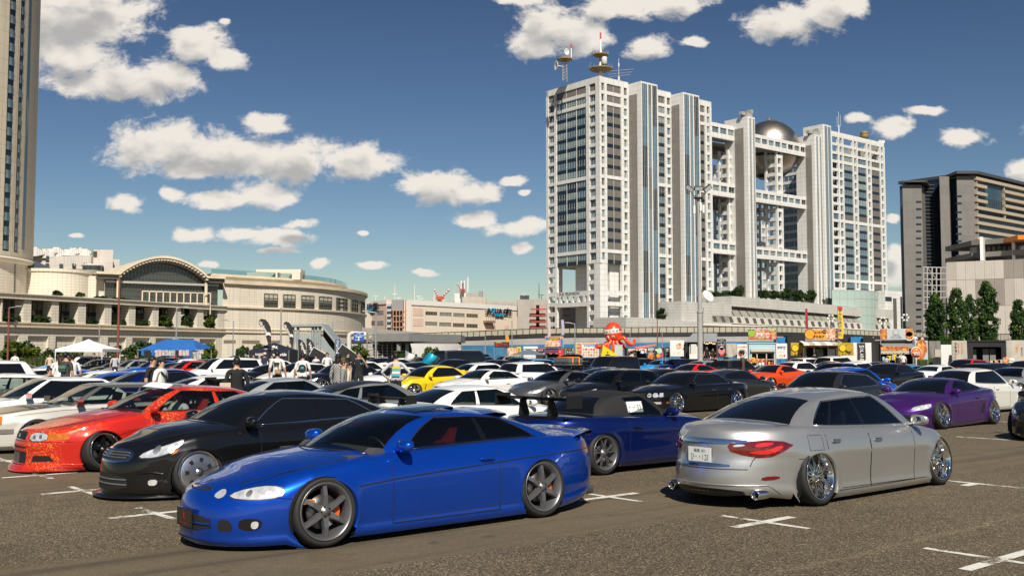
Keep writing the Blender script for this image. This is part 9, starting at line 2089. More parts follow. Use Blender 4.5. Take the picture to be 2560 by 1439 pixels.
def tee(parent,x,y,z,s,m_,mark=None):
 mb=MB();P_=[(-.26,-.36),(.26,-.36),(.24,.12),(.4,.02),(.46,.18),(.24,.36),(.1,.38),(0,.33),(-.1,.38),(-.24,.36),(-.46,.18),(-.4,.02),(-.24,.12)];n=len(P_);mb.add([(x+p[0]*s,y,z+p[1]*s)for p in P_]+[(x+p[0]*s,y+.05,z+p[1]*s)for p in P_],[tuple(range(n)),tuple(range(2*n-1,n-1,-1))]+[(i,n+i,n+(i+1)%n,(i+1)%n)for i in range(n)],0);o=mb.obj('hanging_shirt',m_,parent)
 if mark:m2=MB();m2.tube([(x-.1*s,y-.01,z+.14*s),(x-.02*s,y-.01,z-.12*s),(x+.1*s,y-.01,z+.02*s),(x+.12*s,y-.01,z+.16*s)],.035*s,5,0);m2.tube([(x-.02*s,y-.01,z+.16*s),(x+.03*s,y-.01,z-.02*s)],.03*s,5,0);m2.obj('rabbit_print',WT,o)
for i,(px,m_,mk)in enumerate(((406,BK,1),(414,BK,1),(420,BK,1),(428,BK,1),(434,BLT,1),(441,RDc,1),(449,BK,1),(455,BK,0),(470,NVc,0))):tee(BT,at(px,880,Y-2.1).x-BT.location.x,-2.12-.03*i,ze-.85-(.25 if i==0 else 0),.62 if i else.8,m_,mk)
tee(BT,w*1.02,-1.9,ze-.55,1.,PT_,0)
qb(('print_sheet',PT_,BT),-w*.97,w*.55,-2.1,-2.06,.35,1.15);qb(('print_sheet',PT_,BT),-w*.02,w*.62,-2.18,-2.16,ze-1.25,ze-.8)
Y=70;a,b=at(638,875,Y),at(734,875,Y);w=(b.x-a.x)/2;DT_=thing('canopy_tent','dark navy canopy with white lettering and stripes in the middle left','tent',((a.x+b.x)/2,Y,0));zt,ze,zv=at(690,856,Y).z,at(690,875,Y).z,at(690,892,Y).z;NVT=pmat('canvas_navy',(.01,.012,.028),.7);mb=MB()
mb.add([(-w,-1.6,ze),(w,-1.6,ze),(w,1.6,ze),(-w,1.6,ze),(0,0,zt)],[(0,1,4),(1,2,4),(2,3,4),(3,0,4)],0);mb.add([(-w,-1.6,zv-.2),(w,-1.6,zv-.2),(w,-1.6,ze),(-w,-1.6,ze)],[(0,1,2,3)],0);mb.add([(w,-1.6,.4),(w,1.6,.4),(w,1.6,ze),(w,-1.6,ze)],[(0,1,2,3)],0);mb.obj('roof',NVT,DT_)
for x in(-w,w):
 for y in(-1.5,1.5):qt(('leg',POLE,DT_),[(x,y,0),(x,y,ze)],.035,6,0)
nrm=Vector((0,-(zt-ze),0));d_=Vector((0,1.6,zt-ze)).normalized()
for i in range(5):m2=MB();z=.12+.13*i;m2.add([tuple(Vector((-w*.14+(.03*i*w)-w*.16*(5-i)/5,-1.62,ze+.02))+d_*z),tuple(Vector((w*.22-.02*i*w,-1.62,ze+.02))+d_*z),tuple(Vector((w*.22-.02*i*w,-1.62,ze+.02))+d_*(z+.07)),tuple(Vector((-w*.14+.03*i*w-w*.12*(5-i)/5,-1.62,ze+.02))+d_*(z+.07))],[(0,1,2,3)],0);m2.obj('stripe',WT,DT_)
text('O&L',1,WT,DT_,frame((w*.12,-1.64+.62*.8,ze+.62*.82*(zt-ze)),(1,0,-.25),(0,1.6,zt-ze)),'lettering',fit=(w*.62,.45),bold=.04)
text('urbanride',1,WT,DT_,frame((w*.55,-1.66,ze-.28),(1,0,0),(0,0,1)),'lettering',fit=(w*.72,.22),bold=.04,shear=.25);text('ROADRIDER',1,WT,DT_,frame((-w*.42,-1.66,ze-.28),(1,0,0),(0,0,1)),'lettering',fit=(w*.5,.16),bold=.04)
GRA=pmat('flag_black',(.024,.022,.023),.65)
def tdrop(label,pts,Y,base,txt,big=True):
 P_=[at(x,y,Y)for x,y in pts];b0=at(base[0],base[1],Y);t=thing('feather_banner',label,'banner flag',(b0.x,Y,0),0,'tall black feather banners');mb=MB();n=len(P_);L_=[(p.x-b0.x,0,p.z)for p in P_]
 mb.add(L_+[(q[0],.03,q[2])for q in L_],[tuple(range(n)),tuple(range(2*n-1,n-1,-1))]+[(i,n+i,n+(i+1)%n,(i+1)%n)for i in range(n)],0);mb.obj('cloth',GRA,t)
 qt(('pole',BK,t),[(0,.05,0),L_[0]]+[L_[i]for i in range(1,n//2)],.03,5,0);return t,b0
D1=[(673,872),(676.5,850),(677,832),(675,817),(669.5,806),(662,798.5),(655,796),(649,798.5),(646.5,805),(649,812.5),(656,819),(662,832),(667.5,850)]
t,b0=tdrop('larger black tdrop banner left with white logo',D1,68,(673,900),'')
def stxt(t,b0,txt,p0,p1,Y,h):a,b=at(*p0,Y),at(*p1,Y);d=b-a;text(txt,1,WT,t,frame(((a.x+b.x)/2-b0.x,-.04,(a.z+b.z)/2),(d.x,0,d.z),(-d.z,0,d.x)),'lettering',fit=(d.length,h),bold=.03)
stxt(t,b0,'urban showroom',(651,803),(668,832),68,.22)
for i in range(3):m2=MB();p=at(671,834+i*2.4,68);m2.tube([(p.x-b0.x-.16,-.04,p.z),(p.x-b0.x+.05,-.04,p.z+.08),(p.x-b0.x+.16,-.04,p.z-.02)],.035,5,0);m2.obj('logo',WT,t)
D2=[(733-(677-x)*.8,803+(y-796)*.93)for x,y in D1]
t,b0=tdrop('smaller black tdrop banner right with white logo',D2,72,(730.5,900),'');stxt(t,b0,'urban showroom',(712.5,811),(726,837),72,.19)
for i in range(3):m2=MB();p=at(728.5,838+i*2.2,72);m2.tube([(p.x-b0.x-.13,-.04,p.z),(p.x-b0.x+.04,-.04,p.z+.07),(p.x-b0.x+.13,-.04,p.z-.02)],.03,5,0);m2.obj('logo',WT,t)
for dx,l in((0,'left of the two black pennants with white script before the stairway'),(21,'right of the two black pennants with white script before the stairway')):
 P_=[(748+dx,893),(747+dx,870),(746+dx,848),(751+dx,848.5),(757+dx,852),(763+dx,860),(766+dx,871),(766.5+dx,893)];t,b0=tdrop(l,[(x,y-(2 if dx else 0))for x,y in P_],62,(746.5+dx,905),'');stxt(t,b0,'Vayla',(751+dx,856),(764+dx,884),62,.22)
Y=98;SW=thing('stairway','covered grey steel footbridge stairway before the round wing','stairway',(at(790,880,Y).x,Y,0));ox=SW.location.x;SG=pmat('stair_grey',(.3,.335,.34),.5,var=.15,vscale=2)
def lp(x,y,dy=0):p=at(x,y,Y+dy);return(p.x-ox,dy,p.z)
for x,y0 in((733,814),(745,814),(782,813),(790,813),(800,815)):
 for dy in(0,3):qt(('post',SG,SW),[lp(x,y0,dy),(lp(x,y0,dy)[0],dy,0)],.13,8,0)
m2=MB();a,b,c_,d=lp(731,811),lp(806,809.5),lp(862,876),lp(806,816)
m2.add([(a[0],-.4,a[2]),(b[0],-.4,b[2]),(b[0],3.4,b[2]),(a[0],3.4,a[2]),(a[0],-.4,a[2]-.22),(b[0],-.4,b[2]-.22),(b[0],3.4,b[2]-.22),(a[0],3.4,a[2]-.22)],[(0,1,2,3),(7,6,5,4),(0,4,5,1)],0);m2.add([(b[0],-.4,b[2]),(c_[0],-.4,c_[2]),(c_[0],3.4,c_[2]),(b[0],3.4,b[2]),(b[0],-.4,b[2]-.3),(c_[0],-.4,c_[2]-.3),(c_[0],3.4,c_[2]-.3),(b[0],3.4,b[2]-.3)],[(0,1,2,3),(7,6,5,4),(0,4,5,1)],0);m2.obj('canopy',SG,SW)
m2=MB();a,b=lp(733,832),lp(800,832);z0=lp(733,851)[2];m2.box(a[0],b[0],0,.06,z0,a[2]);m2.box(a[0],b[0],0,3,z0-.25,z0);m2.obj('deck_wall',pmat('deck_panel',(.36,.375,.37),.5),SW)
for i in range(12):x=a[0]+(b[0]-a[0])*i/12;qb(('baluster',SG,SW),x,x+.05,-.04,0,z0,a[2])
m2=MB();p,q=lp(800,836),lp(848,892);m2.add([(p[0],0,p[2]),(q[0],0,q[2]),(q[0],0,q[2]-1.1),(p[0],0,p[2]-1.1),(p[0],.08,p[2]),(q[0],.08,q[2]),(q[0],.08,q[2]-1.1),(p[0],.08,p[2]-1.1)],[(3,2,1,0),(4,5,6,7),(0,1,5,4)],0);m2.obj('stringer',SG,SW)
for i in range(14):f=i/14;m2=MB();x,z=p[0]+(q[0]-p[0])*f,p[2]-1.+(q[2]-p[2])*f;m2.box(x,x+.3,.08,3,z-.06,z);m2.obj('step',SG,SW)
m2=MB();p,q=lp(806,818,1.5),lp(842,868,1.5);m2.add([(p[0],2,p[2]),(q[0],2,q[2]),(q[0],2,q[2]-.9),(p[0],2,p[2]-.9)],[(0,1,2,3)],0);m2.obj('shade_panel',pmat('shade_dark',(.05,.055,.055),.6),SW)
Y=92;t=thing('road_sign','blue direction road sign on a bent white pole','sign',(at(872,880,Y).x,Y,0));ox=t.location.x
m2=MB();p=[at(871,900,Y),at(871,842,Y),at(873,836,Y),at(880,833.5,Y),at(915,833.5,Y)];m2.tube([(0,.3,0)]+[(q.x-ox,.3,q.z)for q in p[1:]],.22,8,0);m2.obj('gantry',pmat('gantry_white',(.62,.6,.56),.5),t)
a,b=at(884.5,831,Y),at(910,852,Y);sg=qb(('plate',pmat('sign_blue',(.02,.1,.42),.4),t),a.x-ox,b.x-ox,-.05,0,b.z,a.z);cx2=(a.x+b.x)/2-ox;cz=(a.z+b.z)/2
m2=MB();m2.box(cx2-.05,cx2+.05,-.06,-.052,cz-.35,cz+.02);m2.box(cx2-.3,cx2+.3,-.062,-.054,cz-.03,cz+.04);m2.obj('arrow',WT,t)
for tx,x,z,w_ in(('台場',0,.29,.3),('有明',-.27,.13,.26),('豊洲 湾岸',.25,.13,.4),('ODAIBA',-.2,-.27,.3)):text(tx,1,WT,t,frame((cx2+x,-.06,cz+z),(1,0,0),(0,0,1)),'lettering',fit=(w_,.1),bold=.02)
s=vflag('blue and white upright flag beside the stairway',838.5,850,847,893,NVc,Y=66,bend=.15);s.v('GARAGE',.5,.95,.2,.6,WT)
for px,yt,yb,Y,r,arm,l,m_ in((299,690,905,88,.1,0,'tall slim red brown mast at the left','red'),(23,768,905,100,.09,2,'brown lamp post at the left edge','red'),(249,812,900,104,.07,0,'slim grey lamp post behind the white canopy','g'),(442,769,900,110,.08,1,'grey lamp post rising behind the blue tent','g'),(703,768,900,108,.09,0,'tall grey lamp post between the tdrop banners','g'),(584,802,895,112,.06,-1,'short grey lamp post left of the dark tent','g'),(832,803,880,112,.06,1,'grey lamp post above the steel stairway','g'),(940,780,905,98,.09,-1,'grey lamp post before the station','g'),(1280,801,868,140,.07,-1,'grey lamp post before the right end of the mall','g'),(1213,835,895,140,.06,-1,'slim lamp post before the blue fence','g'),(1437,808,868,135,.08,-1,'lamp post left of the octopus','g'),(1575,822,868,135,.05,-1,'thin lamp post right of the octopus','g'),(1655,828,868,135,.06,1,'thin lamp post above the beef stall','g'),(1643,797,866,128,.07,0,'thin red brown mast above the beef stall','red'),(267,860,895,96,.05,1,'low lamp with pale head right of the white canopy','g')):
 p=at(px,yt,Y);t=thing('lamp_post',l,'lamp post',(p.x,Y,0));qt(('mast',pmat('mast_redbrown',(.22,.07,.045),.5)if m_=='red' else POLE,t),[(0,0,0),(0,0,p.z)],[r*1.2,r*.8],7,0)
 if arm:m2=MB();s_=1 if arm>0 else-1;m2.tube([(0,0,p.z-.05),(s_*1.,0,p.z+.1)],r*.5,5,0);m2.box(min(s_*.7,s_*1.3),max(s_*.7,s_*1.3),-.12,.12,p.z+.05,p.z+.17);m2.obj('lamp_head',POLE,t)
Y=70;p=at(1746,486,Y);FM=thing('floodlight_mast','tall concrete floodlight mast standing among the parked cars','floodlight mast',(p.x,Y,0));CN=pmat('mast_concrete',(.42,.41,.39),.6,var=.25,vscale=1.2)
mb=MB();z5=at(1746,780,Y).z;mb.tube([(0,0,0),(0,0,z5)],[.19,.17],14,0);mb.tube([(0,0,z5),(0,0,p.z)],[.135,.1],12,0);mb.tube([(0,0,z5-.05),(0,0,z5+.06)],.2,14,0);mb.obj('shaft',CN,FM)
mb=MB();mb.lathe([(.28,p.z-.3),(.34,p.z-.25),(.34,p.z-.2),(.1,p.z-.18)],14,0)
for s_ in(-1,1):mb.tube([(0,0,p.z-.3),(s_*.42,-.05,p.z-.02),(s_*.55,-.05,p.z+.35)],.035,6,0)
mb.tube([(0,0,p.z-.3),(0,0,p.z+.3)],.05,6,0);mb.obj('bracket',pmat('bracket_dark',(.1,.09,.08),.5),FM)
for x,ry in((-.62,R_(38)),(0,0),(.62,R_(-38))):
 m2=MB();m2.M=MTR((x,-.1,p.z+.4))@MRO(ry,4,'Y')@MRO(R_(20),4,'X');m2.box(-.3,.3,-.1,.12,-.15,.15,0);m2.box(-.26,.26,-.115,-.1,-.12,.12,1);m2.M=None;m2.obj('floodlight',[pmat('flood_body',(.05,.05,.05),.5),CM['lamp']],FM)
for x,z in((-.32,-1.05),(.3,-1.),(.12,-.85)):qb(('control_box',WALLW,FM),x-.07,x+.07,-.22,-.1,p.z+z-.3,p.z+z+.25)
qt(('cable',BK,FM),[(.22,-.05,.4),(.24,-.05,2.2),(.2,-.03,z5-.4),(.24,-.05,z5+.3)],.018,5,0);q=at(1733,872,Y-.3);qb(('switch_cabinet',pmat('cabinet_cream',(.62,.59,.52),.5),FM),q.x-p.x-.2,q.x-p.x+.18,-.55,-.2,at(1733,884,Y).z,at(1733,860,Y).z)
v=fa(1768,742,16);w_=FO+FA*v.x+FN*16;t=thing('satellite_dish','large white satellite dish at the left end of the terrace','dish',(w_.x,w_.y,v.z));R0_=3.1;mb=MB();mb.M=MRO(R_(35),4,'Z')@MRO(R_(58),4,'X');mb.lathe([(0,0),(R0_*.4,.12),(R0_*.75,.45),(R0_,.95),(R0_,1.05),(R0_*.7,.55),(0,.12)],28,0);mb.tube([(0,0,.1),(0,0,1.7)],.12,6,0);mb.M=None;mb.obj('reflector',pmat('dish_white',(.7,.7,.68),.4),t);qt(('pedestal',POLE,t),[(0,0,-4.5),(0,0,0)],.35,8,0)
for px,yt,l in((2077,795,'solar lamp with two white heads above the orange sign'),(2207,801,'solar lamp with star shaped turbine above the taco sign'),(2263,793,'solar lamp with turbine right of the taco sign')):
 Y=128;p=at(px,yt,Y);t=thing('solar_lamp',l,'lamp post',(p.x,Y,0),0,'solar lamps on the promenade');qt(('mast',pmat('mast_black',(.03,.03,.03),.5),t),[(0,0,0),(0,0,p.z)],.07,6,0);mb=MB();mb.add([(-.2,-.7,p.z-1.2),(.9,-.7,p.z-1.7),(.9,.5,p.z-1.4),(-.2,.5,p.z-.9),(-.2,-.7,p.z-1.26),(.9,-.7,p.z-1.76)],[(0,1,2,3),(4,5,1,0)],0);mb.obj('solar_panel',pmat('solar_dark',(.02,.025,.03),.2),t);mb=MB()
 for k in range(6):a=math.pi*k/3;mb.cbox((.38*math.cos(a),-.05-.002*k,p.z+.38*math.sin(a)),(.22,.05,.22))
 mb.obj('turbine',WALLW,t)
for px,y0,y1,l,m1 in((1372,784,870,'narrow pink white flag left of the tall kebab sign',None),(1406,770,835,'pale violet flag above the tall kebab sign','v')):
 s=vflag(l,px-3,px+4,y0+14 if m1 is None else y0+30,y1-30 if m1 is None else y1+2,pmat('flag_pale',(.55,.42,.42),.6)if m1 is None else pmat('flag_violet',(.42,.38,.5),.6),bend=.3)
for(x0,y0),(x1,y1),wd,Y,m_,l,inner in(((1056,905),(1072,880),.55,49,'turq','turquoise car door swung up in front of the station',None),((1012,898),(1022,880),.5,60,'white','white and blue car door swung up left of the turquoise one','b'),((968,905),(976,884),.35,60,'black','black and red car door swung up behind the man in grey',None)):
 a,b=at(x0,y0,Y),at(x1,y1,Y);t=thing('raised_door',l,'car door',(a.x,Y,0),0);d=b-a;mb=MB();n=8;vs=[]
 for i in range(n+1):
  f=i/n;bu=.12*math.sin(math.pi*f);vs+=[(d.x*f-.05,-.1,a.z+d.z*f),(d.x*f+wd*.6+.15*bu,-.25-bu,a.z+d.z*f*.9-.1),(d.x*f+wd,.3-bu,a.z+d.z*f*.86-.2)]
 mb.add(vs,[(i*3+k,i*3+k+1,(i+1)*3+k+1,(i+1)*3+k)for i in range(n)for k in range(2)]+[((i+1)*3+2,(i)*3+2,(i)*3,(i+1)*3)for i in range(n)],0,True);mb.obj('door_skin',P[m_],t)
for x0,x1,y0,y1,ang,l in((788,809,872,905,-30,'tilted black and white board left behind the men talking'),(856,880,866,898,-35,'tilted black board with white edge near the road sign')):
 Y=60;c=at((x0+x1)/2,(y0+y1)/2,Y);t=thing('raised_hood',l,'board',(c.x,Y,0));mb=MB();mb.M=MTR((0,0,c.z))@MRO(R_(-ang),4,'Y');mb.box(-.55,.55,0,.05,-.25,.25,0);mb.box(-.56,.56,-.02,.06,.25,.28,1);mb.box(-.56,-.53,-.02,.06,-.25,.25,1);mb.M=None;mb.tube([(0,.1,0),(0,.1,c.z)],.03,5,0);mb.obj('board',[BK,WT],t)  # open car hood, built as a tilted panel on a post
 # PEOPLE
SKIN=pmat('skin',(.5,.3,.205),.55);HAIR=pmat('hair_black',(.012,.01,.009),.55);HAIRB=pmat('hair_brown',(.075,.035,.018),.55);DENIM=pmat('trousers_black',(.016,.016,.018),.8);SHOE=pmat('shoes',(.05,.05,.05),.6)
CL={k:pmat('cotton_'+k,c,.85,bump=.15,bscale=25)for k,c in dict(white=(.72,.71,.69),black=(.012,.012,.013),grey=(.2,.2,.2),charcoal=(.045,.045,.043),ash=(.46,.47,.48),brown=(.075,.048,.03),cream=(.6,.5,.36),green=(.03,.07,.05),navy=(.02,.03,.07)).items()}
def plaid():
 m,nt,b=mnew('plaid_shirt');tc=nd(nt,'ShaderNodeTexCoord');ck=nd(nt,'ShaderNodeTexChecker');iv(ck,'Scale',24);iv(ck,'Color1',(.55,.54,.52,1));iv(ck,'Color2',(.03,.03,.032,1));lk(nt,tc.outputs['Object'],ck.inputs['Vector']);lk(nt,ck.outputs['Color'],b.inputs['Base Color']);iv(b,'Roughness',.85);return m
CL['plaid']=plaid()
POSES={}
def pose_mesh(pose):
 """one continuous skinned body, nose towards -y; material slots: skin, top, trousers, shoes"""
 if pose in POSES:return POSES[pose]
 V_,E_,R__=[],[],[]
 def v(p,r,par=None):
  V_.append(p);R__.append(r);i=len(V_)-1
  if par is not None:E_.append((par,i))
  return i
 pel=v((0,0,.96),(.155,.115));wa=v((0,.01,1.1),(.14,.105),pel);ch=v((0,.005,1.3),(.168,.118),wa);sh=v((0,.01,1.42),(.11,.085),ch);nk=v((0,0.,1.5),(.055,.055),sh);hd=v((0,-.012,1.6),(.073,.085),nk);tp=v((0,-.008,1.69),(.066,.078),hd)
 for s in(-1,1):
  hip=v((s*.09,0,.9),(.095,.095),pel);kn=v((s*.11,-.01,.5),(.065,.065),hip);an=v((s*.12,.015,.1),(.045,.045),kn);he=v((s*.125,-.03,.045),(.042,.036),an);v((s*.135,-.17,.035),(.042,.03),he)
  so=v((s*.185,.01,1.4),(.068,.065),sh)
  if pose=='hips':el,wr,pm=(s*.42,.08,1.16),(s*.25,-.05,.98),(s*.2,-.08,.95)
  elif pose=='hand_face' and s>0:el,wr,pm=(.3,-.06,1.16),(.17,-.22,1.4),(.1,-.2,1.5)
  elif pose=='reach' and s>0:el,wr,pm=(.33,-.1,1.18),(.36,-.34,1.14),(.37,-.42,1.14)
  elif pose=='lean':el,wr,pm=(s*.26,-.12,1.14),(s*.16,-.34,1.1),(s*.12,-.42,1.1)
  else:el,wr,pm=(s*.26,.03,1.13),(s*.285,-.05,.89),(s*.285,-.08,.81)
  e=v(el,(.048,.046),so);w=v(wr,(.033,.03),e);p=v(pm,(.036,.022),w)
  D=(Vector(pm)-Vector(wr)).normalized();side=D.cross(Vector((1,0,0))if abs(D.x)<.8 else Vector((0,0,1))).normalized()
  for k,(o,L)in enumerate(((-.03,.075),(-.01,.088),(.01,.082),(.028,.062))):
   b=Vector(pm)+side*o+D*.03;f1=v(tuple(b+D*L*.45),(.0095,.0095),p);v(tuple(b+D*L*.9+Vector((-s*.014,-.006,0))),(.008,.008),f1)
  t1=v(tuple(Vector(pm)-side*.042-D*.005),(.0105,.0105),p);v(tuple(Vector(pm)-side*.05+D*.035),(.009,.009),t1)
 me=bpy.data.meshes.new('body');me.from_pydata(V_,E_,[]);o=bpy.data.objects.new('body',me);COL.objects.link(o)
 sk=o.modifiers.new('s','SKIN');sd=me.skin_vertices[0].data
 for i,r in enumerate(R__):sd[i].radius=r
 sd[pel].use_root=True;o.modifiers.new('d','SUBSURF').levels=2
 dg=bpy.context.evaluated_depsgraph_get();m2=bpy.data.meshes.new_from_object(o.evaluated_get(dg));bpy.data.objects.remove(o);bpy.data.meshes.remove(me);m2.name='body'
 for v_ in m2.vertices:
  c=v_.co
  if c.z>1.49 and abs(c.x)<.12:
   if c.y<-.05:c.y-=.022*math.exp(-((c.x/.016)**2+((c.z-1.605)/.022)**2))
   if c.y<-.03:c.y-=.012*math.exp(-((c.x/.05)**2+((c.z-1.53)/.02)**2));c.y+=.008*math.exp(-(((abs(c.x)-.032)/.016)**2+((c.z-1.63)/.012)**2))
 for n in(SKIN,CL['white'],DENIM,SHOE):m2.materials.append(n)
 sl=[]
 for p in m2.polygons:
  c=p.center;k=1
  if c.z>1.47:k=0
  elif c.z<.085:k=3
  elif c.z<.93 and abs(c.x)<.22:k=2
  el=(pose!='stand_long')
  arm=abs(c.x)>.215 or(pose in('hand_face','lean','reach')and c.y<-.13)
  if arm and c.z<1.47:
   low=c.z<(1.19 if pose not in('hips',)else 0);
   if pose=='hand_face' and c.x>0 and c.y<-.08:low=True
   if pose=='lean' and c.y<-.16:low=True
   if pose=='hips':low=abs(c.x)>.24 and c.z<1.03 and c.y<.03
   k=0 if low and el else 1
   if not el and c.z<.87:k=0
  sl.append(k)
 m2.polygons.foreach_set('material_index',sl);m2.polygons.foreach_set('use_smooth',[True]*len(sl));POSES[pose]=m2;return m2
def hair_mesh(long_=0.,n=900,seed=1):
 r=np.random.default_rng(seed);mb=MB();mb.ball((0,.014,1.655),(.088,.101,.094),0,14,9)
 for i in range(n//4):
  d=r.normal(size=3);d/=np.linalg.norm(d)
  if d[2]<-.25-long_ or(d[1]<-.35 and d[2]<.35):continue
  p=np.array([0,.014,1.655])+d*np.array([.088,.101,.094]);q=p+d*.022+r.normal(size=3)*.01-np.array([0,0,.02]);s=np.cross(d,[0,0,1]);s=s/max(np.linalg.norm(s),.01)*.014
  mb.add([tuple(p-s),tuple(p+s),tuple(q)],[(0,1,2)],0,True)
 if long_:mb.ball((0,.05,1.55),(.085,.06,.13),0,12,8)
 return mb.mesh('hair',HAIR)
HM,HML=hair_mesh(),hair_mesh(.3,900,2)
for m_ in(HM,HML):
 for v_ in m_.vertices:
  if v_.co.y<-.045 and v_.co.z<1.665:v_.co.y=-.045+(v_.co.y+.045)*.15
cap=MB();cap.lathe([(.096,1.645),(.099,1.68),(.09,1.72),(.06,1.752),(0,1.762)],18,0);cap.v=[(x,y*1.12+.004,z)for x,y,z in cap.v]
cap.add([(-.07,-.09,1.655),(.07,-.09,1.655),(.055,-.185,1.642),(0,-.2,1.645),(-.055,-.185,1.642),(-.07,-.09,1.645),(.07,-.09,1.645),(.055,-.185,1.634),(0,-.2,1.637),(-.055,-.185,1.634)],[(0,1,2,3,4),(9,8,7,6,5),(0,5,6,1),(1,6,7,2),(2,7,8,3),(3,8,9,4),(4,9,5,0)],0);CAPM=cap.mesh('cap',pmat('cap_black',(.018,.018,.019),.8))
face=MB()
for s in(-1,1):face.ball((s*.031,-.083,1.628),(.012,.006,.0055),0,8,5);face.tube([(s*.016,-.089,1.648),(s*.045,-.083,1.65)],.004,4,0)
face.tube([(-.022,-.09,1.56),(0,-.094,1.558),(.022,-.09,1.56)],.0045,4,1);FACEM=face.mesh('face',[pmat('eye_dark',(.02,.015,.012),.3),pmat('lips',(.36,.15,.12),.5)])
ear=MB();ear.ball((.078,.005,1.605),(.012,.022,.032),0,8,5);EARM=ear.mesh('ear',SKIN)
def person(px,ytop,Y,face_,top,label,pose='stand',hair='short',capc=None,hairmat=None,trousers=None,h=None,extra=None,group='visitors among the cars',zoff=0.):
 """head top at a pixel; face_: degrees, 0 = facing the camera, positive turns to the picture's right"""
 p=at(px,ytop,Y);H=max(1.3,min(1.86,p.z))if h is None else h
 t=thing('person',label,'person',(p.x,Y,(p.z-H)if h else 0),R_(face_),group);k=H/1.755;t.scale=(min(k,1.06)*1.,min(k,1.06)*1.,k)
 b=inst(pose_mesh(pose),'body',t)
 for i,m_ in((1,CL[top]),(2,trousers or DENIM)):b.material_slots[i].link='OBJECT';b.material_slots[i].material=m_
 inst(FACEM,'face',t);inst(EARM,'ear',t);inst(EARM,'ear',t,scale=(-1,1,1))
 if hair:inst(HML if hair=='long' else HM,'hair',t,(0,0,0),None,None,hairmat or HAIR)
 if capc:inst(CAPM,'cap',t,(0,0,.02),None,None,capc)
 return t
CAPG=pmat('cap_grey',(.09,.085,.075),.8)
def bprt(t,mats,size=(.24,.3),z=1.22,kind='block',y=.142):
 if kind=='ring':
  ql(('shirt_print',mats[0],t),[(.07,y),(.075,y+.006),(.125,y+.006),(.13,y)],22,0,'y',(0,0,z));ql(('shirt_print',mats[1],t),[(0,y+.007),(.06,y+.006),(.06,y)],16,0,'y',(0,0,z))
 else:
  n=len(mats)
  for i,m_ in enumerate(mats):qb(('shirt_print',m_,t),-size[0]/2,size[0]/2,y-.02,y+.004+.001*i,z-size[1]/2+size[1]*i/n,z-size[1]/2+size[1]*(i+.92)/n)
t=person(404,892,24,75,'white','man in black cap, white tee and black shoulder bag walking right','stand','short',MATS['cap_black'])
mb=MB();mb.tube([(-.16,-.1,1.4),(.02,-.145,1.25),(.2,-.1,1.)],.02,6,0);mb.tube([(-.16,.1,1.4),(.02,.15,1.25),(.2,.1,1.)],.02,6,0);mb.ball((.2,0.,1.),(.07,.13,.1),0,10,6);mb.obj('shoulder_bag',CL['black'],t)
person(382,889,25.5,80,'black','dark haired man walking just behind the man in the black cap','stand')
t=person(592,891,23,205,'black','man in long black sweatshirt with canvas tote seen from behind near the red car','stand_long');qb(('tote_bag',CL['cream'],t),.16,.4,.12,.18,.85,1.16)
t=person(166,878,31,160,'charcoal','man in charcoal tee with green back print pointing across the cars','reach');bprt(t,[CL['green'],pmat('print_mint2',(.1,.22,.16),.8)],(.22,.2),1.26)
person(147,884,34,180,'white','person in white tee at the left of the charcoal tee man');person(152,892,33,185,'white','woman with brown hair behind the charcoal tee man','stand','long',None,HAIRB);person(182,884,35,200,'white','person in white tee at the right of the charcoal tee man')
person(124,917,30,70,'black','dark haired person crouched between the white cars at the left',h=1.5)
t=person(694,876,37,178,'white','man in white tee with black back lettering and tan waist pouch');bprt(t,[INK for INK in(CL['black'],)]*1,(.2,.03),1.34);
for z in(1.3,1.25):bprt(t,[CL['black']],(.18,.022),z,'block',.145)
mb=MB();mb.box(-.16,.04,.13,.21,.98,1.12);mb.tube([(-.12,.15,1.1),(.1,.12,1.42)],.012,5,0);mb.obj('pouch',pmat('pouch_tan',(.34,.24,.12),.7),t)
t=person(757,881,36,185,'white','man in white tee with round blue green back print');bprt(t,[CL['black'],pmat('print_teal',(.04,.26,.3),.8)],kind='ring')
person(847,883,29,150,'plaid','man in black and white plaid shirt with back turned','stand_long','long');person(860,896,26.5,95,'grey','brown haired man in grey sweatshirt talking','stand_long','short',None,HAIRB,h=1.62);person(871,903,27.8,100,'cream','person with glasses half hidden beside the grey sweatshirt','stand','short',h=1.58)
t=person(897,876,37,12,'black','man in black tee facing the lot with hand at his cheek','hand_face','short');mb=MB();mb.ball((.07,-.135,1.3),(.03,.01,.035),0,8,5);mb.obj('shirt_print',MATS['print_teal'],t)
mb=MB();
for s in(-1,1):mb.tube([(s*.031+.018*math.cos(a),-.094,1.628+.014*math.sin(a))for a in LSP(0,6.28,11)],.0022,4,0)
mb.tube([(-.012,-.096,1.63),(.012,-.096,1.63)],.0022,4,0);mb.obj('glasses',CL['black'],t)
t=person(990,880,31,186,'ash','man in pale grey long tee seen from behind with hands on hips and camera','hips');bprt(t,[pmat('print_cyan',(.05,.4,.55),.8),CL['white'],pmat('print_green2',(.12,.4,.3),.8),YLc],(.22,.3),1.2)
mb=MB();mb.tube([(.09,.14,1.42),(.16,.13,1.1),(.24,.06,.92)],.016,5,1);mb.box(.2,.34,-.02,.1,.8,.9,0);mb.lathe([(.045,.08),(.045,.18)],10,0,'y',(.27,0,.85));mb.obj('camera',[CL['black'],pmat('strap_brown',(.15,.08,.04),.7)],t)
t=person(1855,876,45,100,'brown','man in brown sweatshirt and dark cap walking left before the stalls','stand_long','short',MATS['cap_black']);t.rotation_euler=(0,0,R_(-100))
rp=random.Random(8)
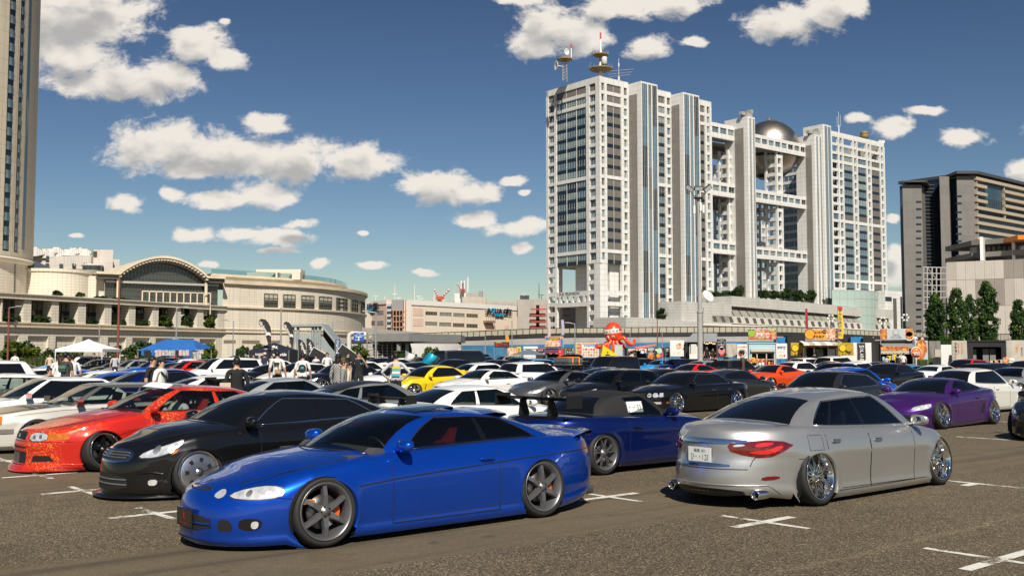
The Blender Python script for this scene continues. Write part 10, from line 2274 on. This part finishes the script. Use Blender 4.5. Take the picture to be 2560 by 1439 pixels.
for i,(px,y,Y,f,top,l,kw)in enumerate(((38,880,66,180,'white','person in white hooded top below the big round bush',{}),(125,883,68,10,'cream','person in cream tee with cross strap at the far left',{}),(288,883,62,200,'ash','woman in pale top with brown hair left of the red mast',dict(hair='long',hairmat=HAIRB)),(600,884,70,30,'green','person in dark green cap and top left of the dark tent',dict(capc=MATS['cap_black'])),(634,884,66,10,'black','person in black left of the tent front',{}),(649,885,58,-60,'ash','bald man in pale grey shirt before the dark tent',dict(hair=None)),(662,881,60,20,'navy','man in pale cap and navy shirt before the dark tent',dict(capc=CL['cream'])),(680,886,62,0,'cream','seated looking person in pale top under the dark tent',dict(h=1.5)),(790,886,60,-20,'white','person in white right of the pennants, partly hidden',{}),(818,880,56,15,'white','woman in white top left of the tilted black board',dict(hair='long',hairmat=HAIRB)),(870,880,58,60,'black','person in black leaning at the tilted board',{}),(851,884,55,0,'white','person behind the plaid shirt man',{}),(1040,884,66,170,'black','person in black between the raised turquoise and white doors',{}),(585,888,72,-20,'cream','small figure in pale top at the left of the dark green cap',{}),(340,884,70,0,'black','driver like figure in black beside the white van',{}),(235,881,72,0,'black','person in black under the white canopy',{}),(275,882,72,180,'black','person in black at the right leg of the white canopy',{}),(315,890,70,0,'navy','person in navy between canopy and blue tent',{}),(1752,872,107.6,0,'black','left vendor in black inside the gabled booth',dict(h=1.62)),(1767,865,107.6,0,'black','middle vendor in black inside the gabled booth',dict(h=1.75)),(1782,869,107.6,0,'black','right vendor in black inside the gabled booth',dict(h=1.68)),(1815,884,96,150,'black','dark haired customer before the strawberry banner',{}),(2036,880,94,180,'black','dark haired customer before the chicken stall',{}),(2216,888,86,160,'ash','customer in pale tee bending at the taco stall counter',dict(h=1.5)),(2245,886,88,170,'black','dark haired customer in black at the taco stall',{}),(2258,882,89,180,'white','customer in white tee at the taco stall',{}),(2456,868,95.8,0,'black','vendor in black inside the black container stall',dict(h=1.7)),(2288,836,128,0,'white','person in white on the promenade beside the taco sign',dict(h=1.7)),(2306,838,128,30,'cream','person in cream top on the promenade by the first poplar',dict(h=1.7)),(2441,838,128,180,'white','person in white sitting by the tallest poplar',dict(h=1.6)),(1519,878,112,0,'brown','person before the yellow inflatable base',{}),(1650,868,60.5,0,'black','',{}),(2183,838,128,10,'charcoal','person in dark clothes on the promenade left of the taco sign',dict(h=1.7)))):
 if l:person(px,y,Y,f,top,l,rp.choice(['stand','stand','lean']),**kw)
M4=car4.matrix_basis;loc=MTR(car4.location)@MRO(HO,4,'Z')@Vector((0.,.3,-.46));t=person(430,1000,15,0,'white','person with grey cap and face mask sitting in the red car','lean','short',CAPG,h=1.7,group=None);t.location=loc;t.rotation_euler=(0,0,R_(-20));mb=MB();mb.ball((0,-.055,1.565),(.055,.05,.05),0,12,8);mb.obj('face_mask',CL['charcoal'],t)
